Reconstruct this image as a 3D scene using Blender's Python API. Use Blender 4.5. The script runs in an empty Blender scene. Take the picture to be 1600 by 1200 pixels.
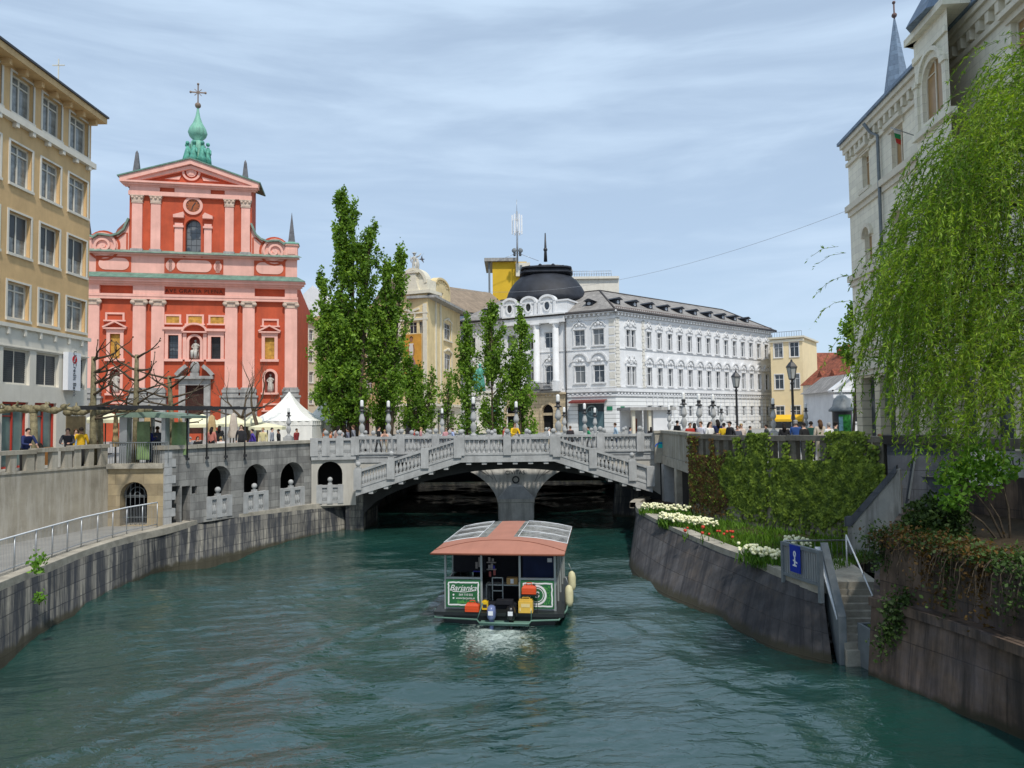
import bpy, bmesh, math, random
import numpy as np
from mathutils import Vector, Matrix, Euler
random.seed(7); RNG = np.random.default_rng(11)
sc = bpy.context.scene
COL = sc.collection
PI = math.pi
# ------------------------------------------------------------------ camera
F = 1150.0; HY = 656.0; ROLL = .012; CZ = 6.17; STREET = 4.15
PITCH = math.atan((HY-600)/F)
cam = bpy.data.cameras.new('camera'); camo = bpy.data.objects.new('camera', cam); COL.objects.link(camo)
cam.sensor_width = 36; cam.lens = F/1600*36; cam.clip_end = 6000; cam.clip_start = .1
camo.location = (0, 0, CZ); camo.rotation_euler = (Matrix.Rotation(PI/2+PITCH, 3, 'X') @ Matrix.Rotation(-ROLL, 3, 'Z')).to_euler()
sc.camera = camo
_f = Vector((0, math.cos(PITCH), math.sin(PITCH))); _u = Vector((0, -math.sin(PITCH), math.cos(PITCH)))
def ray(px, py):
    x, y, c, s = (px-800)/F, (600-py)/F, math.cos(ROLL), math.sin(ROLL); return Vector((1, 0, 0))*(x*c+y*s) + _u*(y*c-x*s) + _f
def P(px, py, Y):
    r = ray(px, py); return Vector((0, 0, CZ)) + r*(Y/r.y)
def G(px, py, z):
    r = ray(px, py); return Vector((0, 0, CZ)) + r*((z-CZ)/r.z)
# ------------------------------------------------------------------ materials
MATS = {}
def nt(name):
    m = bpy.data.materials.new(name); m.use_nodes = True
    n = m.node_tree.nodes; l = m.node_tree.links
    return m, n, l, n['Principled BSDF']
def mk(name, col, rough=.8, var=.12, scale=1.5, bump=.0, bscale=30, streak=0., streakcol=None, sscale=1.2, brick=None, slo=.46, mortar=.6, metal=0, spec=.3, var2=0., coord='Object', blotch=0., bcol=(.05,.055,.045), bsc=.6, tide=0):
    if name in MATS: return MATS[name]
    m, n, l, b = nt(name)
    tc = n.new('ShaderNodeTexCoord')
    co = tc.outputs[coord]
    no = n.new('ShaderNodeTexNoise'); no.inputs['Scale'].default_value = scale; no.inputs['Detail'].default_value = 6
    no.inputs['Roughness'].default_value = .65
    l.new(co, no.inputs['Vector'])
    rp = n.new('ShaderNodeMapRange'); rp.inputs[1].default_value = .3; rp.inputs[2].default_value = .7
    rp.inputs[3].default_value = 1-var; rp.inputs[4].default_value = 1+var
    l.new(no.outputs['Fac'], rp.inputs[0])
    mx = n.new('ShaderNodeMix'); mx.data_type = 'RGBA'; mx.blend_type = 'MULTIPLY'; mx.inputs[0].default_value = 1
    mx.inputs[6].default_value = (*col, 1); l.new(rp.outputs[0], mx.inputs[7])
    out = mx.outputs[2]
    if brick:
        bt = n.new('ShaderNodeTexBrick'); l.new(tc.outputs['UV'], bt.inputs['Vector'])
        bt.inputs['Scale'].default_value = 1; bt.inputs['Brick Width'].default_value = brick[0]; bt.inputs['Row Height'].default_value = brick[1]
        bt.inputs['Mortar Size'].default_value = brick[2]; bt.inputs['Mortar Smooth'].default_value = .3
        lo = 1-var2 if var2 else .8
        bt.inputs['Color1'].default_value = (lo, lo, lo, 1); bt.inputs['Color2'].default_value = (1.1, 1.1, 1.08, 1)
        bt.inputs['Mortar'].default_value = (mortar, mortar, mortar, 1)
        m2 = n.new('ShaderNodeMix'); m2.data_type = 'RGBA'; m2.blend_type = 'MULTIPLY'; m2.inputs[0].default_value = 1
        l.new(out, m2.inputs[6]); l.new(bt.outputs['Color'], m2.inputs[7]); out = m2.outputs[2]
    if blotch:
        nb = n.new('ShaderNodeTexNoise'); nb.inputs['Scale'].default_value = bsc; nb.inputs['Detail'].default_value = 8; nb.inputs['Roughness'].default_value = .7
        l.new(co, nb.inputs['Vector'])
        r3 = n.new('ShaderNodeMapRange'); r3.inputs[1].default_value = .5; r3.inputs[2].default_value = .68; r3.inputs[4].default_value = blotch
        l.new(nb.outputs['Fac'], r3.inputs[0])
        m4 = n.new('ShaderNodeMix'); m4.data_type = 'RGBA'; l.new(r3.outputs[0], m4.inputs[0]); l.new(out, m4.inputs[6]); m4.inputs[7].default_value = (*bcol, 1); out = m4.outputs[2]
    if streak:
        mp = n.new('ShaderNodeMapping'); mp.inputs['Scale'].default_value = (sscale, sscale*.09, 1)
        l.new(tc.outputs['UV'], mp.inputs['Vector'])
        n2 = n.new('ShaderNodeTexNoise'); n2.inputs['Scale'].default_value = 2.2; n2.inputs['Detail'].default_value = 5; n2.inputs['Roughness'].default_value = .7
        l.new(mp.outputs[0], n2.inputs['Vector'])
        r2 = n.new('ShaderNodeMapRange'); r2.inputs[1].default_value = slo; r2.inputs[2].default_value = slo+.2; r2.inputs[4].default_value = streak
        l.new(n2.outputs['Fac'], r2.inputs[0])
        m3 = n.new('ShaderNodeMix'); m3.data_type = 'RGBA'; l.new(r2.outputs[0], m3.inputs[0]); l.new(out, m3.inputs[6])
        sc_ = streakcol or tuple(c*.25 for c in col); m3.inputs[7].default_value = (*sc_, 1); out = m3.outputs[2]
    if tide:   # wet algae band along the waterline
        sx = n.new('ShaderNodeSeparateXYZ'); l.new(tc.outputs['UV'], sx.inputs[0]); n5 = n.new('ShaderNodeTexNoise'); n5.inputs['Scale'].default_value = 3; n5.inputs['Detail'].default_value = 5; l.new(tc.outputs['UV'], n5.inputs['Vector'])
        m5 = n.new('ShaderNodeMath'); m5.operation = 'MULTIPLY_ADD'; m5.inputs[1].default_value = .35; l.new(n5.outputs['Fac'], m5.inputs[0]); l.new(sx.outputs['Y'], m5.inputs[2])
        r5 = n.new('ShaderNodeMapRange'); r5.inputs[1].default_value = .22+tide; r5.inputs[2].default_value = .36+tide; r5.inputs[3].default_value = .9; r5.inputs[4].default_value = 0; l.new(m5.outputs[0], r5.inputs[0])
        m6 = n.new('ShaderNodeMix'); m6.data_type = 'RGBA'; l.new(r5.outputs[0], m6.inputs[0]); l.new(out, m6.inputs[6]); m6.inputs[7].default_value = (.035, .032, .018, 1); out = m6.outputs[2]
    l.new(out, b.inputs['Base Color'])
    b.inputs['Roughness'].default_value = rough; b.inputs['Metallic'].default_value = metal; b.inputs['Specular IOR Level'].default_value = spec
    if bump or brick:
        bp = n.new('ShaderNodeBump'); bp.inputs['Strength'].default_value = bump or .3; bp.inputs['Distance'].default_value = .03
        n3 = n.new('ShaderNodeTexNoise'); n3.inputs['Scale'].default_value = bscale; n3.inputs['Detail'].default_value = 4; l.new(co, n3.inputs['Vector'])
        if brick:
            ad = n.new('ShaderNodeMath'); ad.operation = 'MULTIPLY_ADD'; ad.inputs[1].default_value = .35
            l.new(n3.outputs['Fac'], ad.inputs[0]); iv = n.new('ShaderNodeMath'); iv.operation = 'SUBTRACT'; iv.inputs[0].default_value = 1
            l.new(bt.outputs['Fac'], iv.inputs[1]); l.new(iv.outputs[0], ad.inputs[2]); l.new(ad.outputs[0], bp.inputs['Height'])
        else: l.new(n3.outputs['Fac'], bp.inputs['Height'])
        l.new(bp.outputs[0], b.inputs['Normal'])
    MATS[name] = m; return m
def leafmat(name, c1, c2, trans=.35, scale=.8, c3=None):
    m, n, l, b = nt(name)
    geo = n.new('ShaderNodeNewGeometry'); tc = n.new('ShaderNodeTexCoord')
    no = n.new('ShaderNodeTexNoise'); no.inputs['Scale'].default_value = scale; no.inputs['Detail'].default_value = 3; l.new(tc.outputs['Object'], no.inputs['Vector'])
    ad = n.new('ShaderNodeMath'); ad.operation = 'MULTIPLY_ADD'; ad.inputs[1].default_value = .55; l.new(geo.outputs['Random Per Island'], ad.inputs[0])
    mr = n.new('ShaderNodeMapRange'); mr.inputs[1].default_value = .35; mr.inputs[2].default_value = .65; mr.inputs[4].default_value = .5; l.new(no.outputs['Fac'], mr.inputs[0])
    l.new(mr.outputs[0], ad.inputs[2])
    cr = n.new('ShaderNodeValToRGB'); cr.color_ramp.elements[0].color = (*c1, 1); cr.color_ramp.elements[1].color = (*c2, 1)
    cr.color_ramp.elements[1].position = .9
    if c3: e = cr.color_ramp.elements.new(.5); e.color = (*c3, 1)
    l.new(ad.outputs[0], cr.inputs[0]); l.new(cr.outputs[0], b.inputs['Base Color'])
    b.inputs['Roughness'].default_value = .55; b.inputs['Specular IOR Level'].default_value = .25
    tr = n.new('ShaderNodeBsdfTranslucent'); hs = n.new('ShaderNodeMix'); hs.data_type = 'RGBA'; hs.blend_type = 'MULTIPLY'; hs.inputs[0].default_value = 1
    l.new(cr.outputs[0], hs.inputs[6]); hs.inputs[7].default_value = (1.5, 1.5, .6, 1); l.new(hs.outputs[2], tr.inputs[0])
    ms = n.new('ShaderNodeMixShader'); ms.inputs[0].default_value = trans; l.new(b.outputs[0], ms.inputs[1]); l.new(tr.outputs[0], ms.inputs[2])
    l.new(ms.outputs[0], n['Material Output'].inputs[0]); MATS[name] = m; return m
def glassmat(name, col, rough=.06, spec=.6, var=.5, scale=.35):
    m, n, l, b = nt(name); oi = n.new('ShaderNodeObjectInfo'); tc = n.new('ShaderNodeTexCoord')
    ad = n.new('ShaderNodeVectorMath'); ad.operation = 'MULTIPLY_ADD'; ad.inputs[1].default_value = (17, 29, 41); l.new(oi.outputs['Random'], ad.inputs[0]); l.new(tc.outputs['Object'], ad.inputs[2])
    no = n.new('ShaderNodeTexNoise'); no.inputs['Scale'].default_value = .7; no.inputs['Detail'].default_value = 3; l.new(ad.outputs[0], no.inputs['Vector'])
    a2 = n.new('ShaderNodeMath'); a2.operation = 'MULTIPLY_ADD'; a2.inputs[1].default_value = .5; l.new(oi.outputs['Random'], a2.inputs[0]); l.new(no.outputs['Fac'], a2.inputs[2])
    cr = n.new('ShaderNodeValToRGB'); e = cr.color_ramp.elements; e[0].position = .35; e[0].color = (*(c*.5 for c in col), 1); e[1].position = .62; e[1].color = (*(c*1.6 for c in col), 1)
    e2 = e.new(.78); e2.color = (*(c*1.8+.01 for c in col), 1); e3 = e.new(.84); e3.color = (.13+col[0], .13+col[1], .125+col[2], 1)
    l.new(a2.outputs[0], cr.inputs[0]); l.new(cr.outputs[0], b.inputs['Base Color']); b.inputs['Roughness'].default_value = rough; b.inputs['Specular IOR Level'].default_value = spec; MATS[name] = m; return m
def emis(name, col, s):
    m, n, l, b = nt(name); b.inputs['Base Color'].default_value = (*col, 1); b.inputs['Emission Color'].default_value = (*col, 1); b.inputs['Emission Strength'].default_value = s; return m
M = {}
M['red'] = mk('church_red', (.49, .086, .036), var=.2, scale=.5, streak=.35, streakcol=(.30,.06,.035), sscale=.5, bump=.05)
M['pink'] = mk('church_pink', (.79, .43, .35), var=.11, scale=.6, streak=.3, streakcol=(.52,.28,.22), sscale=.5)
M['copper'] = mk('copper_green', (.20, .44, .33), var=.25, scale=1.2, rough=.6, streak=.35, streakcol=(.08,.12,.10))
M['copper_dull'] = mk('dull_copper', (.13, .235, .18), var=.3, scale=1.2, rough=.65, streak=.4, streakcol=(.07,.09,.08))
M['lead'] = mk('lead_green', (.17, .24, .19), var=.35, scale=1.5, rough=.7)
M['obelisk'] = mk('obelisk_grey', (.13, .13, .14), var=.35, scale=2)
M['grey_stone'] = mk('grey_stone', (.34, .33, .31), var=.3, scale=1.2, bump=.2, streak=.5, streakcol=(.12,.12,.12))
M['gold'] = mk('painted_gold', (.48, .26, .05), var=.5, scale=1.8)
M['statue'] = mk('statue_stone', (.48, .46, .41), var=.25, scale=4, streak=.3, bump=.2)
M['glass'] = glassmat('window_glass', (.02, .026, .034))
M['glass2'] = glassmat('window_glass_grey', (.10, .15, .14), rough=.1, var=.8, scale=.9)
M['glassg'] = mk('green_glass', (.20, .30, .13), rough=.1, var=.5, scale=.9, spec=.6)
M['white'] = mk('white_plaster', (.72, .72, .72), var=.1, scale=.7, streak=.18, streakcol=(.45,.45,.46), sscale=.5)
M['white_rust'] = mk('white_rusticated', (.73, .73, .72), var=.06, scale=.7, brick=(400, .62, .05), mortar=.5, var2=.06)
M['cream'] = mk('cream_plaster', (.72, .57, .31), var=.12, scale=.8, streak=.3, streakcol=(.42,.33,.2), sscale=.6)
M['ochre_left'] = mk('ochre_roughcast', (.66, .445, .22), var=.1, scale=1.2, bump=.35, bscale=45, streak=.25, streakcol=(.36,.24,.12), sscale=.7)
M['ivory'] = mk('ivory_render', (.70, .66, .57), var=.07, scale=1.2, streak=.3, streakcol=(.5,.46,.38), sscale=.8)
M['ochre'] = mk('ochre_plaster', (.80, .645, .39), var=.06, scale=.6)
M['yellow'] = mk('mustard_plaster', (.66, .42, .03), var=.08, scale=.4)
M['beige'] = mk('beige_stone', (.52, .42, .28), var=.15, scale=1, brick=(1.2, .5, .03), mortar=.55, var2=.15)
M['secession'] = mk('pale_stone', (.76, .72, .59), var=.08, scale=1.2, brick=(1.1, .45, .012), mortar=.75, var2=.05, streak=.2, streakcol=(.42,.38,.28))
M['trim'] = mk('pale_trim', (.66, .61, .49), var=.1, scale=2)
M['slate'] = mk('roof_slate', (.29, .27, .25), var=.22, scale=.5, brick=(.5, .28, .025), mortar=.7, var2=.3, rough=.7)
M['tile'] = mk('clay_tile_roof', (.30, .09, .05), var=.35, scale=1.2, brick=(.35, .3, .03), mortar=.6, var2=.4)
M['tile2'] = mk('brown_roof', (.26, .20, .145), var=.18, scale=.6, brick=(.6, .35, .02), mortar=.8, var2=.15)
M['dome'] = mk('dome_lead', (.022, .025, .033), var=.4, scale=.7, rough=.6, spec=.3)
M['blue_roof'] = mk('blue_zinc', (.17, .23, .31), var=.2, scale=2, brick=(.5, .35, .02), mortar=.7, rough=.5)
M['dark'] = mk('dark_metal', (.03, .03, .033), var=.2, rough=.45, spec=.5)
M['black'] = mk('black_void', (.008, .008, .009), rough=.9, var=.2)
M['steel'] = mk('galvanised_steel', (.42, .44, .46), var=.1, rough=.4, metal=.6)
M['steelpaint'] = mk('grey_steel_paint', (.17, .19, .20), var=.15, rough=.5, scale=4)
M['railwhite'] = mk('pale_rail', (.72, .74, .76), var=.06, rough=.4)
M['concrete'] = mk('weathered_concrete', (.33, .30, .24), var=.22, scale=.8, bump=.3, bscale=18, streak=.6, streakcol=(.52,.49,.43), sscale=1.5, blotch=.6, bcol=(.17,.15,.11))
M['ashlar'] = mk('grey_ashlar', (.30, .295, .28), var=.25, scale=1.2, bump=.45, bscale=14, brick=(.9, .36, .012), mortar=.55, var2=.28, streak=.7, streakcol=(.075,.075,.075), sscale=1.0)
M['ashlar_tan'] = mk('tan_ashlar', (.40, .32, .20), var=.3, scale=.9, bump=.4, bscale=14, brick=(1.3, .5, .012), mortar=.6, var2=.25, blotch=.5, bcol=(.28,.25,.2))
M['quay'] = mk('quay_stone', (.33, .31, .26), var=.45, scale=1.1, bump=.55, bscale=9, brick=(1.0, .42, .014), mortar=.35, var2=.4, streak=.93, streakcol=(.022,.026,.034), sscale=1.0, slo=.34, blotch=.6, bcol=(.13,.125,.12), bsc=.55, tide=.06)
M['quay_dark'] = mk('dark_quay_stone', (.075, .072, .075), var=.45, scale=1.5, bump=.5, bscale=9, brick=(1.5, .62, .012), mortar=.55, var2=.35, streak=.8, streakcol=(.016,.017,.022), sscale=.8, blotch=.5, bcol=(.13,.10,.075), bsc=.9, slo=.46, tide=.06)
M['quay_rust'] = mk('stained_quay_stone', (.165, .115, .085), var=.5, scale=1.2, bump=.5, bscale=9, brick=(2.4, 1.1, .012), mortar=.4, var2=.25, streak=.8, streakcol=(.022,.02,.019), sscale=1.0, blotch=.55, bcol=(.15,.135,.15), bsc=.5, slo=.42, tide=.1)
M['coping'] = mk('coping_stone', (.37, .34, .28), var=.3, scale=2, bump=.3, bscale=20, blotch=.5, bcol=(.16,.15,.13), bsc=1.2)
M['paving'] = mk('paving', (.30, .29, .27), var=.15, scale=1.5, brick=(.8, .8, .01), mortar=.7, var2=.12)
M['bridge'] = mk('bridge_concrete', (.40, .405, .40), var=.2, scale=1.8, bump=.2, bscale=25, streak=.35, streakcol=(.2,.2,.2), sscale=1.5)
M['bridge_warm'] = mk('bridge_render', (.50, .475, .42), var=.1, scale=1.0, streak=.4, streakcol=(.3,.28,.24), sscale=1)
M['bridge_dark'] = mk('shade_dark_concrete', (.032, .032, .031), var=.3, scale=1.5)  # near black: shade under the stair flights is painted into this colour
M['pier'] = mk('pier_stone', (.66, .64, .59), var=.2, scale=1.2, bump=.3, bscale=15, streak=.5, streakcol=(.2,.19,.17))
M['bluestone'] = mk('blue_grey_ashlar', (.105, .115, .135), var=.3, scale=1.5, brick=(.8, .62, .012), mortar=.5, var2=.2, bump=.3, streak=.6, streakcol=(.05,.055,.065))
M['stairwall'] = mk('stair_render', (.40, .395, .37), var=.15, scale=1.5, streak=.7, streakcol=(.13,.13,.125), sscale=1.3, bump=.2)
M['parapet_dark'] = mk('mossy_parapet', (.17, .155, .125), var=.3, scale=2, bump=.3, streak=.4, streakcol=(.06, .06, .05))
M['soil'] = mk('soil', (.05, .035, .02), var=.4, scale=4, bump=.5)
M['bark'] = mk('bark', (.10, .075, .05), var=.4, scale=5, bump=.6, bscale=20, streak=.4)
M['bark_pale'] = mk('plane_bark', (.22, .19, .11), var=.5, scale=6, bump=.5, bscale=15, blotch=.6, bcol=(.08,.06,.04), bsc=5)
M['tent'] = mk('tent_canvas', (.80, .79, .74), var=.05, scale=1)
M['cream_canvas'] = mk('cream_canvas', (.78, .74, .50), var=.08, scale=2)
M['beige_canvas'] = mk('folded_canvas', (.48, .34, .17), var=.2, scale=4)
M['pale_canvas'] = mk('pale_folded_canvas', (.52, .45, .38), var=.15, scale=4)
M['skin'] = mk('skin', (.52, .30, .21), var=.06, rough=.6)
M['lampglass'] = mk('opal_glass', (.80, .80, .78), var=.03, rough=.15)
M['bronze'] = mk('verdigris_bronze', (.10, .34, .26), var=.45, scale=3, rough=.6, streak=.4, streakcol=(.04,.1,.08))
LF = leafmat('poplar_leaf', (.05, .11, .012), (.27, .42, .06), trans=.4, scale=.6, c3=(.13, .24, .03))
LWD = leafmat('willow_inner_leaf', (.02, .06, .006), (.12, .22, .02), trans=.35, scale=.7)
LW = leafmat('willow_leaf', (.035, .095, .008), (.30, .42, .04), trans=.42, scale=.7, c3=(.13, .24, .015))
LI = leafmat('creeper_leaf', (.03, .06, .008), (.30, .40, .05), trans=.3, scale=3.5, c3=(.13, .20, .02))
LIR = leafmat('russet_creeper_leaf', (.04, .022, .008), (.15, .085, .02), trans=.2, scale=1.5)
LG = leafmat('grass_blade', (.035, .10, .01), (.15, .28, .03), trans=.3, scale=2)
LD = leafmat('dark_shrub_leaf', (.012, .028, .008), (.075, .13, .03), trans=.2, scale=1.5)
LB = leafmat('fresh_leaf', (.06, .17, .02), (.20, .38, .05), trans=.4, scale=2)
# ------------------------------------------------------------------ object helpers
def tag(o, label=None, cat=None, group=None, kind=None):
    if label: o['label'] = label
    if cat: o['category'] = cat
    if group: o['group'] = group
    if kind: o['kind'] = kind
    return o
def T(name, label, cat, loc=(0, 0, 0), rz=0, group=None):
    o = bpy.data.objects.new(name, None); COL.objects.link(o); o.empty_display_size = .2
    o.location = loc; o.rotation_euler = (0, 0, rz); return tag(o, label, cat, group, 'thing')
def link(name, me, parent=None, loc=(0, 0, 0), rz=0, scale=None):
    o = bpy.data.objects.new(name, me); COL.objects.link(o)
    o.location = loc; o.rotation_euler = (0, 0, rz)
    if scale: o.scale = scale
    if parent: o.parent = parent
    return o
class Face:
    def __init__(s, A, B):
        s.A = Vector((A[0], A[1], 0)); d = Vector((B[0]-A[0], B[1]-A[1], 0)); s.L = d.length
        s.U = d.normalized(); s.N = Vector((s.U.y, -s.U.x, 0)); s.rz = math.atan2(s.U.y, s.U.x)
    def uv(s, px, py):
        r = ray(px, py); o = Vector((0, 0, CZ)); t = (s.A-o).dot(s.N)/r.dot(s.N); p = o+r*t
        return (p-s.A).dot(s.U), p.z
    def u(s, px, py=HY): return s.uv(px, py)[0]
    def v(s, px, py): return s.uv(px, py)[1]
    def pt(s, u, v, d=0): return s.A+s.U*u+s.N*d+Vector((0, 0, v))
    def off(s, d):
        a = s.A+s.N*d; b = a+s.U*s.L; return Face(a, b)
class MB:
    def __init__(s): s.v = []; s.f = []; s.m = []; s.uvs = {}; s.sm = set()
    def add(s, pts, faces, mi=0, smooth=False):
        k = len(s.v); s.v += [tuple(p) for p in pts]
        for f in faces:
            if smooth: s.sm.add(len(s.f))
            s.f.append(tuple(i+k for i in f)); s.m.append(mi)
    def box(s, x0, x1, y0, y1, z0, z1, mi=0):
        p = [(x, y, z) for z in (z0, z1) for y in (y0, y1) for x in (x0, x1)]
        s.add(p, [(0, 2, 3, 1), (4, 5, 7, 6), (0, 1, 5, 4), (2, 6, 7, 3), (0, 4, 6, 2), (1, 3, 7, 5)], mi)
    def obox(s, c, ux, uy, uz, mi=0):     # centre + three half vectors
        c = Vector(c); p = [c+ux*a+uy*b+uz*d for d in (-1, 1) for b in (-1, 1) for a in (-1, 1)]
        s.add(p, [(0, 2, 3, 1), (4, 5, 7, 6), (0, 1, 5, 4), (2, 6, 7, 3), (0, 4, 6, 2), (1, 3, 7, 5)], mi)
    def fbox(s, fc, u0, u1, v0, v1, d0, d1, mi=0):
        p = [fc.pt(u, v, d) for v in (v0, v1) for d in (d1, d0) for u in (u0, u1)]
        s.add(p, [(0, 2, 3, 1), (4, 5, 7, 6), (0, 1, 5, 4), (2, 6, 7, 3), (0, 4, 6, 2), (1, 3, 7, 5)], mi)
    def fpoly(s, fc, pts, d0, d1, mi=0, back=False):    # pts (u,v) counter-clockwise seen from outside
        n = len(pts); a = [fc.pt(u, v, d1) for u, v in pts]; b = [fc.pt(u, v, d0) for u, v in pts]
        fs = [tuple(range(n))]+[(i, n+i, n+(i+1) % n, (i+1) % n) for i in range(n)]
        if back: fs.append(tuple(range(2*n-1, n-1, -1)))
        s.add(a+b, fs, mi)
    def fcurve(s, fc, pts, w, d0, d1, mi=0, closed=False):  # a raised band that follows points (u,v)
        n = len(pts); L = []
        for i in range(n):
            a = pts[(i-1) % n] if (closed or i > 0) else pts[i]; b = pts[(i+1) % n] if (closed or i < n-1) else pts[i]
            t = Vector((b[0]-a[0], b[1]-a[1])).normalized(); L.append(Vector((-t.y, t.x))*w/2)
        rng = range(n) if closed else range(n-1)
        for i in rng:
            j = (i+1) % n; p, q = Vector(pts[i]), Vector(pts[j])
            s.fpoly(fc, [p-L[i], q-L[j], q+L[j], p+L[i]], d0, d1, mi)
    def fwall(s, fc, u0, u1, v0, v1, holes, depth=.25, mi=0, d=0, rmi=None):
        rmi = mi if rmi is None else rmi
        us = sorted({u0, u1}|{h[0] for h in holes}|{h[1] for h in holes}); us = [u for u in us if u0-1e-6 <= u <= u1+1e-6]
        vs = {v0, v1}
        hh = []
        for h in holes:
            arch = len(h) > 4 and h[4]; r = (h[1]-h[0])/2; sp = h[3]-r if arch else h[3]
            vs |= {h[2], h[3], sp}; hh.append((h[0], h[1], h[2], h[3], sp, arch))
        vs = sorted(v for v in vs if v0-1e-6 <= v <= v1+1e-6)
        for a, b in zip(us, us[1:]):
            if b-a < 1e-5: continue
            st = None
            for c, e in zip(vs, vs[1:]):
                if e-c < 1e-5: continue
                mu, mv = (a+b)/2, (c+e)/2
                inh = any(h[0] < mu < h[1] and h[2] < mv < h[3] for h in hh)
                if not inh:
                    s.add([fc.pt(a, c, d), fc.pt(b, c, d), fc.pt(b, e, d), fc.pt(a, e, d)], [(0, 1, 2, 3)], mi)
        for (a, b, c, e, sp, arch) in hh:
            q = lambda u, v, dd: fc.pt(u, v, dd)
            out = [(a, c), (b, c)]
            if arch:
                r = (b-a)/2; cu = (a+b)/2; k = 10
                arc = [(cu+r*math.cos(PI*i/k), sp+r*math.sin(PI*i/k)) for i in range(k+1)]
                out += arc
                for i in range(k):
                    corner = (b, e) if i < k/2 else (a, e)
                    s.add([q(*arc[i], d), q(*corner, d), q(*arc[i+1], d)], [(0, 1, 2)], mi)
                s.add([q(*arc[k//2], d), q(b, e, d), q(a, e, d)], [(0, 1, 2)], mi) if False else None
            else: out += [(b, e), (a, e)]
            n = len(out)
            for i in range(n):
                p1, p2 = out[i], out[(i+1) % n]
                s.add([q(*p1, d), q(*p1, d-depth), q(*p2, d-depth), q(*p2, d)], [(0, 3, 2, 1)], rmi)
    def lathe(s, prof, c=(0, 0, 0), seg=12, mi=0, smooth=True, sq=None, rot=0, sx=1, sy=1):
        c = Vector(c); pts = []; n = len(prof)
        for r, z in prof:
            for k in range(seg):
                a = 2*PI*k/seg+rot; x, y = math.cos(a), math.sin(a)
                if sq: e = (abs(x)**sq+abs(y)**sq)**(-1/sq); x *= e; y *= e
                pts.append(c+Vector((r*x*sx, r*y*sy, z)))
        fs = [(i*seg+k, i*seg+(k+1) % seg, (i+1)*seg+(k+1) % seg, (i+1)*seg+k) for i in range(n-1) for k in range(seg)]
        if prof[0][0] > 1e-4: fs.append(tuple(range(seg-1, -1, -1)))
        if prof[-1][0] > 1e-4: fs.append(tuple((n-1)*seg+k for k in range(seg)))
        s.add(pts, fs, mi, smooth)
    def ball(s, c, r, mi=0, seg=10, sx=1, sy=1, sz=1):
        s.lathe([(max(r*math.sin(PI*i/7), 1e-5), -r*sz*math.cos(PI*i/7)) for i in range(8)], c, seg, mi, True, sx=sx, sy=sy)
    def tube(s, pts, rad, seg=6, mi=0, cap=True):
        pts = [Vector(p) for p in pts]; n = len(pts)
        if not hasattr(rad, '__len__'): rad = [rad]*n
        vv = []; prev = None
        for i, p in enumerate(pts):
            t = (pts[min(i+1, n-1)]-pts[max(i-1, 0)]); t = t.normalized() if t.length > 1e-9 else Vector((0, 0, 1))
            if prev is None:
                a = Vector((1, 0, 0)) if abs(t.x) < .9 else Vector((0, 1, 0)); e1 = t.cross(a).normalized()
            else: e1 = (prev-t*prev.dot(t)); e1 = e1.normalized() if e1.length > 1e-6 else t.orthogonal().normalized()
            prev = e1; e2 = t.cross(e1)
            vv += [p+(e1*math.cos(2*PI*k/seg)+e2*math.sin(2*PI*k/seg))*rad[i] for k in range(seg)]
        fs = [(i*seg+k, i*seg+(k+1) % seg, (i+1)*seg+(k+1) % seg, (i+1)*seg+k) for i in range(n-1) for k in range(seg)]
        if cap: fs += [tuple(range(seg-1, -1, -1)), tuple((n-1)*seg+k for k in range(seg))]
        s.add(vv, fs, mi, True)
    def bar(s, a, b, w, h, mi=0):        # straight square bar, w across, h upright
        a, b = Vector(a), Vector(b); t = (b-a); L = t.length/2; t.normalize()
        side = t.cross(Vector((0, 0, 1))); side = side.normalized() if side.length > 1e-4 else Vector((1, 0, 0)); up = side.cross(t)
        s.obox((a+b)/2, t*L, side*w/2, up*h/2, mi)
    def mesh(s, name, mats, org=None):
        me = bpy.data.meshes.new(name); o = Vector(org) if org else Vector((0, 0, 0))
        me.from_pydata([(v[0]-o.x, v[1]-o.y, v[2]-o.z) for v in s.v], [], s.f)
        for m in (mats if isinstance(mats, (list, tuple)) else [mats]): me.materials.append(m)
        me.polygons.foreach_set('material_index', s.m)
        me.polygons.foreach_set('use_smooth', [i in s.sm for i in range(len(s.f))])
        uv = me.uv_layers.new(name='UVMap'); Z = Vector((0, 0, 1)); arr = []
        V = s.v
        for p in me.polygons:
            n = p.normal
            if abs(n.z) > .8:
                for vi in p.vertices: arr += [V[vi][0], V[vi][1]]
            else:
                t = Z.cross(n).normalized(); w = n.cross(t)
                for vi in p.vertices:
                    q = Vector(V[vi]); arr += [q.dot(t), q.dot(w)]
        for key, val in s.uvs.items():
            pass
        uv.data.foreach_set('uv', arr); me.update(); return me
    def build(s, name, mats, parent=None, fix=False):
        org = parent.location if parent is not None and not fix else None
        if parent is not None and parent.parent is not None and not fix: org = parent.parent.location+parent.location if parent.parent.parent is None else parent.location
        me = s.mesh(name, mats, org); return link(name, me, parent)
def text(s, size, depth=.01, align='CENTER', shear=0, spacing=1):
    c = bpy.data.curves.new('lettering', 'FONT'); c.body = s; c.size = size; c.extrude = depth; c.align_x = align; c.align_y = 'CENTER'; c.shear = shear; c.space_character = spacing
    o = bpy.data.objects.new('lettering', c); COL.objects.link(o)
    dg = bpy.context.evaluated_depsgraph_get(); me = bpy.data.meshes.new_from_object(o.evaluated_get(dg)); bpy.data.objects.remove(o); return me
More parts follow.
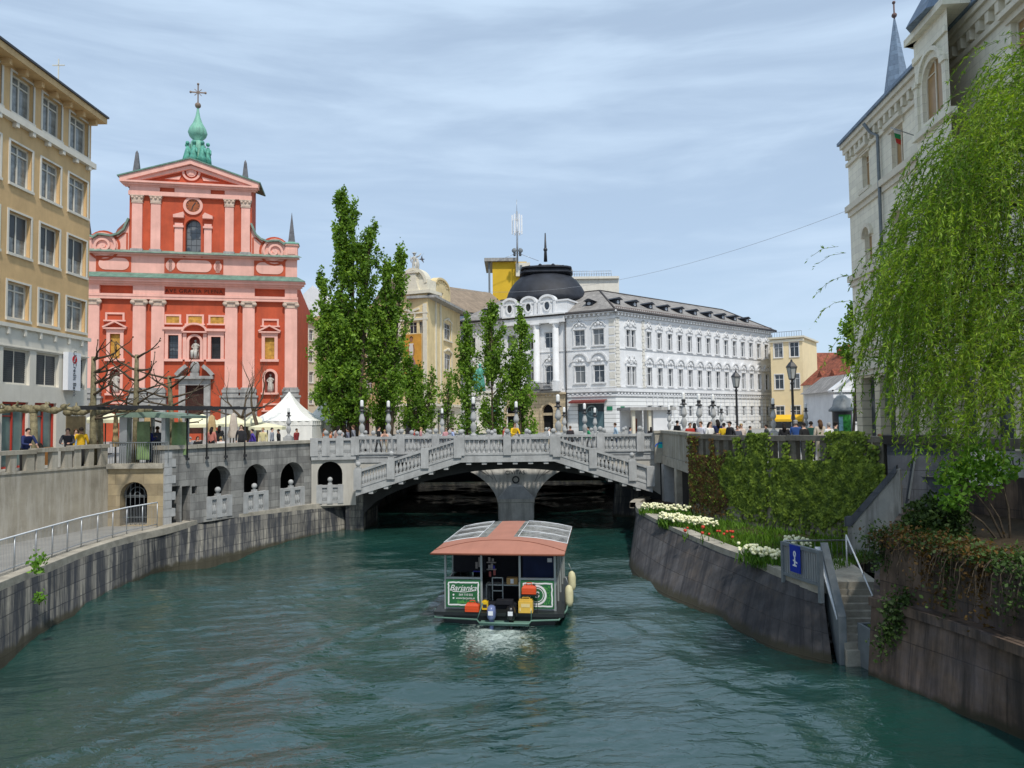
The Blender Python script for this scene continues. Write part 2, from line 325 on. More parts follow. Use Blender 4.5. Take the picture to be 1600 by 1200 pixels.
def put_text(me, mat, parent, fc, u, v, d, roll=0, name='lettering'):
    me.materials.clear(); me.materials.append(mat)
    R = Matrix((fc.U, Vector((0, 0, 1)), fc.N)).transposed().to_4x4() @ Matrix.Rotation(roll, 4, 'Z')
    me.transform(R); par = parent.location if parent else Vector((0, 0, 0))
    return link(name, me, parent, fc.pt(u, v, d)-par)
def leaves(C, size, aspect=.6, up=None, droop=None, jit=.4):
    """one small bent quad per centre; C (n,3) array, size scalar or (n,)"""
    n = len(C); size = np.broadcast_to(size, (n,)).copy()*(1+jit*(RNG.random(n)-.5)*2)
    d = RNG.normal(size=(n, 3))
    if droop is not None: d = d*droop[0]+np.array(droop[1])
    d /= np.linalg.norm(d, axis=1)[:, None]
    r = RNG.normal(size=(n, 3))
    if up is not None: r = np.cross(d, np.array(up)+RNG.normal(size=(n, 3))*.5)
    e = r-d*np.sum(r*d, 1)[:, None]; e /= np.linalg.norm(e, axis=1)[:, None]+1e-9
    h = size[:, None]/2; nn = np.cross(d, e)
    V = np.empty((n, 4, 3)); V[:, 0] = C-d*h; V[:, 1] = C+e*h*aspect+nn*h*.2; V[:, 2] = C+d*h; V[:, 3] = C-e*h*aspect+nn*h*.2
    return V
def leaf_obj(name, Vs, mat, parent=None):
    V = np.concatenate(Vs) if isinstance(Vs, list) else Vs
    n = len(V); org = np.array(parent.location) if parent is not None else np.zeros(3)
    me = bpy.data.meshes.new(name); me.vertices.add(n*4); me.vertices.foreach_set('co', (V-org).reshape(-1).astype(np.float32))
    me.loops.add(n*4); me.loops.foreach_set('vertex_index', np.arange(n*4, dtype=np.int32))
    me.polygons.add(n); me.polygons.foreach_set('loop_start', np.arange(0, n*4, 4, dtype=np.int32))
    try: me.polygons.foreach_set('loop_total', np.full(n, 4, dtype=np.int32))
    except Exception: pass
    for m in (mat if isinstance(mat, list) else [mat]): me.materials.append(m)
    me.update(calc_edges=True); me.validate()
    return link(name, me, parent)
# ------------------------------------------------------------------ windows (one mesh per size and style, copied)
WC = {}
def window(bld, fc, uc, v0, w, h, style='cross', depth=.25, fm=None, gm=None, name='window', arch=False):
    """frame part with a pane sub-part, standing in a wall opening; placed by its sill centre"""
    fm = fm or M['white']; gm = gm or M['glass']
    key = (round(w, 2), round(h, 2), style, fm.name, gm.name, arch)
    if key not in WC:
        fc0 = Face((0, 0), (1, 0)); b = MB(); t = min(.09, w*.07)
        g = MB()
        if arch:
            r = w/2; sp = h-r; arc = [(r*math.cos(PI*i/10), sp+r*math.sin(PI*i/10)) for i in range(11)]
            b.fcurve(fc0, [(w/2-t/2, 0)]+[(x*(1-t/w), y) for x, y in arc]+[(-w/2+t/2, 0)], t, 0, .06)
            g.fpoly(fc0, [(-w/2, 0), (w/2, 0)]+arc, -.01, 0.0)
        else:
            b.fbox(fc0, -w/2, -w/2+t, 0, h, 0, .06); b.fbox(fc0, w/2-t, w/2, 0, h, 0, .06)
            b.fbox(fc0, -w/2+t, w/2-t, 0, t, 0, .06); b.fbox(fc0, -w/2+t, w/2-t, h-t, h, 0, .06)
            g.fpoly(fc0, [(-w/2, 0), (w/2, 0), (w/2, h), (-w/2, h)], -.01, 0.0)
        if style in ('cross', 'tee'):
            b.fbox(fc0, -t*.4, t*.4, t, h-(t if not arch else w*.1), .004, .055); b.fbox(fc0, -w/2+t, w/2-t, h*.66, h*.66+t*.8, .002, .05)
        if style == 'two': b.fbox(fc0, -t*.4, t*.4, t, h-t, .004, .055); b.fbox(fc0, -w/2+t, -t*.4, h*.78, h*.78+t*.5, .004, .05)
        if style == 'lattice':
            for k in (1, 2): b.fbox(fc0, -w/2+w*k/3-t*.2, -w/2+w*k/3+t*.2, t, h-t, .004, .03)
            for k in range(1, 6): b.fbox(fc0, -w/2+t, w/2-t, h*k/6-t*.2, h*k/6+t*.2, .002, .028)
        if style == 'blind':
            k = int(h/.09)
            for i in range(k): b.fpoly(fc0, [(-w/2+t, h*i/k), (w/2-t, h*i/k), (w/2-t, h*i/k+.07), (-w/2+t, h*i/k+.07)], .01, .03 if i % 2 else .035, 1)
            b.fbox(fc0, -.02, .02, t, h-t, .036, .06)
        if style == 'halfblind':
            b.fbox(fc0, -w/2+t, w/2-t, h*.42, h-t, .012, .03, 1); b.fbox(fc0, -t*.4, t*.4, t, h-t, .034, .055)
        if style == 'curtain':
            b.fbox(fc0, -t*.4, t*.4, t, h-t, .01, .055); b.fbox(fc0, -w/2+t, w/2-t, h*.76, h*.76+t*.7, .008, .05)
        WC[key] = (b.mesh(name, [fm, M['slat']]), g.mesh('pane', gm))
    me, pe = WC[key]
    o = link(name, me, bld, fc.pt(uc, v0, -depth)-bld.location, fc.rz)
    link('pane', pe, o, (0, 0, 0)); return o
M['slat'] = mk('blind_slat', (.05, .055, .06), var=.2, rough=.4, spec=.5)
M['curtainglass'] = mk('curtained_glass', (.22, .23, .22), var=.6, scale=2.5, rough=.12, spec=.6)
# ================================================================== SETTING
# ---- sky and sun
SUN_EL, SUN_AZ = math.radians(56), math.radians(160)      # azimuth clockwise from +Y: sun behind the camera, a little to its right
w = bpy.data.worlds.new('World'); sc.world = w; w.use_nodes = True
wn, wl = w.node_tree.nodes, w.node_tree.links; bg = wn['Background']
sky = wn.new('ShaderNodeTexSky'); sky.sky_type = 'NISHITA'; sky.sun_disc = False; sky.sun_elevation = SUN_EL; sky.sun_rotation = SUN_AZ
sky.air_density = 1.0; sky.dust_density = .6; sky.ozone_density = 1.6
tc = wn.new('ShaderNodeTexCoord'); mp = wn.new('ShaderNodeMapping'); mp.inputs['Rotation'].default_value = (math.radians(0), math.radians(-7), 0); mp.inputs['Scale'].default_value = (1.7, 1.7, 11)
wl.new(tc.outputs['Generated'], mp.inputs[0])
nz = wn.new('ShaderNodeTexNoise'); nz.inputs['Scale'].default_value = 1.5; nz.inputs['Detail'].default_value = 7; nz.inputs['Roughness'].default_value = .55; nz.inputs['Distortion'].default_value = .35
wl.new(mp.outputs[0], nz.inputs['Vector'])
mr = wn.new('ShaderNodeMapRange'); mr.interpolation_type = 'SMOOTHSTEP'; mr.inputs[1].default_value = .36; mr.inputs[2].default_value = .72; mr.inputs[3].default_value = .62; mr.inputs[4].default_value = 1.0
wl.new(nz.outputs['Fac'], mr.inputs[0])
# clouds are part of the sky: thin white cirrus mixed over it
mx = wn.new('ShaderNodeMix'); mx.data_type = 'RGBA'; wl.new(mr.outputs[0], mx.inputs[0]); wl.new(sky.outputs[0], mx.inputs[6]); mx.inputs[7].default_value = (4.9, 6.2, 7.8, 1)
wl.new(mx.outputs[2], bg.inputs['Color']); bg.inputs['Strength'].default_value = .1
sl = bpy.data.lights.new('sun', 'SUN'); so = bpy.data.objects.new('sun', sl); COL.objects.link(so)
sl.energy = 2.7; sl.angle = math.radians(3); sl.color = (1, .95, .87)
sd = Vector((math.sin(SUN_AZ)*math.cos(SUN_EL), math.cos(SUN_AZ)*math.cos(SUN_EL), math.sin(SUN_EL)))
so.rotation_euler = sd.to_track_quat('Z', 'Y').to_euler()
sc.view_settings.view_transform = 'Standard'; sc.view_settings.look = 'None'; sc.view_settings.exposure = 0.3; sc.view_settings.gamma = 1
sc.cycles.max_bounces = 6; sc.cycles.transparent_max_bounces = 8; sc.cycles.use_denoising = True
# ---- where things stand (pixel of the photograph -> point on a known level)
QT = 1.65
q_top = [G(x, y, QT) for x, y in ((0, 911), (70, 884), (140, 858), (210, 837), (257, 826.5), (319, 811), (375, 804), (487, 789), (553, 783))]
q_bot = [G(x, y, 0) for x, y in ((0, 1031), (70, 984), (140, 949), (210, 912), (257, 890), (319, 879), (375, 866), (487, 841), (562, 828))]
# extend the left quay towards the camera
d0 = (q_top[0]-q_top[2]).normalized(); q_top = [Vector((-12.3, 2, QT)), Vector((-13.2, 12, QT))]+q_top
q_bot = [Vector((-11.3, 2, 0)), Vector((-12.3, 12, 0))]+q_bot
AW_A, AW_B = G(263, 822, QT), G(490, 789, QT)              # arched wall
AW_A += Vector((-.25, .1, 0)); AW_B += Vector((-.2, .2, 0))
BR_Y = 41.2; BR_L = -8.75; BR_R = 8.15
P1 = Vector((7.98, 33.3, 0)); P2 = Vector((12.6, 25.0, 0))   # creeper wall
HW = G(168, 822, QT)                                        # corner of the left retaining wall
# ---- ground sheets at street level (with the river left open)
def sheet(name, pts, z, mat, thick=None):
    bm = bmesh.new(); vs = [bm.verts.new((p[0], p[1], z)) for p in pts]; f = bm.faces.new(vs); f.normal_update()
    bmesh.ops.triangulate(bm, faces=[f], ngon_method='EAR_CLIP'); bmesh.ops.recalc_face_normals(bm, faces=bm.faces[:])
    if bm.faces and sum(f_.normal.z for f_ in bm.faces) < 0: bmesh.ops.reverse_faces(bm, faces=bm.faces[:])
    me = bpy.data.meshes.new(name); bm.to_mesh(me); bm.free()
    uv = me.uv_layers.new(name='UVMap')
    for l in me.loops: c = me.vertices[l.vertex_index].co; uv.data[l.index].uv = (c.x, c.y)
    me.materials.append(mat); o = link(name, me); tag(o, kind='structure'); return o
LW0 = Vector((-24.3, 12)); 
left_edge = [(-30, -40), (-28, 2), (LW0.x, LW0.y), (HW.x-.3, HW.y+.3), (AW_A.x-.5, AW_A.y+.5), (AW_B.x-.3, AW_B.y+.4), (BR_L, BR_Y+.3), (-9.2, 60), (-10, 75)]
right_edge = [(10, 75), (8.9, 60), (BR_R+.3, BR_Y), (P1.x+.2, P1.y), (P2.x+.2, P2.y+.1), (15.3, 22.0), (17.5, 2), (19, -40)]
def street():
    vs, fs = [], []
    def q(*p): k = len(vs); vs.extend((x, y, STREET) for x, y in p); fs.append(tuple(range(k, k+len(p))))
    for (a, c) in zip(left_edge, left_edge[1:]): q((-600, a[1]), a, c, (-600, c[1]))
    for (c, a) in zip(right_edge, right_edge[1:]): q(a, (600, a[1]), (600, c[1]), c)
    q((-600, 75), (-10, 75), (10, 75), (600, 75), (600, 300), (-600, 300)); q((-4000, 300), (4000, 300), (4000, 4000), (-4000, 4000))
    me = bpy.data.meshes.new('street_pavement'); me.from_pydata(vs, [], fs); uv = me.uv_layers.new(name='UVMap')
    for l in me.loops: c = me.vertices[l.vertex_index].co; uv.data[l.index].uv = (c.x, c.y)
    me.materials.append(M['paving']); tag(link('street_pavement', me), kind='structure')
street()
sheet('quay_path', [(-11.6, 2)]+[(p.x-.25, p.y) for p in q_top[1:]]+[(-9.2, 41.4), (-30, 41.5), (-30, 2)], QT-.01, M['paving'])
sheet('riverbed', [(-60, -60), (60, -60), (60, 120), (-60, 120)], -1.6, M['soil'])
# ---- water with modelled swell and the boat's wake
BOAT_H = math.radians(-7.0); BOAT = Vector((-.45, 22.5, 0))
def water():
    ys = [7.0]
    while ys[-1] < 78: ys.append(ys[-1]+max(.05, .0032*ys[-1]))
    ys = np.array([-20, -5, 3]+ys); nx = 330
    X = np.linspace(-16.5, 17.5, nx); XX, YY = np.meshgrid(X, ys)
    Z = np.zeros_like(XX)
    for i in range(46):
        wl_ = .28*(1.095**i)*(.85+.3*RNG.random()); a = RNG.normal(0, .55)+PI/2; k = 2*PI/wl_
        amp = .0052*wl_**.95
        ph = RNG.random()*6.28
        Z += amp*np.sin(k*(math.cos(a)*XX+math.sin(a)*YY)+ph)*(.55+.45*np.sin(XX*.7/wl_**.3*RNG.normal()+YY*.5*RNG.normal()+ph*3))
    # wake
    hx, hy = math.sin(-BOAT_H), math.cos(BOAT_H)
    dx, dy = XX-BOAT.x, YY-BOAT.y
    s = -(dx*hx+dy*hy)+6.0; t = dx*hy-dy*hx
    r = np.where(s > 0, s, 0)
    for sg in (-1, 1):
        c = sg*(1.3+r*.40); q = (t-c)
        env = np.exp(-(q/(.55+.06*r))**2)*np.exp(-r/26)*(r > 0)
        Z += .05*env*np.cos(q*4.6+.9*np.sin(s*1.3+sg))*(.6+.4*np.sin(s*2.1+t*1.7))
    back = np.where(s > 6, s-6, 0)
    Z += .035*np.exp(-(t/(1.1+.22*back))**2)*np.exp(-back/11)*np.sin(back*3.1+.8*np.sin(t*2))*(s > 6)
    Z += .03*np.exp(-(t/.9)**2)*np.exp(-back/2.2)*(s > 6)*np.sin(9*t+7*back)
    nyy = len(ys); V = np.stack([XX, YY, Z], -1).reshape(-1, 3)
    i = np.arange(nyy-1)[:, None]*nx+np.arange(nx-1)[None]; i = i.reshape(-1)
    fs = np.stack([i, i+1, i+nx+1, i+nx], 1)
    me = bpy.data.meshes.new('water'); me.vertices.add(len(V)); me.vertices.foreach_set('co', V.reshape(-1).astype(np.float32))
    me.loops.add(fs.size); me.loops.foreach_set('vertex_index', fs.reshape(-1).astype(np.int32)); me.polygons.add(len(fs))
    me.polygons.foreach_set('loop_start', np.arange(0, fs.size, 4, dtype=np.int32)); me.polygons.foreach_set('use_smooth', np.ones(len(fs), dtype=bool))
    me.update(calc_edges=True)
    m, n, l, b = nt('river_water')
    b.inputs['Roughness'].default_value = .04; b.inputs['IOR'].default_value = 1.9; b.inputs['Specular IOR Level'].default_value = .55
    tcn = n.new('ShaderNodeTexCoord'); co = tcn.outputs['Object']
    mpn = n.new('ShaderNodeMapping'); mpn.inputs['Scale'].default_value = (1, 2.1, 1); l.new(co, mpn.inputs[0])
    n1 = n.new('ShaderNodeTexNoise'); n1.inputs['Scale'].default_value = 2.4; n1.inputs['Detail'].default_value = 4; n1.inputs['Roughness'].default_value = .55; n1.inputs['Distortion'].default_value = .6; l.new(mpn.outputs[0], n1.inputs['Vector'])
    bp = n.new('ShaderNodeBump'); bp.inputs['Strength'].default_value = .5; bp.inputs['Distance'].default_value = .07; l.new(n1.outputs['Fac'], bp.inputs['Height']); l.new(bp.outputs[0], b.inputs['Normal'])
    # silt colour, patches of greener water, and foam churned up at the stern
    n2 = n.new('ShaderNodeTexNoise'); n2.inputs['Scale'].default_value = .25; n2.inputs['Detail'].default_value = 3; l.new(co, n2.inputs['Vector'])
    cm = n.new('ShaderNodeMix'); cm.data_type = 'RGBA'; l.new(n2.outputs['Fac'], cm.inputs[0]); cm.inputs[6].default_value = (.007, .040, .038, 1); cm.inputs[7].default_value = (.013, .050, .036, 1)
    mf = n.new('ShaderNodeMapping'); mf.inputs['Location'].default_value = (-(BOAT.x-.05), -(BOAT.y-1.1), 0); l.new(co, mf.inputs[0])
    ms = n.new('ShaderNodeVectorMath'); ms.operation = 'MULTIPLY'; ms.inputs[1].default_value = (.62, .36, 0); l.new(mf.outputs[0], ms.inputs[0])
    ln = n.new('ShaderNodeVectorMath'); ln.operation = 'LENGTH'; l.new(ms.outputs[0], ln.inputs[0])
    fr = n.new('ShaderNodeMapRange'); fr.inputs[1].default_value = 0; fr.inputs[2].default_value = 1.5; fr.inputs[3].default_value = .60; fr.inputs[4].default_value = 0; l.new(ln.outputs['Value'], fr.inputs[0])
    n4 = n.new('ShaderNodeTexNoise'); n4.inputs['Scale'].default_value = 4.5; n4.inputs['Detail'].default_value = 8; n4.inputs['Roughness'].default_value = .75; n4.inputs['Distortion'].default_value = 1.2; l.new(co, n4.inputs['Vector'])
    sm = n.new('ShaderNodeMath'); sm.operation = 'ADD'; l.new(fr.outputs[0], sm.inputs[0]); l.new(n4.outputs['Fac'], sm.inputs[1])
    fm = n.new('ShaderNodeMapRange'); fm.inputs[1].default_value = .82; fm.inputs[2].default_value = 1.22; l.new(sm.outputs[0], fm.inputs[0])
    fm2 = n.new('ShaderNodeMix'); fm2.data_type = 'RGBA'; l.new(fm.outputs[0], fm2.inputs[0]); l.new(cm.outputs[2], fm2.inputs[6]); fm2.inputs[7].default_value = (.62, .72, .68, 1)
    l.new(fm2.outputs[2], b.inputs['Base Color'])
    rr = n.new('ShaderNodeMapRange'); rr.inputs[3].default_value = .035; rr.inputs[4].default_value = .6; l.new(fm.outputs[0], rr.inputs[0]); l.new(rr.outputs[0], b.inputs['Roughness'])
    me.materials.append(m); return tag(link('water', me), kind='structure')
water()
# ---- generic strip wall along paths (uv by arc length)
def strip_wall(name, top, bot, mat, label, cat='quay wall', cop=None, cw=.55, ch=.28, n_sub=4, zb=-1.2, structure=False):
    def dense(p):
        out = []
        for i in range(len(p)-1):
            for k in range(n_sub):
                t = k/n_sub; p0, p1, p2, p3 = p[max(i-1, 0)], p[i], p[i+1], p[min(i+2, len(p)-1)]
                out.append(.5*((2*p1)+(p2-p0)*t+(2*p0-5*p1+4*p2-p3)*t*t+(3*p1-p0-3*p2+p3)*t**3))
        return out+[p[-1]]
    T_, B_ = dense(top), dense(bot); n = len(T_)
    root = T(name, label, cat, (T_[0].x, T_[0].y, 0))
    vs = []; uv = []; L = 0; Ls = []
    for i in range(n):
        if i: L += (T_[i]-T_[i-1]).length
        Ls.append(L); a, b = T_[i], B_[i]; low = b+(b-a)*((b.z-zb)/(a.z-b.z)) if abs(a.z-b.z) > 1e-3 else b
        low = Vector((b.x+(b.x-a.x)*.5, b.y+(b.y-a.y)*.5, zb))
        vs += [a-Vector(root.location), b-Vector(root.location), low-Vector(root.location)]
    fs = []; 
    for i in range(n-1):
        fs += [(3*i, 3*i+1, 3*i+4, 3*i+3), (3*i+1, 3*i+2, 3*i+5, 3*i+4)]
    me = bpy.data.meshes.new('stonework'); me.from_pydata(vs, [], fs); u = me.uv_layers.new(name='UVMap')
    for lp in me.loops: vi = lp.vertex_index; u.data[lp.index].uv = (Ls[vi//3], vs[vi][2])
    me.materials.append(mat); link('stonework', me, root)
    if cop:
        b = MB()
        for i in range(n-1):
            for (p, q) in ((T_[i], T_[i+1]),):
                t = (q-p); t.z = 0; t.normalize(); nr = Vector((t.y, -t.x, 0)); w_ = B_[i]-T_[i]; w_ = w_ if math.hypot(w_.x, w_.y) > .35 else Vector((-2-p.x, 0, 0)); nr = nr if nr.dot(w_) >= 0 else -nr
                t2 = (T_[min(i+2, n-1)]-q); t2.z = 0
                t2 = t2.normalized() if t2.length > 1e-5 else t; nr2 = Vector((t2.y, -t2.x, 0)); nr2 = nr2 if nr2.dot(nr) > 0 else -nr2
                a = [p+nr*.10, p-nr*cw, q-nr2*cw, q+nr2*.10]; z1 = Vector((0, 0, .05)); z0 = Vector((0, 0, .05-ch))
                b.add([x+z1 for x in a]+[x+z0 for x in a], [(0, 1, 2, 3), (0, 3, 7, 4), (1, 5, 6, 2), (4, 7, 6, 5)])
        b.add([T_[0]+d for d in (Vector((0, 0, .05)), Vector((0, 0, .05-ch)))]+[T_[0]], []) ; k = len(b.v)-3-8*(n-1); b.f += [(k, k+4, k+5, k+1), (k+8*(n-2)+3, k+8*(n-2)+2, k+8*(n-2)+6, k+8*(n-2)+7)]; b.m += [0, 0]
        b.build('coping', cop, root)
    return root
strip_wall('quay_wall', q_top, q_bot, M['quay'], 'stained stone quay wall curving along the water below the railing', cop=M['coping'], n_sub=5)
# ---- left retaining wall with pillared parapet
def parapet(bld, fc, segs, zt, zw, pil, mat, thick=.35, name='parapet', cap=.16):
    """segs: (u0,u1,step in cap height); pillars every pil metres between wall top zw and the cap"""
    for (a, b_, dz) in segs:
        b = MB(); b.fbox(fc, a, b_, zt+dz-cap, zt+dz, -thick-.05, .06)
        n = max(1, round((b_-a)/pil))
        for k in range(n+1):
            c = a+(b_-a)*k/n; hw = .17 if 0 < k < n else .22
            c = min(max(c, a+hw), b_-hw); b.fbox(fc, c-hw*.8, c+hw*.8, zw, zt+dz-cap, -thick*.65, 0)
        b.build(name, mat, bld)
LWf = Face((LW0.x, LW0.y), (HW.x, HW.y))
rw = T('retaining_wall', 'tall streaked concrete wall under the pillared parapet beside the bank building', 'retaining wall', (LW0.x, LW0.y, QT))
b = MB(); b.fbox(LWf, 0, LWf.L, QT-.2, 4.3, -.6, 0); b.fbox(LWf, 0, LWf.L, 4.3, 4.38, -.6, .04); b.build('wall_face', M['concrete'], rw)
us = [LWf.u(0, 700), LWf.u(56, 700), LWf.u(115, 695), LWf.L]
parapet(rw, LWf, [(us[0]-6, us[0]-2.4, -.0), (us[0]-2.3, us[1], 0), (us[1]+.02, us[2]-.02, .05), (us[2], us[3], .1)], 5.2, 4.38, .92, M['concrete'])
# back wall with the arched gate
BKf = Face((HW.x, HW.y), (AW_A.x, AW_A.y))
gu0, gu1 = BKf.u(187, 800), BKf.u(230, 800)
gz1 = BKf.v(208, 753)
gate_wall = T('arched_gate_wall', 'tan stone wall with an arched iron gate below the glass pavilion', 'stone wall', (HW.x, HW.y, QT))
b = MB(); b.fwall(BKf, 0, BKf.L, QT-.1, 4.2, [(gu0, gu1, QT, gz1, True)], .5); b.build('wall_face', M['ashlar_tan'], gate_wall)
b = MB(); b.fbox(BKf, 0, BKf.L, 4.2, 4.42, -.6, .16); b.build('ledge', M['coping'], gate_wall)
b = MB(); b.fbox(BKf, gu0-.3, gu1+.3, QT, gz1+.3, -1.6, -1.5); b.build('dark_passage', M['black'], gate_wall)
b = MB(); cu = (gu0+gu1)/2; r = (gu1-gu0)/2
for k in range(6):
    u_ = gu0+(gu1-gu0)*(k+.5)/6; hh = gz1-r+math.sqrt(max(0, r*r-(u_-cu)**2)); b.tube([BKf.pt(u_, QT, -.3), BKf.pt(u_, hh, -.3)], .014, 5)
for z in (2.0, 2.9, gz1-r): b.tube([BKf.pt(gu0, z, -.3), BKf.pt(gu1, z, -.3)], .016, 5)
for rr in (.95, .6, .25): b.tube([BKf.pt(cu+r*rr*math.cos(PI*k/12), gz1-r+r*rr*math.sin(PI*k/12), -.31) for k in range(13)], .016, 5)
b.build('iron_gate', M['steelpaint'], gate_wall)
# ---- arched gallery wall
AWf = Face((AW_A.x, AW_A.y), (AW_B.x, AW_B.y))
aw = T('arched_gallery_wall', 'long grey ashlar wall with three arched openings above the quay', 'stone wall', (AW_A.x, AW_A.y, QT))
holes = []; arches = []
for (xa, xb, yt, yb) in ((324, 361, 728, 805), (381, 418, 725, 796), (438, 475, 722, 790)):
    a, c = AWf.u(xa, 780), AWf.u(xb, 780); top = AWf.v((xa+xb)/2, yt); holes.append((a, c, QT+.02, top, True)); arches.append((a, c, top))
for (xa, xb) in ((268, 281), (284, 297), (299.5, 308)):
    a, c = AWf.u(xa, 780), AWf.u(xb, 780); zt_ = AWf.v(xa, 760); holes.append((a, c, QT+.04 if xb < 299 else AWf.v(300, 772), zt_, False))
b = MB(); b.fwall(AWf, 0, AWf.L, QT-.1, 5.02, holes, .75)
b.fbox(AWf, 0, AWf.L, 5.02, 5.024, -.6, 0); b.add([AWf.pt(0, QT, 0), AWf.pt(0, 5.02, 0), AWf.pt(0, 5.02, -.8), AWf.pt(0, QT, -.8)], [(0, 1, 2, 3)])
b.build('wall_face', M['ashlar'], aw)
b = MB(); b.fbox(AWf, -.1, 1.6, 5.02, 5.2, -.7, .1); b.fbox(AWf, 1.62, AWf.L, 5.026, 5.19, -.6, .1); b.build('coping', M['coping'], aw)
b = MB(); qz = QT
for k in range(9): b.fbox(AWf, -.02 if k % 2 else -.02, .55 if k % 2 else .36, qz+k*.37, qz+k*.37+.355, -.3, .035)
b.build('quoins', M['bridge'], aw)
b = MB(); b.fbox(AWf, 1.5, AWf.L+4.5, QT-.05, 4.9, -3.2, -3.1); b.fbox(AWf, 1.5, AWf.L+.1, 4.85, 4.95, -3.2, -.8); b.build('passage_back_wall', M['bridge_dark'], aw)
b = MB()
for (xa, xb) in ((268, 281), (284, 297), (299.5, 308)):
    a, c = AWf.u(xa, 780), AWf.u(xb, 780); b.fpoly(AWf, [(a, QT), (c, QT), (c, 3.2), (a, 3.2)], -.76, -.75)
b.build('slot_back', M['stairwall'], aw)
# ---- baluster, post, balustrade kit
def baluster_mesh(h):
    b = MB(); r = .105
    b.box(-.09, .09, -.09, .09, 0, .05*h); b.box(-.09, .09, -.09, .09, .95*h, h)
    b.lathe([(.07, .05*h), (.055, .1*h), (r, .22*h), (r*1.02, .36*h), (.05, .60*h), (.042, .66*h), (.06, .72*h), (.075, .84*h), (.06, .95*h)], seg=10)
    return b.mesh('baluster', M['bridge'])
BALM = {}; PEPS = 0
def balustrade(parent, a, c, base, ht, posts, nb, th=.26, name='balustrade', end_posts=(True, True), ball=(), zoff=0., rail_h=.13, post_w=.42):
    """from point a to c (their z = underside), sloping if the ends differ; posts = fractions along"""
    a, c = Vector(a), Vector(c); d = c-a; L = d.length; up = Vector((0, 0, 1))
    root = parent
    org = Vector(parent.location)
    hold = MB(); hold.bar(a+up*(base/2), c+up*(base/2), th, base); hold.bar(a+up*(ht-rail_h/2), c+up*(ht-rail_h/2), th+.08, rail_h)
    rail = link(name, hold.mesh(name, M['bridge'], org), root)
    global PEPS; PEPS += .0031; ps = sorted(posts); hb = ht-base-rail_h
    if round(hb, 2) not in BALM: BALM[round(hb, 2)] = baluster_mesh(hb)
    yaw = math.atan2(d.y, d.x)
    for i, t in enumerate(ps):
        p = a+d*t; b = MB(); ww = post_w/2; slope = abs(d.z)/max(math.hypot(d.x, d.y), .01)*ww
        ux = Vector((math.cos(yaw), math.sin(yaw), 0)); uy = Vector((-ux.y, ux.x, 0))
        b.obox(p+up*((ht+.015-slope)/2), ux*ww, uy*(th/2+.05+PEPS % .03), up*((ht+.015+slope+PEPS % .03)/2))
        if i in ball:
            b.obox(p+up*(ht+.06+slope*.3), ux*ww*.75, uy*ww*.65, up*.06)
        po = link('post', b.mesh('post', M['bridge'], org), rail)
        if i in ball:
            b = MB(); b.lathe([(.10, 0), (.07, .05), (.08, .1)], p+up*(ht+.12+slope*.3), 10); b.ball(p+up*(ht+.30+slope*.3), .145, seg=12); link('post', b.mesh('ball_finial', M['bridge'], org), rail).name = 'ball_finial'
    for (t0, t1), n in zip(zip(ps, ps[1:]), nb):
        for k in range(n):
            m_ = post_w/2/L; t = t0+m_+(t1-t0-2*m_)*(k+.5)/n; p = a+d*t+up*base
            link('baluster', BALM[round(hb, 2)], rail, p-org, yaw)
    return rail
# small balustrades inside the arches
for (a, c, top) in arches:
    p, q = AWf.pt(a+.02, QT+.03, -.12), AWf.pt(c-.02, QT+.03, -.12)
    balustrade(aw, p, q, .12, 1.0, (.06, .5, .94), (3, 3), th=.2, ball=(1,), post_w=.3)
# steel posts and top beam of the pergola in front of the wall
pg = T('steel_pergola', 'thin dark steel frame with hanging posts over the gallery wall', 'pergola', AWf.pt(1, 4.2, .2))
b = MB()
pz = AWf.v(290, 637)
for px in (290, 320.5, 350, 380): u_ = AWf.u(px, 690); b.tube([AWf.pt(u_, AWf.v(px, 718), .12), AWf.pt(u_, AWf.v(px, 640), .12)], .035, 6); b.fbox(AWf, u_-.07, u_+.07, 4.5, 4.62, .1, .2)
b.build('post', M['dark'], pg)
b = MB(); b.bar(AWf.pt(-2.6, pz, .12), AWf.pt(AWf.u(382, 640), pz, .12), .1, .14); b.bar(AWf.pt(-2.6, pz, -2.6), AWf.pt(AWf.u(395, 640), pz, -2.6), .1, .14)
for k in range(6): u_ = -2.4+k*1.6; b.bar(AWf.pt(u_, pz+.06, .1), AWf.pt(u_, pz+.06, -2.6), .05, .07)
b.build('beam', M['dark'], pg)
# glass pavilion over the gate wall
pv = T('glass_pavilion', 'small grey pavilion with green glass panels and flat canopy above the gate', 'pavilion', BKf.pt(0, 4.42, -.3))
def pu(px): return BKf.u(px, 690)
b = MB(); 
for x0, x1 in ((184, 196), (250, 256)): b = MB(); b.fbox(BKf, pu(x0), pu(x1), 4.42, 6.5, -.5, -.1); b.build('pillar', M['steel'], pv)
for x0 in (205, 262): b = MB(); b.fbox(BKf, pu(x0), pu(x0+3), 4.42, 6.5, -1.8, -1.6); b.build('pillar', M['steel'], pv)
b = MB(); b.fbox(BKf, pu(203), pu(223), 4.55, 6.3, -.62, -.56); b.build('glass_panel', M['glassg'], pv)
b = MB(); b.fbox(BKf, pu(253), pu(276), 4.75, 6.25, -.9, -.84); b.build('glass_panel', M['glassg'], pv)
b = MB(); b.fpoly(BKf, [(pu(186), 6.5), (pu(286), 6.42), (pu(286), 6.52), (pu(238), 6.72), (pu(186), 6.68)], -2.4, .25, back=True); b.build('canopy_roof', M['lead'], pv)
b = MB()
for k in range(26): u_ = pu(171)+(pu(262)-pu(171))*k/25; b.tube([BKf.pt(u_, 4.42, -.05), BKf.pt(u_, 5.35, -.05)], .012, 4)
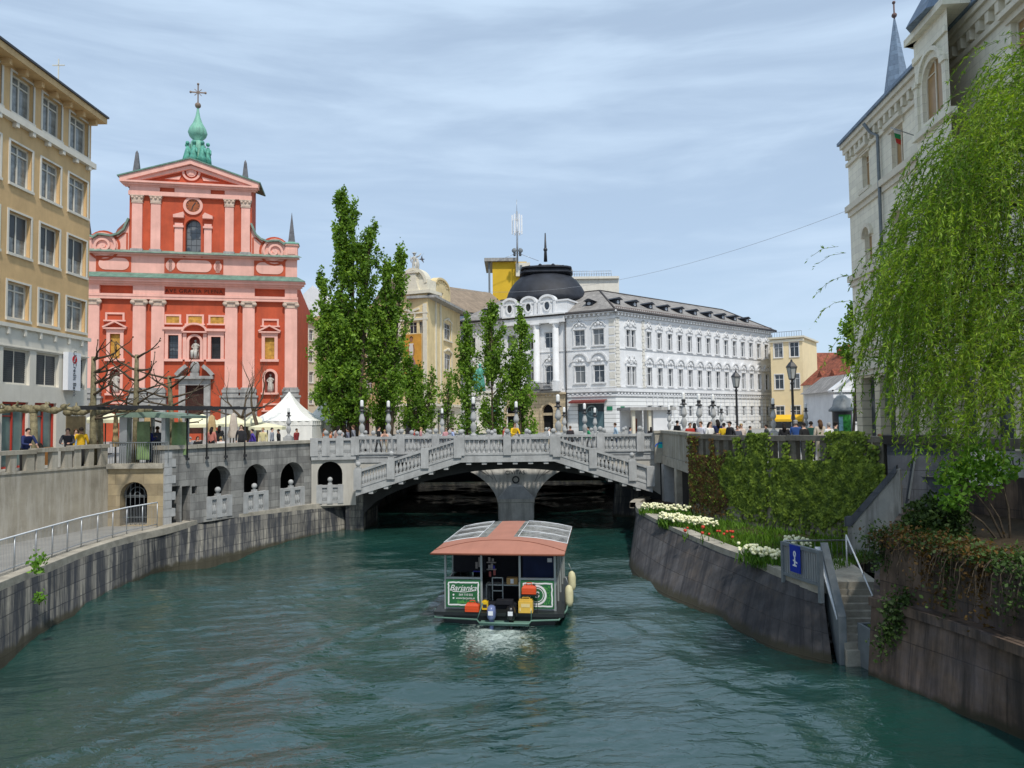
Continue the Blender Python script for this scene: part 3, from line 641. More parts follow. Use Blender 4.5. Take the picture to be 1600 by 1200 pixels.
b.tube([BKf.pt(pu(170), 5.35, -.05), BKf.pt(pu(262), 5.35, -.05)], .025, 6); b.build('railing', M['steelpaint'], pv)
# ---- railing on the left quay
rl = T('quay_railing', 'long galvanised railing with vertical bars along the left quay edge', 'railing', q_top[1]+Vector((-.4, 0, 0)))
pts = [p+Vector((-.38, .12, .05)) for p in q_top[1:7]]
dn = []
for i in range(len(pts)-1):
    n = max(2, int((pts[i+1]-pts[i]).length/.95))
    for k in range(n): dn.append(pts[i].lerp(pts[i+1], k/n))
dn.append(pts[-1]); up = Vector((0, 0, 1))
b = MB(); b.tube([p+up*1.08 for p in dn], .028, 6); b.build('top_rail', M['railwhite'], rl)
b = MB(); b.tube([p+up*.14 for p in dn], .02, 5); b.build('bottom_rail', M['steel'], rl)
b = MB()
for p in dn: b.tube([p-up*.05, p+up*1.07], .022, 5)
b.build('post', M['steel'], rl)
b = MB()
for p, q in zip(dn, dn[1:]):
    n = int((q-p).length/.085)
    for k in range(1, n): c = p.lerp(q, k/n); b.tube([c+up*.15, c+up*1.06], .0065, 4, cap=False)
b.build('bars', M['steel'], rl)
# ---- white arched abutment between gallery wall and bridge
ABf = Face((AW_B.x, AW_B.y), (BR_L, BR_Y)); ab = T('bridge_abutment', 'pale rendered abutment with an arch and a stair landing at the bridge end', 'abutment', (AW_B.x, AW_B.y, QT))
a, c = ABf.u(496, 770), ABf.u(535, 770); top = ABf.v(515, 721)
b = MB(); b.fwall(ABf, .02, ABf.L, QT-.1, 4.25, [(a, c, QT+.02, top, True)], .7); b.build('wall_face', M['bridge_warm'], ab)
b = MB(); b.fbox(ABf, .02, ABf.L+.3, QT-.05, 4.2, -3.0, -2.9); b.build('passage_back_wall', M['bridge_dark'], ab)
balustrade(ab, ABf.pt(a+.02, QT+.03, -.12), ABf.pt(c-.02, QT+.03, -.12), .12, 1.0, (.06, .5, .94), (3, 3), th=.2, ball=(1,), post_w=.3)
# ================================================================== FOOTBRIDGE
fb = T('footbridge', 'grey balustraded footbridge with two sloping stair flights over the river', 'bridge', (0, BR_Y, 0))
DECK = 4.2; FY = 40.0
frontf = Face((-9, FY), (9, FY)); backf = Face((-9, BR_Y), (9, BR_Y))
xl, xr = P(720, 690, FY).x, P(865, 690, FY).x
b = MB(); b.box(BR_L-1, BR_R+.3, BR_Y+.06, BR_Y+4.6, DECK-.35, DECK); b.box(xl-.2, xr+.2, FY-.05, BR_Y+.05, DECK-.3, DECK); b.build('deck', M['bridge'], fb)
b = MB(); b.box(BR_L-.6, BR_R+.2, BR_Y-.06, BR_Y+.1, DECK-.02, DECK+.14); b.box(BR_L-.6, BR_R+.2, BR_Y-.02, BR_Y+.05, DECK-.32, DECK-.03); b.build('cornice', M['bridge'], fb)
# arch below: spandrel with curved underside
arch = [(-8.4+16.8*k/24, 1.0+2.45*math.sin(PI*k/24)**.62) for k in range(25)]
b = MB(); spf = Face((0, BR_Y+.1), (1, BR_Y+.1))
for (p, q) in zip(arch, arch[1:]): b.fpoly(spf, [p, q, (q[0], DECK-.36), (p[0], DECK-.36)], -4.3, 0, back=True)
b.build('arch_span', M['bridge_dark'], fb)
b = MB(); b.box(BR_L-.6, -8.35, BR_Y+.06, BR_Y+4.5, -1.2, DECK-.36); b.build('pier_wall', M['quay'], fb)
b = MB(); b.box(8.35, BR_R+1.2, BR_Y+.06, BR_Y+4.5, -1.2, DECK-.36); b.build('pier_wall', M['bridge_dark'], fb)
# filled panels between deck and flights
b = MB()
b.fpoly(backf, [(.2, 2.0), (2.4, DECK-.33), (.2, DECK-.33)], -.12, -.03); b.build('side_panel', M['bridge_warm'], fb)
b = MB(); b.fpoly(backf, [(17.2, 1.9), (17.2, DECK-.33), (14.2, DECK-.33)], -.12, -.03); b.build('side_panel', M['bridge_warm'], fb)
# stair flights
zbot = P(556, 775, FY).z; xL = P(556, 775, FY).x; xR = P(1020, 778, FY).x
up = Vector((0, 0, 1))
def flight(x0, z0, x1, z1):
    b = MB(); n = 14; dx = (x1-x0)/n; dz = (z1-z0)/n; sf = Face((0, FY), (1, FY))
    lo = [(x0, z0), (x1, z1)]
    if x0 > x1: lo = lo[::-1]
    (ua, va), (ub, vb) = lo
    b.fpoly(sf, [(ua, va), (ub, vb), (ub, vb+.42), (ua, va+.42)], -.16, .04, back=True)
    b.fpoly(sf, [(ua, va+.05), (ub, vb+.05), (ub, vb+.25), (ua, va+.25)], -1.15, -.16, back=True)
    for k in range(n):
        xx0, xx1 = sorted((x0+dx*k, x0+dx*(k+1))); b.box(xx0, xx1, FY+.16, FY+1.15, z0+dz*k+.2, z0+dz*(k+1)+.25)
    o = b.build('stair_flight', M['bridge'], fb)
    b = MB()
    for k in range(1, 7): x = x0+(x1-x0)*k/7; z = z0+(z1-z0)*k/7; b.box(x-.12, x+.12, FY+.0, FY+1.1, z-.14, z+.06)
    link('bracket', b.mesh('bracket', M['bridge'], fb.location), fb)
zl = DECK-.30
flight(xL, zbot, xl, zl); flight(xR, zbot, xr, zl)
b = MB(); b.box(xl, xr, FY-.04, FY+.16, zl, zl+.42)
b.build('landing_edge', M['bridge'], fb)
b = MB()
for k in range(6): x = xl+(xr-xl)*(k+.5)/6; b.box(x-.13, x+.13, FY-.0, FY+1.1, zl-.13, zl-.005)
b.build('bracket', M['bridge'], fb)
RH = .97
balustrade(fb, (xl, FY+.06, DECK+.08), (xr, FY+.06, DECK+.08), .1, RH, (0, .5, 1), (8, 8), ball=(0, 1, 2))
fx = [(px-xL) for px in (0,)]
def fr(px, x0, x1, y): return (P(px, y, FY).x-x0)/(x1-x0)
balustrade(fb, (xL, FY+.06, zbot+.38), (xl, FY+.06, DECK+.08), .1, RH, (0.02, fr(611, xL, xl, 730), fr(664, xL, xl, 705), .97), (9, 7, 7), ball=(0, 1))
balustrade(fb, (xr, FY+.06, DECK+.08), (xR, FY+.06, zbot+.38), .1, RH, (0.03, fr(926, xr, xR, 700), fr(988, xr, xR, 730), .98), (7, 8, 7), ball=(2,))
# level rails behind the flights and over the abutment
pxs = (569, 627, 681, 720); xs = [P(p_, 690, BR_Y).x for p_ in pxs]
def lvl(par, A, B, fr_, nb, ball): return balustrade(par, A, B, .1, RH, fr_, nb, ball=ball)
A, B = Vector((BR_L, BR_Y, DECK+.14)), Vector((xs[-1], BR_Y, DECK+.14)); L = B.x-A.x
lvl(fb, A, B, [.0]+[(x-A.x)/L for x in xs[1:3]]+[1], (7, 7, 5), (1, 2))
pxs = (866, 938, 1000, 1023); xs = [P(p_, 690, BR_Y).x for p_ in pxs]
A, B = Vector((xs[0], BR_Y, DECK+.14)), Vector((xs[-1], BR_Y, DECK+.14)); L = B.x-A.x
lvl(fb, A, B, [(x-A.x)/L for x in xs], (8, 8, 3), (1, 2))
lvl(ab, ABf.pt(.1, DECK+.1, 0), ABf.pt(ABf.L, DECK+.1, 0), (.03, .3, .62, .97), (5, 5, 5), (1, 2))
b = MB(); b.fbox(ABf, .02, ABf.L, DECK-.12, DECK+.1, -.5, .14); b.build('cornice', M['bridge'], ab)
# far rail of the footbridge
lvl(fb, (-11, BR_Y+4.5, DECK), (8, BR_Y+4.5, DECK), [k/8 for k in range(9)], (7,)*8, range(9))
# ================================================================== STONE BRIDGE behind
sb = T('stone_bridge', 'old pale stone bridge with central pier and inscription behind the footbridge', 'bridge', (0, 47.5, 0))
SY = 47.4; sf = Face((-14, SY), (14, SY)); cx = P(806, 760, SY).x
b = MB()
hw = 1.15
for s in (-1, 1):
    pts = [(cx+s*(hw+5.0*(1-math.cos(PI*k/32))), .6+3.0*math.sin(PI*k/32)) for k in range(33)]
    if s > 0: pts = [p for p in pts if p[0] < 7.6]
    for (p, q) in zip(pts, pts[1:]):
        a_, c_ = (p, q) if p[0] < q[0] else (q, p)
        b.fpoly(Face((0, SY), (1, SY)), [a_, c_, (c_[0], 4.1), (a_[0], 4.1)], -14, 0, back=True)
b.fpoly(Face((0, SY), (1, SY)), [(cx-hw, -1), (cx+hw, -1), (cx+hw, 4.1), (cx-hw, 4.1)], -8, 0)
b.build('arches', M['pier'], sb)
b = MB(); b.lathe([(1.55, -1.2), (1.5, 1.0), (1.62, 1.05), (1.62, 1.25)], (cx, SY-.35, 0), 4, smooth=False, rot=PI/4, sx=1, sy=.9); b.build('pier', M['pier'], sb)
b = MB(); b.lathe([(1.6, 1.25), (.7, 1.95), (.0001, 2.1)], (cx, SY-.3, 0), 4, smooth=False, rot=PI/4); b.build('pier_cap', M['bridge'], sb)
b = MB()
for s in (-1, 1):
    for k in range(1, 6):
        t = k/6; p = (cx+s*(hw+.1+t*4.8), 3.98); q = (cx+s*(hw*.62+t*1.5+.25), 2.0+t*1.15); b.fcurve(Face((0, SY), (1, SY)), [p, q], .05, -.01, .012)
b.build('voussoir_joints', M['grey_stone'], sb)
pz0, pz1 = P(806, 743, SY).z, P(806, 734, SY).z
b = MB(); b.fbox(Face((0, SY), (1, SY)), cx-.75, cx+.75, pz0, pz1+.02, .0, .05); b.build('inscription_plaque', M['pier'], sb)
put_text(text('CIVITAS.', .36, .01), M['dark'], sb, Face((0, SY), (1, SY)), cx, (pz0+pz1)/2, .06, name='inscription')
b = MB(); rz_ = P(805, 749, SY).z; b.fcurve(Face((0, SY), (1, SY)), [(cx+.2*math.cos(2*PI*k/16), rz_-.02+.2*math.sin(2*PI*k/16)) for k in range(16)], .09, 0, .07, closed=True); b.build('ring_emblem', M['dark'], sb)
b = MB(); b.box(-14, 8.5, SY, SY+14, 3.9, STREET); b.build('deck', M['bridge'], sb)
for y_ in (SY+.2, SY+7.8): balustrade(sb, (-11, y_, STREET), (8.3, y_, STREET), .1, .92, [k/8 for k in range(9)], (0,)*8 if y_ > SY+3 else (6,)*8, ball=range(9))
# third footbridge rail
tb = T('far_footbridge', 'far pale footbridge rail beyond the stone bridge', 'bridge', (0, 62, 0))
b = MB(); b.box(-10.5, 9.5, 62, 66, 3.8, STREET); b.build('deck', M['bridge'], tb); b = MB(); b.box(-10.4, 9.4, 62.2, 73, 1.0, 3.8); b.build('shade_spandrel', M['bridge_dark'], tb)  # solid spandrel block added to shut skylight out under the bridges
balustrade(tb, (-10.5, 62, STREET), (9.5, 62, STREET), .1, .92, [k/6 for k in range(7)], (0,)*6, ball=range(7))
# banks seen through the arches
strip_wall('inner_quay_wall', [Vector((-10.1, 46, QT)), Vector((-9.4, 60, QT)), Vector((-10, 76, QT))], [Vector((-9.6, 46, 0)), Vector((-9.0, 60, 0)), Vector((-9.4, 76, 0))], M['quay'], 'shaded quay wall under the bridges on the church side', cop=M['coping'])
strip_wall('inner_quay_wall', [Vector((10.4, 76, 3.9)), Vector((7.5, 50.5, 3.9)), Vector((6.9, 46.8, 3.9)), Vector((11, 45.6, 3.9))], [Vector((10.0, 76, 0)), Vector((7.1, 50.5, 0)), Vector((6.5, 46.5, 0)), Vector((11, 45.2, 0))], M['quay'], 'pale quay wall glimpsed beneath the right stair flight', cop=None)
strip_wall('end_quay_wall', [Vector((-11, 76, 4.1)), Vector((0, 76.4, 4.1)), Vector((11, 76, 4.1))], [Vector((-11, 75.8, 0)), Vector((0, 76.2, 0)), Vector((11, 75.8, 0))], M['quay'], 'distant quay wall closing the river beyond the bridges', cop=None)
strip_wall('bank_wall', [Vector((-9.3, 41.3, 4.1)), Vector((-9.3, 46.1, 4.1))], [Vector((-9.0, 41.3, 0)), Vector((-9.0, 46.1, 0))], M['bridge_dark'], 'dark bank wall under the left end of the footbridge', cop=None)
# ================================================================== RIGHT BANK
# planter quay with rounded nose
pq_top = [G(x, y, 1.75) for x, y in ((1224, 893), (1175, 873), (1120, 853), (1060, 828), (1015, 806), (997, 793), (1000, 783), (1020, 775))]
pq_bot = [G(x, y, 0) for x, y in ((1212, 1012), (1150, 982), (1094, 950), (1040, 928), (1000, 902), (984, 880), (990, 862), (1012, 850))]
pq_top.insert(0, G(1285, 914, 1.72)); pq_bot.insert(0, G(1300, 1035, 0))
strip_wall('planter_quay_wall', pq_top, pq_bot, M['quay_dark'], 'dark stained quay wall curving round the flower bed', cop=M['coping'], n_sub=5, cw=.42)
# soil bed
CWf = Face((P1.x, P1.y), (P2.x, P2.y))
pl = T('flower_bed', 'raised bed of soil and grass below the creeper wall', 'flower bed', (pq_top[3].x, pq_top[3].y, 1.6))
def dense2(p, n=5):
    out = []
    for i in range(len(p)-1):
        for k in range(n):
            t = k/n; p0, p1, p2, p3 = p[max(i-1, 0)], p[i], p[i+1], p[min(i+2, len(p)-1)]
            out.append(.5*((2*p1)+(p2-p0)*t+(2*p0-5*p1+4*p2-p3)*t*t+(3*p1-p0-3*p2+p3)*t**3))
    return out+[p[-1]]
edge = dense2(pq_top)
b = MB(); E = [Vector((p.x, p.y, 1.62)) for p in edge]; poly = E+[Vector((8.6, 38.5, 1.7)), Vector((P1.x+.3, P1.y, 1.75)), Vector((P2.x+.3, P2.y, 1.75)), Vector((11.9, 23.8, 1.65)), Vector((9.0, 21.3, 1.62))]
b.add(poly, [tuple(range(len(poly)))]); b.build('soil', M['soil'], pl)
# inside-the-bed test and sample points
P2D = [(p.x, p.y) for p in poly]
def inside(x, y):
    c = False; n = len(P2D); j = n-1
    for i in range(n):
        xi, yi = P2D[i]; xj, yj = P2D[j]
        if (yi > y) != (yj > y) and x < (xj-xi)*(y-yi)/(yj-yi)+xi: c = not c
        j = i
    return c
eN = np.array([(p.x, p.y) for p in edge])
pts = []
while len(pts) < 15000:
    x, y = 4+RNG.random()*9, 19.6+RNG.random()*15.5
    if inside(x, y) and np.min(np.hypot(eN[:, 0]-x, eN[:, 1]-y)) > .42+.1*RNG.random(): pts.append((x, y, 0))
pts = np.array(pts); hgt = .07+.17*RNG.random(len(pts))*(.5+.8*(np.sin(pts[:, 0]*2.3)*np.sin(pts[:, 1]*1.7) > 0))
pts[:, 2] = 1.66+hgt/2
V = leaves(pts, hgt*1.2, aspect=.13, droop=(.28, (0, 0, 1)))
g = leaf_obj('grass', V, LG); tag(g, 'bright green grass and leaves growing in the flower bed', 'grass', kind='stuff')
# creeper wall
zt = 5.42
cw = T('creeper_wall', 'long wall covered in green creeper with a pillared parapet on top', 'wall', (P1.x, P1.y, 1.6))
b = MB(); b.fbox(CWf, 0, CWf.L, 1.5, STREET+.02, -.5, 0); b.build('wall_face', M['concrete'], cw)
parapet(cw, CWf, [(0, 1.4, .02), (1.42, 3.0, -.02), (3.02, 5.4, .0), (5.42, CWf.L-.02, .03)], zt, STREET+.02, .8, M['parapet_dark'], thick=.4, cap=.2)
# creeper leaves: overlapping shingles, thinner at the foot, tufts on the pillars
N = 40000; u_ = RNG.random(N)*CWf.L; v_ = 1.9+RNG.random(N)**.92*(STREET+.35-1.9)
dens = .5+.5*np.sin(u_*2.1+np.sin(v_*1.9)*1.3)*np.sin(v_*2.6+u_*.8)
keep = (RNG.random(N) < .35+.9*dens)
low = v_ < 2.05+.45*np.abs(np.sin(u_*1.7+.6)); keep &= ~(low & (RNG.random(N) < .85))
keep &= ~((np.abs(u_-4.55) < .12+.05*np.sin(v_*5)) & (RNG.random(N) < .8))
u_, v_ = u_[keep], v_[keep]
tu, tv = [], []
for (c, wd, h, n) in ((.25, .25, 1.2, 330), (1.45, .12, 1.1, 120), (2.3, .3, .6, 160), (2.95, .18, 1.2, 160), (3.75, .33, 1.34, 700), (4.2, .35, 1.36, 700), (5.4, .16, 1.0, 130), (6.5, .16, 1.1, 140), (7.6, .35, 1.45, 700), (8.3, .5, 1.45, 1000), (9.1, .2, 1.0, 160)):
    tu.append(c+RNG.normal(0, wd*.6, n)); tv.append(STREET+RNG.random(n)**1.2*h)
u_ = np.concatenate([u_]+tu); v_ = np.concatenate([v_]+tv)
ok = (u_ > -.2) & (u_ < CWf.L); u_, v_ = u_[ok], v_[ok]
cl = np.sin(u_*5.1+v_*1.3)*np.sin(v_*7.3+np.sin(u_*3)*2)
dd = .04+.05*RNG.random(len(u_))+.035*np.clip(cl, 0, 1)
C = np.array(CWf.A)[None]+u_[:, None]*np.array(CWf.U)+dd[:, None]*np.array(CWf.N); C[:, 2] = v_
def shingle(C, size):
    n = len(C); U = np.array(CWf.U); Nn = np.array(CWf.N)
    d = np.array([0, 0, -1])+U*RNG.normal(0, .45, (n, 1))+Nn*(.35+.3*RNG.random((n, 1))); d /= np.linalg.norm(d, axis=1)[:, None]
    e = U+np.array([0, 0, 1])*RNG.normal(0, .35, (n, 1)); e -= d*np.sum(e*d, 1)[:, None]; e /= np.linalg.norm(e, axis=1)[:, None]
    s = size*(.65+.7*RNG.random((n, 1)))/2; nn = np.cross(e, d)
    V = np.empty((n, 4, 3)); V[:, 0] = C-d*s; V[:, 1] = C+e*s*.85-nn*s*.25; V[:, 2] = C+d*s; V[:, 3] = C-e*s*.85-nn*s*.25; return V
rus = (u_ < 2.1+.25*np.sin(v_*3)) & (RNG.random(len(u_)) < .8)
iv = T('creeper', 'dense green creeper hanging over the wall and parapet pillars', 'creeper', (P1.x, P1.y, 1.6))
leaf_obj('leaves', shingle(C[~rus], .128), LI, iv); leaf_obj('russet_leaves', shingle(C[rus][::1], .12), LIR, iv)
b = MB()
for k in range(9):
    u0 = .8+k*1.15; p = CWf.pt(u0, 1.7, .05); pp = [p]
    for j in range(6): p = p+CWf.U*random.uniform(-.22, .22)+Vector((0, 0, .36)); pp.append(p)
    b.tube(pp, [.03-.004*j for j in range(7)], 5)
b.build('stem', M['bark'], iv)
# end wall block and porch between creeper wall and footbridge
ew = T('bank_porch', 'concrete bank porch with open pillars and graffiti patch beside the footbridge', 'porch', (BR_R, BR_Y-.3, 1.5))
ef = Face((BR_R+.1, BR_Y-.5), (P1.x, P1.y+.02))
b = MB(); b.fbox(ef, -.3, ef.L, STREET-.02, 5.36, -.4, .0); b.fbox(ef, -.3, ef.L, 5.36, 5.50, -.5, .08)
fe = Face((BR_R-.3, BR_Y-.52), (BR_R+1.1, BR_Y-.52)); b.build('parapet', M['concrete'], ew)
b = MB(); b.fbox(fe, 0, 1.1, STREET-.45, 5.34, -.35, 0); b.fbox(fe, -.05, 1.2, 5.34, 5.48, -.4, .06); b.fbox(ef, -.2, ef.L, STREET-.5, STREET-.03, -3.5, .04); b.build('slab', M['coping'], ew)
b = MB()
px0, px1 = P(1034, 750, BR_Y-.6).x, P(1050, 750, BR_Y-.6).x
b.box(px0, px1, BR_Y-1.1, BR_Y-.55, 1.2, STREET-.5); b.build('pillar', M['bridge'], ew)
b = MB(); y_ = 36.5; b.box(P(1057, 750, y_).x, P(1066, 750, y_).x, y_, y_+.5, 1.2, STREET-.5); b.build('pillar', M['coping'], ew)
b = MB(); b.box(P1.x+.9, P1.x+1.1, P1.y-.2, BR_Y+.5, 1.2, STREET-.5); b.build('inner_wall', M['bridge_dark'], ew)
gf = M.setdefault('graffiti', mk('graffiti_teal', (.02, .42, .40), var=.5, scale=6))
b = MB(); gx0, gx1 = P(1028, 695, BR_Y-.5).x, P(1046, 695, BR_Y-.5).x; z0, z1 = P(1037, 700, BR_Y-.5).z, P(1037, 690, BR_Y-.5).z
gF = Face((0, BR_Y-.52), (1, BR_Y-.52))
b.fpoly(gF, [(gx0, z0), (gx1, z0+.02), (gx1-.03, z1), (gx0+.05, z1-.02)], -.01, .012)
b.fcurve(gF, [(gx0+.15+.3*math.cos(PI*k/8), z0+.08+.2*math.sin(PI*k/8)) for k in range(9)], .06, .013, .02, 1)
b.build('graffiti_patch', [gf, mk('graffiti_blue', (.02, .10, .5), var=.2)], ew)
# big bluish stone pier at the end of the creeper wall
PEf = Face((P2.x+.05, P2.y-.05), (P2.x+1.55, P2.y-1.1))
pe = T('stone_pier', 'broad blue grey stone pier with a flat cap at the creeper end', 'stone pier', (P2.x, P2.y, 1.5))
b = MB(); b.fbox(PEf, 0, PEf.L, 1.2, 5.2, -1.0, .06); b.build('pier_body', M['bluestone'], pe)
b = MB(); b.fbox(PEf, -.12, PEf.L+.1, 5.2, 5.5, -1.1, .2); b.build('cap', M['bridge_dark'], pe)
b = MB(); b.bar(PEf.pt(.9, 5.1, .12), PEf.pt(.6, 3.4, .1), .05, .05); b.build('pipe', M['steelpaint'], pe)
# right hand street parapet running on
RPf = Face((P2.x+1.6, P2.y-1.1), (19.5, 12))
rp = T('street_parapet', 'dark parapet wall with rectangular openings behind the hanging willow', 'parapet wall', (RPf.A.x, RPf.A.y, 1.5))
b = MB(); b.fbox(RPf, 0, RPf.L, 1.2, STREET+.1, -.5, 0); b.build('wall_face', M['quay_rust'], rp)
parapet(rp, RPf, [(0, 4.0, 0), (4.02, 9, .03), (9.02, RPf.L, 0)], zt, STREET+.1, 1.15, M['parapet_dark'], thick=.4, cap=.3)
# concrete stair wall with sloping dark cap
swf = Face((G(1327, 880, 1.9).x, 24.2), (P2.x+.3, 23.4)); 
sA = P(1324, 814, 24.0); sB = P(1395, 733, 23.2); swf = Face((sA.x, sA.y), (sB.x, sB.y))
sw = T('stair_wall', 'pale rendered wall with a sloping dark coping beside the river steps', 'stair wall', (sA.x, sA.y, 1.5))
b = MB(); b.fpoly(swf, [(0, 1.2), (swf.L+.2, 1.2), (swf.L+.2, sB.z), (swf.L, sB.z), (.12, sA.z+.02), (0, sA.z)], -.28, 0, back=True); b.build('wall_face', M['stairwall'], sw)
b = MB(); b.fpoly(swf, [(-.08, sA.z-.18), (.12, sA.z-.15), (swf.L+.1, sB.z-.12), (swf.L+.1, sB.z+.12), (.1, sA.z+.14), (-.08, sA.z+.12)], -.34, .05, back=True); b.build('coping', M['bluestone'], sw)
# steps down to the water
st = T('river_steps', 'narrow stone steps leading down to the water between metal side plates', 'steps', G(1325, 1020, .5))
tA, tB = G(1300, 908, 1.7), G(1352, 908, 1.7); bA, bB = G(1322, 1018, .35), G(1352, 1018, .35)
n = 9; b = MB()
for k in range(n):
    t0, t1 = k/n, (k+1)/n; z = 1.66-(k+1)*(1.3/n)
    a0, a1, c1, c0 = tA.lerp(bA, t0), tA.lerp(bA, t1), tB.lerp(bB, t1)+Vector((.3, 0, 0)), tB.lerp(bB, t0)+Vector((.3, 0, 0))
    q = [Vector((p.x, p.y, z)) for p in (a0, a1, c1, c0)]; w_ = [Vector((p.x, p.y, -.6)) for p in (a0, a1, c1, c0)]
    b.add(q+w_, [(0, 1, 2, 3), (1, 5, 6, 2), (0, 4, 5, 1), (3, 2, 6, 7)])
b.build('steps', M['coping'], st)
# landing at the head of the steps
b = MB(); q = [tA+Vector((-.3, -.1, 0)), tB+Vector((.3, -.1, 0)), tB+Vector((.9, 3.2, 0)), tA+Vector((.2, 3.2, 0))]
b.add([Vector((p.x, p.y, 1.70)) for p in q]+[Vector((p.x, p.y, 1.2)) for p in q], [(0, 1, 2, 3), (0, 4, 5, 1), (1, 5, 6, 2), (2, 6, 7, 3), (3, 7, 4, 0)]); b.build('landing', M['coping'], st)
b = MB()
a = G(1283, 905, 1.75)+Vector((-.02, -.08, 0)); c = G(1312, 1030, .1)
side = Vector((.2, 0, 0))
b.add([a+Vector((0, 0, 1.0)), c+Vector((0, 0, 1.05)), c+Vector((0, 0, -.5)), a+Vector((0, 0, -.2)), a+side+Vector((0, 0, 1.0)), c+side+Vector((0, 0, 1.05)), c+side+Vector((0, 0, -.5)), a+side+Vector((0, 0, -.2))], [(0, 1, 2, 3), (4, 7, 6, 5), (0, 4, 5, 1), (1, 5, 6, 2), (0, 3, 7, 4)])
b.build('side_plate', M['steelpaint'], st)
b = MB(); hA = P(1277, 855, a.y+.1); hB = P(1312, 968, c.y+.1); b.bar(hA, hB, .14, .05); b.build('handrail', M['railwhite'], st)
b = MB(); r0 = P(1322, 836, 20.6); r1 = P(1379, 967, 18.2); b.tube([r0, r1], .022, 6); b.tube([r0, r0-Vector((0, 0, .9))], .02, 6); b.tube([r1, r1-Vector((0, 0, .8))], .02, 6); b.build('handrail', M['railwhite'], st)
b = MB(); g0 = G(1350, 1025, .3); b.box(g0.x, g0.x+.07, g0.y-.35, g0.y+.3, -.4, P(1350, 978, g0.y).z); b.box(g0.x+.07, g0.x+.55, g0.y+.22, g0.y+.3, -.4, P(1350, 978, g0.y).z); b.build('gate_plate', M['steelpaint'], st)
# slatted metal guard with the blue mooring sign
gA, gB = G(1223, 895, 1.75), G(1284, 915, 1.75); gF = Face((gA.x, gA.y-.02), (gB.x, gB.y-.02))
gd = T('metal_guard', 'low slatted grey metal guard beside the head of the river steps', 'guard rail', gA)
zt_ = gF.v(1225, 846)
b = MB(); b.fbox(gF, 0, .09, 1.5, zt_, -.06, .06); b.fbox(gF, gF.L-.1, gF.L, 1.3, zt_, -.06, .06); b.fbox(gF, .09, gF.L-.1, zt_-.09, zt_, -.06, .06); b.fbox(gF, .09, gF.L-.1, 1.72, 1.8, -.05, .05); b.build('frame', M['steelpaint'], gd)
b = MB(); nn = 15
for k in range(nn): u0 = .1+(gF.L-.2)*k/nn; b.fbox(gF, u0, u0+(gF.L-.2)/nn*.72, 1.8, zt_-.09, -.02, .015)
b.build('slats', M['steel'], gd)
sg = T('mooring_sign', 'blue mooring sign with a white bollard symbol on the metal guard', 'sign', gF.pt(gF.u(1246, 880), 2.2, .08))
uc, vc = gF.u(1246, 873), gF.v(1246, 873); hw_, hh_ = gF.u(1254, 873)-uc, gF.v(1246, 852)-vc
b = MB(); b.fbox(gF, uc-hw_, uc+hw_, vc-hh_, vc+hh_, .062, .085); b.build('board', mk('sign_blue', (.012, .035, .33), var=.05, rough=.4), sg)
b = MB(); s_ = hh_/1.0
b.fcurve(gF, [(uc+.09*s_*2*math.cos(2*PI*k/14)*.62, vc+.36*s_+.18*s_*math.sin(2*PI*k/14)) for k in range(14)], .055*s_*2, .086, .092, closed=True)
b.fpoly(gF, [(uc-.09*s_, vc-.5*s_), (uc+.1*s_, vc-.5*s_), (uc+.06*s_, vc+.18*s_), (uc-.05*s_, vc+.18*s_)], .086, .092)
b.fcurve(gF, [(uc-.25*s_, vc-.5*s_), (uc+.22*s_, vc-.5*s_)], .1*s_, .086, .0925); b.fcurve(gF, [(uc-.2*s_, vc-.1*s_), (uc+.3*s_, vc-.28*s_)], .1*s_, .086, .093)
b.build('bollard_symbol', M['railwhite'], sg)
# thin rail at the head of the bed
b = MB(); ra, rb = P(1226, 845, gA.y+.1), P(1324, 844, 23.6); b.tube([ra, rb], .025, 6)
hr = T('bed_rail', 'thin pale rail closing the flower bed beside the steps', 'railing', (ra.x, ra.y, 1.7)); b.build('top_rail', M['steel'], hr)
b = MB()
for k in range(12): p = ra.lerp(rb, k/11); b.tube([p, Vector((p.x, p.y, 1.65))], .008, 4)
b.build('bars', M['steelpaint'], hr)
# near right quay, lower wall then set-back terrace wall
nb_top = [G(1362, 935, 1.8), G(1440, 958, 1.8), G(1520, 983, 1.8), G(1600, 1012, 1.8)]
nb_bot = [G(1356, 1062, 0), G(1430, 1094, 0), G(1515, 1127, 0), G(1600, 1158, 0)]
dv = (nb_top[-1]-nb_top[-3]).normalized(); nb_top += [nb_top[-1]+dv*1.7*k for k in range(1, 6)]; df = nb_bot[3]-nb_top[3]; nb_bot += [p+df for p in nb_top[4:]]
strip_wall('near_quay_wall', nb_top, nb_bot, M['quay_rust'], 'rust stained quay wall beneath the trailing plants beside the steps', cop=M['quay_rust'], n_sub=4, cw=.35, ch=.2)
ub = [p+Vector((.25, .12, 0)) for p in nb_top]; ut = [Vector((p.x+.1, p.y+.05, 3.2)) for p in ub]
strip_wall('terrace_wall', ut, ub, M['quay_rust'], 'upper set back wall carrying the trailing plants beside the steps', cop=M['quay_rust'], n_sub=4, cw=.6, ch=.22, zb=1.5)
b = MB(); b.add([Vector((p.x, p.y, 1.86)) for p in nb_top]+[Vector((p.x+1, p.y+.5, 1.86)) for p in nb_top[::-1]], [tuple(range(2*len(nb_top)))]); lg = T('ledge_strip', 'flat stone ledge between the lower and upper right bank walls', 'ledge', nb_top[0]); b.build('ledge_top', M['quay_rust'], lg)
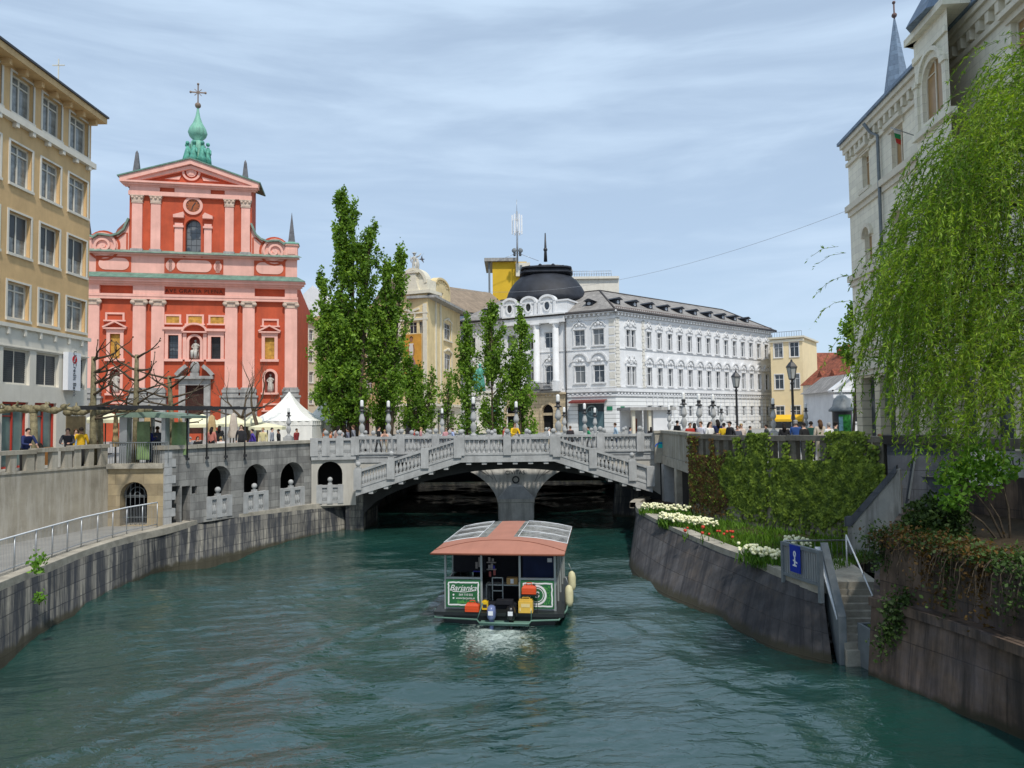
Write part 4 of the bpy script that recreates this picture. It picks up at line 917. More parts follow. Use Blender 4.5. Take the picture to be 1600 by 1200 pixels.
# end return of the near quay beside the steps
b = MB(); r0, r1 = nb_top[0], nb_top[0]+Vector((2.6, 2.8, 0)); rf = Face((r1.x, r1.y), (r0.x, r0.y))
rt = T('return_wall', 'short dark return wall beside the foot of the pale stair wall', 'wall', (r0.x, r0.y, 0))
rf = Face((r0.x+.06, r0.y+.05), (r0.x+1.85, r0.y+3.6)); b.fbox(rf, 0, rf.L, -1, 1.78, -.0, .5) if False else b.fbox(rf, 0, rf.L, -1, 1.78, 0, .5); b.fbox(rf, .2, rf.L, 2.0, 3.4, -.5, -.0) if False else None
b.fbox(Face((ut[0].x, ut[0].y), (ut[0].x+2.5, ut[0].y+4.5)), 0, 5, 1.4, 3.45, -.4, 0) if False else None
b.build('wall_face', M['quay_rust'], rt)
# earth behind the upper terrace wall
b = MB(); tp = [Vector((p.x, p.y, 3.05)) for p in ut]+[Vector((22, 2, 3.05)), Vector((19.6, 12, 3.05)), Vector((RPf.A.x, RPf.A.y, 3.05)), Vector((P2.x, P2.y, 3.05)), Vector((sB.x+.1, sB.y-.1, 3.05))]
b.add(tp, [tuple(range(len(tp)))]); te = T('terrace_bed', 'dark earth bed above the terrace wall under the willow', 'earth bed', (ut[0].x, ut[0].y, 3.3)); b.build('soil', M['soil'], te)
b = MB(); e0 = ut[0]; e1 = Vector((sB.x, sB.y-.3, 0)); rf = Face((e1.x, e1.y), (e0.x, e0.y)); rf2 = Face((e0.x, e0.y), (e1.x, e1.y)); b.fbox(rf2, 0, rf2.L, .8, 3.15, 0, .3); b.build('bed_wall', M['quay_rust'], te)
# ---- foliage on the right bank
def clump(c, r, n, size, mat, name='foliage', parent=None, squash=.8, droop=None):
    X = RNG.normal(size=(n, 3)); X /= np.linalg.norm(X, axis=1)[:, None]; X *= (RNG.random((n, 1))**.45)
    bumps = 1+.35*np.sin(X[:, :1]*5+c[0])*np.sin(X[:, 1:2]*6+c[1])*np.sin(X[:, 2:]*5)
    X = X*bumps*np.array([r, r, r*squash])+np.array(c); return leaves(X, size, .55, droop=droop)
bush = T('dark_bush', 'dark glossy bush spilling over the corner above the river steps', 'bush', P(1430, 880, 19.2))
VV = [clump(P(x, y, Y), r, n, .13, LD) for x, y, Y, r, n in ((1425, 850, 19.4, .75, 2300), (1465, 810, 19.6, .8, 2300), (1410, 905, 19.0, .5, 1300), (1480, 860, 19.2, .85, 2300), (1440, 820, 19.5, .5, 900))]
leaf_obj('foliage', VV, LD, bush)
b = MB()
for k in range(7): p = P(1450, 915, 19.4); b.tube([p, p+Vector((random.uniform(-.6, .4), random.uniform(-.3, .3), random.uniform(.6, 1.3)))], [.03, .01], 5)
b.build('stem', M['bark'], bush)
hv = T('hanging_vine', 'green vine hanging down the quay corner beside the river steps', 'vine', P(1395, 1000, 17.2))
VV = []
for (x0, y0, x1, y1, Y, n) in ((1400, 930, 1375, 1025, 16.9, 350), (1415, 935, 1395, 1000, 16.9, 250), (1440, 900, 1400, 960, 17.2, 350)):
    t = RNG.random(n); C = np.array([P(x0+(x1-x0)*q, y0+(y1-y0)*q, Y) for q in t]); C += RNG.normal(0, 1, C.shape)*np.array([.14, .07, .1]); VV.append(leaves(C, .10, .7))
leaf_obj('foliage', VV, LD, hv)
b = MB(); b.tube([P(1405, 925, 17), P(1392, 970, 16.95), P(1375, 1030, 16.9)], .012, 5); b.build('stem', M['bark'], hv)
tr = T('trailing_plants', 'brownish trailing plants along the top of the terrace wall', 'trailing plants', ut[1])
VV = []; VR = []; b = MB()
UT = [ut[0].lerp(ut[1], k/6) for k in range(6)]+[ut[1].lerp(ut[2], k/6) for k in range(6)]+[ut[2].lerp(ut[3], k/6) for k in range(7)]
for k, p in enumerate(UT):
    for j in range(5):
        q = p+Vector((random.uniform(-.2, .3), random.uniform(-.2, .2), random.uniform(0, .15))); pp = [q]; L_ = random.uniform(.3, 1.3)
        dx = random.uniform(-.12, .12)
        for i in range(5): q = q+Vector((-.10+dx+random.uniform(-.05, .05) if i < 2 else dx*.4+random.uniform(-.04, .04), -.05 if i < 2 else 0, -.02 if i < 1 else -L_/5)); pp.append(q)
        b.tube(pp, .008, 4)
    c = np.array([p]*170)+RNG.normal(0, 1, (170, 3))*np.array([.28, .22, .13])+np.array([0, 0, .1]); (VV if random.random() < .68 else VR).append(leaves(c, .09, .6))
    if random.random() < .45:
        n = 190; c = np.array([p]*n)+RNG.normal(0, 1, (n, 3))*np.array([.2, .05, .1])-np.array([.16, .08, 0]); c[:, 2] -= RNG.random(n)*random.uniform(.4, 1.4); (VV if random.random() < .5 else VR).append(leaves(c, .085, .65))
leaf_obj('leaves', VV, LD, tr); leaf_obj('russet_leaves', VR, LIR, tr); b.build('stems', M['bark'], tr)
br = T('leafy_shrub', 'fresh green leafy shrub growing against the pier below the willow', 'shrub', P(1520, 790, 19.5))
VV = []
for x, y, r, n in ((1530, 745, .7, 420), (1490, 780, .45, 200), (1560, 730, .55, 300), (1500, 730, .5, 260), (1535, 700, .6, 240), (1478, 745, .35, 130)): VV.append(clump(P(x, y, 19), r, n, .15, LB))
leaf_obj('foliage', VV, LB, br)
b = MB(); s0 = P(1580, 870, 18.6)
for x, y in ((1530, 760), (1560, 730), (1500, 740), (1480, 775)): b.tube([s0, s0.lerp(P(x, y, 19), .5)+Vector((.1, 0, .1)), P(x, y, 19)], [.035, .025, .008], 5)
b.build('stem', M['bark'], br)
pp_ = G(176, 800, 1.65); pt_ = T('potted_plant', 'dried reddish plant in a dark pot beside the arched gate', 'potted plant', pp_)
b = MB(); b.lathe([(.16, 0), (.24, .5), (.26, .52), (.22, .5)], pp_, 12); b.build('pot', M['bark'], pt_); leaf_obj('foliage', [clump(pp_+Vector((0, 0, .78)), .34, 260, .13, LIR)], LIR, pt_)
# small weeds on the left quay
for (x, y, Y, n, lab) in ((60, 880, 21.6, 110, 'leafy green weed sprouting over the left quay coping'), (62, 935, 20.9, 70, 'small green tuft growing from the left quay face')):
    w_ = T('weed', lab, 'weed', P(x, y+8, Y)); leaf_obj('leaves', [clump(P(x, y, Y), .28 if n > 100 else .17, n, .14, LB, squash=1.3)], LB, w_)
    b = MB(); b.tube([P(x, y+10, Y), P(x+2, y-8, Y)], .012, 5); b.build('stem', M['bark'], w_)
# ---- flower clumps (blooms and leaves)
PETAL = mk('cream_petal', (.86, .84, .55), var=.06, scale=5, rough=.5); PETR = mk('red_petal', (.55, .06, .03), var=.2, rough=.5)
def bloom_mesh(r, mat):
    b = MB(); b.lathe([(r*.3, 0), (r*.9, r*.5), (r, r*1.0), (r*.75, r*1.6)], seg=6); 
    for k in range(6): a = PI/3*k; b.add([Vector((math.cos(a+d)*rr, math.sin(a+d)*rr, z)) for d, rr, z in ((-.5, r*.6, r*1.2), (0, r*1.5, r*.9), (.5, r*.6, r*1.2), (0, r*.4, r*1.5))], [(0, 1, 2, 3)])
    return b.mesh('bloom', mat)
def flower_clump(label, cpx, cpy, z, rx, ry, n, ang=0, mat=PETAL, r=.05):
    c = G(cpx, cpy, z); t = T('flower_clump', label, 'flowers', (c.x, c.y, 1.66), group='white flower clumps' if mat is PETAL else 'red tulip blooms')
    bl = MB(); pts = []
    for k in range(n):
        q = math.sqrt(random.random()); a = random.random()*2*PI; x, y = q*math.cos(a)*rx, q*math.sin(a)*ry
        x, y = x*math.cos(ang)-y*math.sin(ang), x*math.sin(ang)+y*math.cos(ang)
        h = random.uniform(.30, .52); p = Vector((c.x+x, c.y+y, 1.66+h)); pts.append((p.x, p.y, 1.66+h*.45))
        rr = r*random.uniform(.75, 1.2); tilt = Vector((random.uniform(-.02, .02), random.uniform(-.05, .0), 0))
        bl.lathe([(rr*.3, 0), (rr*.95, rr*.5), (rr*1.05, rr*1.05), (rr*.7, rr*1.7)], p+tilt, 6)
        bl.tube([(p.x, p.y, 1.62), p+tilt], .006, 3, 1)
    o = bl.build('blooms', [mat, mk('flower_stem', (.07, .2, .03))], t)
    pp = np.array(pts*4)+RNG.normal(0, .07, (len(pts)*4, 3))*np.array([1, 1, .8]); leaf_obj('leaves', leaves(pp, .34, .14, droop=(.3, (0, 0, 1))), LG, t)
flower_clump('big clump of cream flowers before the russet creeper', 1072, 815, 2.0, 1.6, .42, 330, math.radians(-58))
flower_clump('cream flowers at the far rounded end of the bed', 1045, 796, 2.0, 1.4, .42, 170, math.radians(-30))
flower_clump('loose clump of white flowers beside the metal guard', 1192, 862, 2.1, .95, .33, 120, math.radians(-58), r=.055)
flower_clump('small clump of white flowers behind the metal guard', 1246, 846, 2.1, .5, .25, 45, math.radians(-60), r=.055)
flower_clump('few red tulips in the middle of the bed', 1105, 838, 1.9, 1.6, .6, 12, math.radians(-60), PETR, .06)
# ================================================================== BUILDINGS
def gable_cornice(b, fc, u0, u1, v, prof, mi=0):   # stacked projecting bands: (height, projection)
    for h, d in prof: b.fbox(fc, u0-d*.8, u1+d*.8, v, v+h, -.1, d, mi); v += h
    return v
# ------------------------------------------------------------------ left ochre building
XB = P(139.5, 400, 38).x; LBf = Face((XB, 6), (XB, 38.0))
lb = T('bank_building', 'ochre five storey building with ivory lower floors and a bank sign', 'building', (XB, 38, STREET))
def vv(px, py): return LBf.v(px, py)
cols = [(LBf.u(7), LBf.u(42)), (LBf.u(57), LBf.u(87.5)), (LBf.u(101), LBf.u(130.5))]
pitch_ = cols[1][0]-cols[0][0]
allc = [(a-pitch_*k, a-pitch_*k+1.5) for k in (3, 2, 1) for a in (cols[0][0],)]+cols
rows = [(vv(72, 207), vv(72, 148), 'curtain'), (vv(72, 311), vv(72, 250), 'curtain'), (vv(72, 413), vv(72, 352), 'halfblind'), (vv(73, 508), vv(73, 455), 'curtain')]
holes = [(a, c, lo, hi) for a, c in allc for lo, hi, s in rows]
zc = vv(72, 520); zg = vv(72, 642); ztop = vv(138, 186)
b = MB(); b.fwall(LBf, 0, LBf.L, zc, ztop, holes, .28); b.add([LBf.pt(LBf.L, STREET, 0), LBf.pt(LBf.L, STREET, -14), LBf.pt(LBf.L, ztop, -14), LBf.pt(LBf.L, ztop, 0)], [(0, 1, 2, 3)]); b.build('wall', M['ochre_left'], lb)
ww = [(LBf.u(3), LBf.u(45), vv(24, 600), vv(24, 545)), (LBf.u(55), LBf.u(91), vv(72, 604), vv(72, 552)), (LBf.u(116.5), LBf.u(133), vv(125, 608), vv(125, 564))]
zw0 = min(w_[2] for w_ in ww); ww = [(a, c, zw0, ww[1][3]) for a, c, _, _ in ww]; k_ = ww[1][0]-ww[0][0]
ww = [(ww[0][0]-k_*j, ww[0][0]-k_*j+2.0, ww[0][2], ww[0][3]) for j in (3, 2, 1)]+ww
gsh = [(LBf.u(3), LBf.u(44)), (LBf.u(54), LBf.u(88))]; zs1 = vv(24, 628); gh = [(a, c, STREET+.15, zs1) for a, c in gsh]; rec = (LBf.u(103), LBf.u(133), STREET+.02, vv(118, 650))
b = MB(); b.fwall(LBf, 0, LBf.L, STREET-.1, zc, ww+gh, .3)
b.build('lower_wall', M['ivory'], lb)
b = MB(); b.fbox(LBf, rec[0], rec[1], rec[2], rec[3], .004, .03); b.build('entrance_recess', mk('entrance_shade', (.16, .12, .06), var=.5, scale=1.5), lb)
def wtrim(fc, a, c, lo, hi, t=.11, d=.03, sill=.05):
    o = MB(); o.fbox(fc, a-t, a, lo, hi, -.02, d); o.fbox(fc, c, c+t, lo, hi, -.02, d); o.fbox(fc, a-t, c+t, hi, hi+t*.8, -.02, d); o.fbox(fc, a-t, c+t, lo-.12, lo, -.02, sill+d); return o
for (a, c) in allc:
    for lo, hi, s in rows:
        o = window(lb, LBf, (a+c)/2, lo, round(c-a, 1), hi-lo, s, .24, M['ivory'], M['curtainglass'])
        link('surround', wtrim(LBf, a, c, lo, hi).mesh('surround', M['ivory'], LBf.pt((a+c)/2, lo, -.24)), o).rotation_euler = (0, 0, -LBf.rz)
M['slat2'] = M['slat']
for i, (a, c, lo, hi) in enumerate(ww): window(lb, LBf, (a+c)/2, lo, c-a, hi-lo, 'blind', .2, M['ivory'], M['glass'], name='shuttered_window')
for (a, c) in gsh:
    f_ = window(lb, LBf, (a+c)/2, STREET+.15, c-a, zs1-STREET-.15, 'two', .2, mk('red_frame', (.50, .05, .03), var=.1, rough=.5), M['glass2'], name='shop_window')
o = MB(); o.fbox(LBf, gsh[1][0]+.1, gsh[1][1]-.1, STREET+.1, STREET+1.0, -.12, -.05); o.build('wood_panel', mk('oak_panel', (.33, .14, .035), var=.3, scale=3), lb)
b = MB(); zl_ = vv(72, 213); b.fbox(LBf, 0, LBf.L+.15, zl_-.28, zl_, 0, .22)
for k in range(12): u0 = LBf.L-.35-k*1.12; b.fbox(LBf, u0-.1, u0+.1, zl_-.48, zl_-.28, 0, .2)
b.build('ledge', M['ivory'], lb)
b = MB(); b.fbox(LBf, 0, LBf.L+.1, zc-.05, zc+.12, 0, .12)
for k in range(12): u0 = LBf.L-.6-k*1.1; b.fbox(LBf, u0-.07, u0+.07, zc-.35, zc-.05, 0, .1)
b.fbox(LBf, 0, LBf.L+.06, zc-.9, zc-.85, 0, .05); b.build('lower_band', M['ivory'], lb)
b = MB(); b.fbox(LBf, 0, LBf.L+.38, ztop-.02, ztop+.28, -14.5, .62)
for k in range(12): u0 = LBf.L-.2-k*1.1; b.fbox(LBf, u0-.09, u0+.09, ztop-.3, ztop-.02, 0, .4)
b.build('eave', M['ochre_left'], lb)
b = MB(); b.fbox(LBf, 0, LBf.L+.44, ztop+.28, ztop+.38, -15, .7); b.build('roof', M['dark'], lb)
bs = T('bank_sign', 'white vertical bank sign with red emblem on the ochre building', 'sign', LBf.pt(LBf.u(105), vv(105, 580), .25))
sF = Face((XB+.0, LBf.pt(LBf.u(96), 0).y-.0), (XB+.9, LBf.pt(LBf.u(96), 0).y+1.0)) 
s0, s1 = LBf.u(95.5), LBf.u(115.5); b = MB(); b.fbox(LBf, s0, s1, vv(105, 610), vv(105, 551), .05, .3); b.build('board', mk('sign_white', (.78, .79, .82), var=.02, rough=.4), bs)
zc_ = vv(106, 562); um = (s0+s1)/2
b = MB(); b.fpoly(LBf, [(um+.2*math.cos(2*PI*k/20), zc_+.2*math.sin(2*PI*k/20)) for k in range(20)], .3, .31)
b.fcurve(LBf, [(um-.09, zc_-.1), (um+.02, zc_-.02), (um-.02, zc_+.03), (um+.09, zc_+.11)], .06, .31, .315, 1); b.build('emblem', [mk('sign_red', (.62, .02, .03), var=.03), M['white']], bs)
put_text(text('UniCredit Bank', .36, .006), mk('sign_grey', (.10, .11, .12), var=.05), bs, LBf, um, vv(106, 584), .31, -PI/2)
# security lamp on the building corner
# ------------------------------------------------------------------ CHURCH
ca = math.radians(12); cc = P(303, HY, 90); U = Vector((math.cos(ca), math.sin(ca)))
CF = Face((cc.x-U.x*13.4, cc.y-U.y*13.4), (cc.x+U.x*13.4, cc.y+U.y*13.4))
ch = T('church', 'red and pink baroque church with a green copper turret', 'church', (cc.x, cc.y, STREET))
cu = lambda px, py=500: CF.uv(px, py)[0]
cv = lambda py, px=303: CF.v(px, py)
uL, uR = cu(140, 550), cu(464, 550); C0 = 13.4
uL = 2*C0-uR
zE = cv(469); zF = cv(459); zC = cv(436); zG = cv(426)
# lower body
mid = (cu(208, 550), cu(257, 550), cu(352, 550), cu(398, 550))
lowholes = [(cu(263, 540), cu(279, 540), cv(561), cv(524), False), (cu(330, 540), cu(345, 540), cv(561), cv(526), False), (cu(296, 540), cu(313, 540), cv(562), cv(526), True),
            (cu(172, 540), cu(188, 540), cv(561), cv(523), False), (cu(414, 545), cu(429, 545), cv(561), cv(526), False),
            (cu(171.5, 600), cu(188, 600), cv(614), cv(577), True), (cu(414, 600), cu(430, 600), cv(614), cv(580), True), (cu(290, 640), cu(319, 640), STREET+.8, cv(602), False)]
b = MB(); b.fwall(CF, uL, uR, STREET, zC-.2, lowholes, .45)
for x in (uL, uR): b.add([CF.pt(x, STREET, 0), CF.pt(x, zC, 0), CF.pt(x, zC, -30), CF.pt(x, STREET, -30)], [(0, 1, 2, 3)])
b.build('lower_wall', M['red'], ch)
fp = lambda pts: pts
pils = [(cu(140, 550), cu(152, 550)), (cu(208, 550), cu(228, 550)), (cu(237, 550), cu(257, 550)), (cu(352, 550), cu(371, 550)), (cu(379.5, 550), cu(398, 550)), (uR-1.45, uR+.02)]
pils[0] = (uL-.02, uL+1.45)
zb0, zb1 = cv(623), cv(606)
for (a, c) in pils:
    b = MB(); b.fbox(CF, a, c, zb1, zE-.75, -.05, .35); o = b.build('pilaster', M['pink'], ch)
    b = MB(); z = zE-.8; b.fbox(CF, a-.12, c+.12, z+.55, z+.75, 0, .55); b.fbox(CF, a-.02, c+.02, z, z+.16, 0, .42); b.fbox(CF, a, c, z+.16, z+.55, 0, .38)
    for e in (a, c): b.tube([CF.pt(e, z+.36, .2), CF.pt(e, z+.36, .55)], .27, 12)
    link('capital', b.mesh('capital', M['trim2'] if 'trim2' in M else mk('capital_stone', (.55, .42, .33), var=.25, scale=3), ch.location), o)
    b = MB(); b.fbox(CF, a-.16, c+.16, zb1-.22, zb1, 0, .52); b.fbox(CF, a-.3, c+.3, zb1-.62, zb1-.24, 0, .66); b.fbox(CF, a-.22, c+.22, zb0+.35, zb1-.64, 0, .56); link('base', b.mesh('base', M['grey_stone'], ch.location), o)
for a, c in ((pils[0][0], pils[0][1]), (pils[1][0], pils[2][1]), (pils[3][0], pils[4][1]), (pils[5][0], pils[5][1])): b = MB(); b.fbox(CF, a-.35, c+.35, STREET-.1, zb0+.1, -.02, .75); b.fbox(CF, a-.5, c+.5, zb0+.1, zb0+.34, -.02, .9); b.build('pedestal', M['grey_stone'], ch)
# entablature
b = MB(); z = zE-.05
b.fbox(CF, uL-.1, uR+.1, z, z+.32, 0, .42); b.fbox(CF, uL-.13, uR+.13, z+.32, z+.62, 0, .48); zf0 = z+.62; zf1 = zF+.78
for a, c in ((pils[0][0], pils[0][1]), (pils[1][0], pils[2][1]), (pils[3][0], pils[4][1]), (pils[5][0], pils[5][1])): b.fbox(CF, a, c, zf0, zf1, 0, .42)
zz = gable_cornice(b, CF, uL-.05, uR+.05, zf1, ((.18, .5), (.22, .75), (.3, 1.05), (.16, 1.25)))
b.build('entablature', M['pink'], ch)
put_text(text('AVE GRATIA PLENA', .67, .01, spacing=1.15), mk('letter_brown', (.09, .03, .02)), ch, CF, cu(303.5, 455), (zf0+zf1)/2, .03, name='inscription')
# sloping copper ledge
def ledge(b, u0, u1, v0, d0, v1, d1, mi=0): b.add([CF.pt(u0-d0*.8, v0, d0), CF.pt(u1+d0*.8, v0, d0), CF.pt(u1+d1*.3, v1, d1), CF.pt(u0-d1*.3, v1, d1), CF.pt(u0-d0*.8, v0-.06, d0), CF.pt(u1+d0*.8, v0-.06, d0)], [(0, 1, 2, 3), (4, 5, 1, 0), (0, 3, 4), (1, 5, 2)], mi)
b = MB(); ledge(b, uL, uR, zz+.02, 1.35, zz+.75, .1); b.build('copper_ledge', M['copper_dull'], ch)
# attic band
zA0 = zz+.5; zA1 = cv(401)
b = MB(); b.fwall(CF, uL, uR, zA0, zA1, [], .2); b.build('attic_wall', M['pink'], ch)
b = MB()
for (x0, x1) in ((150, 205), (257, 349), (397, 446)): a, c = cu(x0, 415), cu(x1, 415); b.fbox(CF, a, c, zA0+.35, zA1-.25, 0, .04)
b.build('attic_panel', M['red'], ch)
for (x0, x1) in ((154, 202), (259, 274), (276, 331), (334, 347), (400, 443)):
    b = MB(); a, c = cu(x0, 415), cu(x1, 415); r = (zA1-zA0-1.0)/2; vm = (zA0+zA1)/2+.05; b.fpoly(CF, [(c-r+r*math.cos(t), vm+r*math.sin(t)) for t in [-PI/2+PI*k/8 for k in range(9)]]+[(a+r-r*math.cos(t), vm-r*math.sin(t)) for t in [-PI/2+PI*k/8 for k in range(9)]], .04, .09); b.build('attic_relief', M['pink'], ch)
b = MB(); b.fbox(CF, uL-.3, uR+.3, zA1, zA1+.16, 0, .55, 0); b.build('attic_cornice', M['pink'], ch)
b = MB(); ledge(b, uL, uR, zA1+.2, .75, zA1+.6, .05); b.build('lead_ledge', M['lead'], ch)
# upper gable storey
za = zA1+.2; ua, ub_ = cu(202, 350), cu(393, 350); zt1 = cv(310); zt2 = cv(290)
ux0, ux1 = cu(290, 370), cu(314, 370)
b = MB(); b.fwall(CF, ua, ub_, za, zt1+.1, [(ux0, ux1, cv(402), cv(343), True)], .5)
for x in (ua, ub_): b.add([CF.pt(x, za, 0), CF.pt(x, zt2+1, 0), CF.pt(x, zt2+1, -4), CF.pt(x, za, -4)], [(0, 1, 2, 3)])
b.build('upper_wall', M['red'], ch)
for (x0, x1) in ((207, 223), (236.5, 251.5), (352, 365.5), (377.5, 391)):
    a, c = cu(x0, 350), cu(x1, 350); b = MB(); b.fbox(CF, a, c, za, zt1-.95, 0, .3); o = b.build('pilaster', M['pink'], ch)
    b = MB(); b.fbox(CF, a-.06, c+.06, zt1-.95, zt1-.82, 0, .38); b.fpoly(CF, [(a, zt1-.82), (c, zt1-.82), (c+.16, zt1-.12), (a-.16, zt1-.12)], 0, .4); b.fbox(CF, a-.2, c+.2, zt1-.12, zt1, 0, .48)
    for e in (a+.05, c-.05, (a+c)/2): b.ball(CF.pt(e, zt1-.3, .42), .17, seg=7)
    link('capital', b.mesh('capital', MATS['capital_stone'], ch.location), o)
    b = MB(); b.fbox(CF, a-.12, c+.12, za, za+.5, 0, .45); link('base', b.mesh('base', M['grey_stone'], ch.location), o)
b = MB(); z = zt1+.02; b.fbox(CF, ua-.05, ub_+.05, z, z+.5, 0, .42); 
for (x0, x1) in ((204, 251), (274, 330), (352, 393)): b.fbox(CF, cu(x0, 300), cu(x1, 300), z+.5, z+1.05, 0, .4)
b.build('upper_architrave', M['pink'], ch)
b = MB(); b.fbox(CF, ua, ub_, z+.5, z+1.05, -.3, .2); b.build('upper_frieze', M['red'], ch)
b = MB(); zz = gable_cornice(b, CF, ua-.1, ub_+.1, z+1.05, ((.15, .5), (.2, .75), (.22, 1.0)))
b.build('upper_cornice', M['pink'], ch)
um = (ua+ub_)/2; zap = cv(253); ue0, ue1 = ua-.9, ub_+.9
b = MB(); b.fpoly(CF, [(ue0+.9, zz), (ue1-.9, zz), (um, zap-.5)], -3, .15); b.build('pediment', M['red'], ch)
b = MB(); b.fcurve(CF, [(ue0, zz+.12), (um, zap-.25), (ue1, zz+.12)], .62, -.1, .95); b.fcurve(CF, [(ue0+1.2, zz+.05), (um, zap-.85), (ue1-1.2, zz+.05)], .4, -.1, .6)
b.build('pediment_frame', M['pink'], ch)
b = MB(); b.fpoly(CF, [(cu(258, 278), zz+.55), (um-1.4, zz+.55), (um-1.2, zap-1.9)], .15, .25); b.fpoly(CF, [(um+1.4, zz+.55), (cu(344, 278), zz+.55), (um+1.2, zap-1.9)], .15, .25)
b.fcurve(CF, [(um+.95*math.cos(2*PI*k/20), zz+1.55+.95*math.sin(2*PI*k/20)) for k in range(20)], .25, .15, .34, closed=True); b.fpoly(CF, [(um+.6*math.cos(2*PI*k/16), zz+1.55+.6*math.sin(2*PI*k/16)) for k in range(16)], .15, .28); b.fbox(CF, um-.3, um+.3, zz+1.2, zz+1.95, .28, .34)
b.build('pediment_relief', M['pink'], ch)
b = MB(); b.fcurve(CF, [(ue0-.25, zz+.42), (um, zap+.12), (ue1+.25, zz+.42)], .16, -4.5, 1.1); b.build('pediment_roof', M['copper_dull'], ch)
# clock, window, side pilasters
ccu, ccv = cu(302, 322), cv(322, 302)
ck = MB(); ck.fpoly(CF, [(ccu+.82*math.cos(2*PI*k/24), ccv+.82*math.sin(2*PI*k/24)) for k in range(24)], 0, .1); clock = ck.build('clock_face', mk('clock_brown', (.33, .10, .04), var=.2), ch)
ck = MB(); ck.fcurve(CF, [(ccu+.98*math.cos(2*PI*k/28), ccv+.98*math.sin(2*PI*k/28)) for k in range(28)], .32, 0, .22, closed=True); link('clock_rim', ck.mesh('clock_rim', M['pink'], ch.location), clock)
ck = MB(); ck.fcurve(CF, [(ccu, ccv), (ccu+.28, ccv+.42)], .1, .1, .14); ck.fcurve(CF, [(ccu, ccv), (ccu-.18, ccv-.6)], .09, .14, .17)
for k in range(12): t = k*PI/6; ck.fcurve(CF, [(ccu+.6*math.cos(t), ccv+.6*math.sin(t)), (ccu+.74*math.cos(t), ccv+.74*math.sin(t))], .07, .1, .12)
link('clock_hands', ck.mesh('clock_hands', M['dark'], ch.location), clock)
window(ch, CF, (ux0+ux1)/2, cv(402), ux1-ux0, cv(343)-cv(402), 'lattice', .45, M['dark'], M['glass'], arch=True, name='arched_window')
b = MB(); hh_ = cv(343); r = (ux1-ux0)/2; um2 = (ux0+ux1)/2; b.fcurve(CF, [(ux0-.13, cv(402))]+[(um2+(r+.13)*math.cos(t), hh_-r+(r+.13)*math.sin(t)) for t in [PI-PI*k/14 for k in range(15)]]+[(ux1+.13, cv(402))], .24, 0, .12); b.build('arch_surround', M['red'], ch)
for (x0, x1, s) in ((273.5, 286, -1), (319.5, 331, 1)):
    a, c = cu(x0, 370), cu(x1, 370); b = MB(); b.fbox(CF, a, c, za, cv(350), 0, .25); b.fbox(CF, a-.12, c+.12, cv(357), cv(354), 0, .4); b.fbox(CF, a-.15, c+.15, cv(342), cv(338), 0, .5); b.fpoly(CF, [(a-.2, cv(338)), (c+.2, cv(338)), ((c+.1) if s < 0 else (a+.1), cv(333))], 0, .5); b.build('aedicule', M['pink'], ch)
# volutes
def volute(s):
    e = ub_ if s > 0 else ua; f = (lambda x: x) if s > 0 else (lambda x: 2*um-x)
    w_ = [(393, 361), (400, 368), (408, 375), (418, 379), (428, 378), (437, 378), (445, 384), (447, 396)]
    tp = [(cu(x, y), CF.v(x, y)) for x, y in w_]; tp[0] = (ub_, tp[0][1]+.8)
    b = MB(); pts = [(ub_, za)]+[(tp[-1][0], za)]+tp[::-1]; pts = [(f(u), v) for u, v in pts]
    if s < 0: pts = pts[::-1]
    b.fpoly(CF, pts, -.5, .05, back=True); b.build('volute', M['pink'], ch)
    b = MB(); cs = (cu(429, 393), CF.v(429, 393))
    sp = []
    for k in range(46): t = k/45; a = 2*PI*2.1*t; rr = 1.45*(1-t)+.12; sp.append((f(cs[0]+rr*math.cos(a+.6)), cs[1]+rr*math.sin(a+.6)))
    b.fcurve(CF, sp, .26, .05, .28); b.fpoly(CF, [(f(cs[0]+.25*math.cos(2*PI*k/10*(1 if s > 0 else -1))), cs[1]+.25*math.sin(2*PI*k/10*(1 if s > 0 else -1))) for k in range(10)], .05, .25); b.build('volute_scroll', M['pink'], ch)
    b = MB(); rr = 1.72; b.fcurve(CF, [(f(cs[0]+rr*math.cos(2*PI*k/24)), cs[1]+rr*math.sin(2*PI*k/24)) for k in range(24)], .26, .05, .1, closed=True); q = [(ub_+.2, za+.2), (ub_+.2, tp[1][1]-.3)]+[(u, v-.35) for u, v in tp[1:4]]; b.fcurve(CF, [(f(u), v) for u, v in q], .18, .05, .1); b.build('volute_inlay', M['red'], ch)
    b = MB(); b.fcurve(CF, [(f(u), v+.08) for u, v in tp[:-1]], .22, -.8, .5); b.build('volute_capping', M['lead'], ch)
    a, c = cu(446, 395), uR+.02; zp = CF.v(455, 384); b = MB(); lo, hi = sorted((f(a), f(c)))
    b.fbox(CF, lo, hi, za, zp, -1.2, .12); b.fbox(CF, lo+.25, hi-.25, za+.5, zp-.4, .12, .18); b.fbox(CF, lo-.12, hi+.12, zp, zp+.2, -1.3, .28); b.build('corner_pier', M['pink'], ch)
    b = MB(); b.fbox(CF, lo-.2, hi+.2, zp+.2, zp+.34, -1.4, .36); m_ = (lo+hi)/2; b.lathe([(.75, 0), (.6, .2)], CF.pt(m_, zp+.34, -.5), 4, smooth=False, rot=PI/4+ca); b.build('pier_cap', M['copper'], ch)
    zo = CF.v(451, 331); b = MB(); b.lathe([(.62, 0), (.55, .15), (.02, zo-zp-.5)], CF.pt(m_, zp+.54, -.5), 4, smooth=False, rot=PI/4+ca); b.build('obelisk', M['obelisk'], ch)
for s in (-1, 1): volute(s)
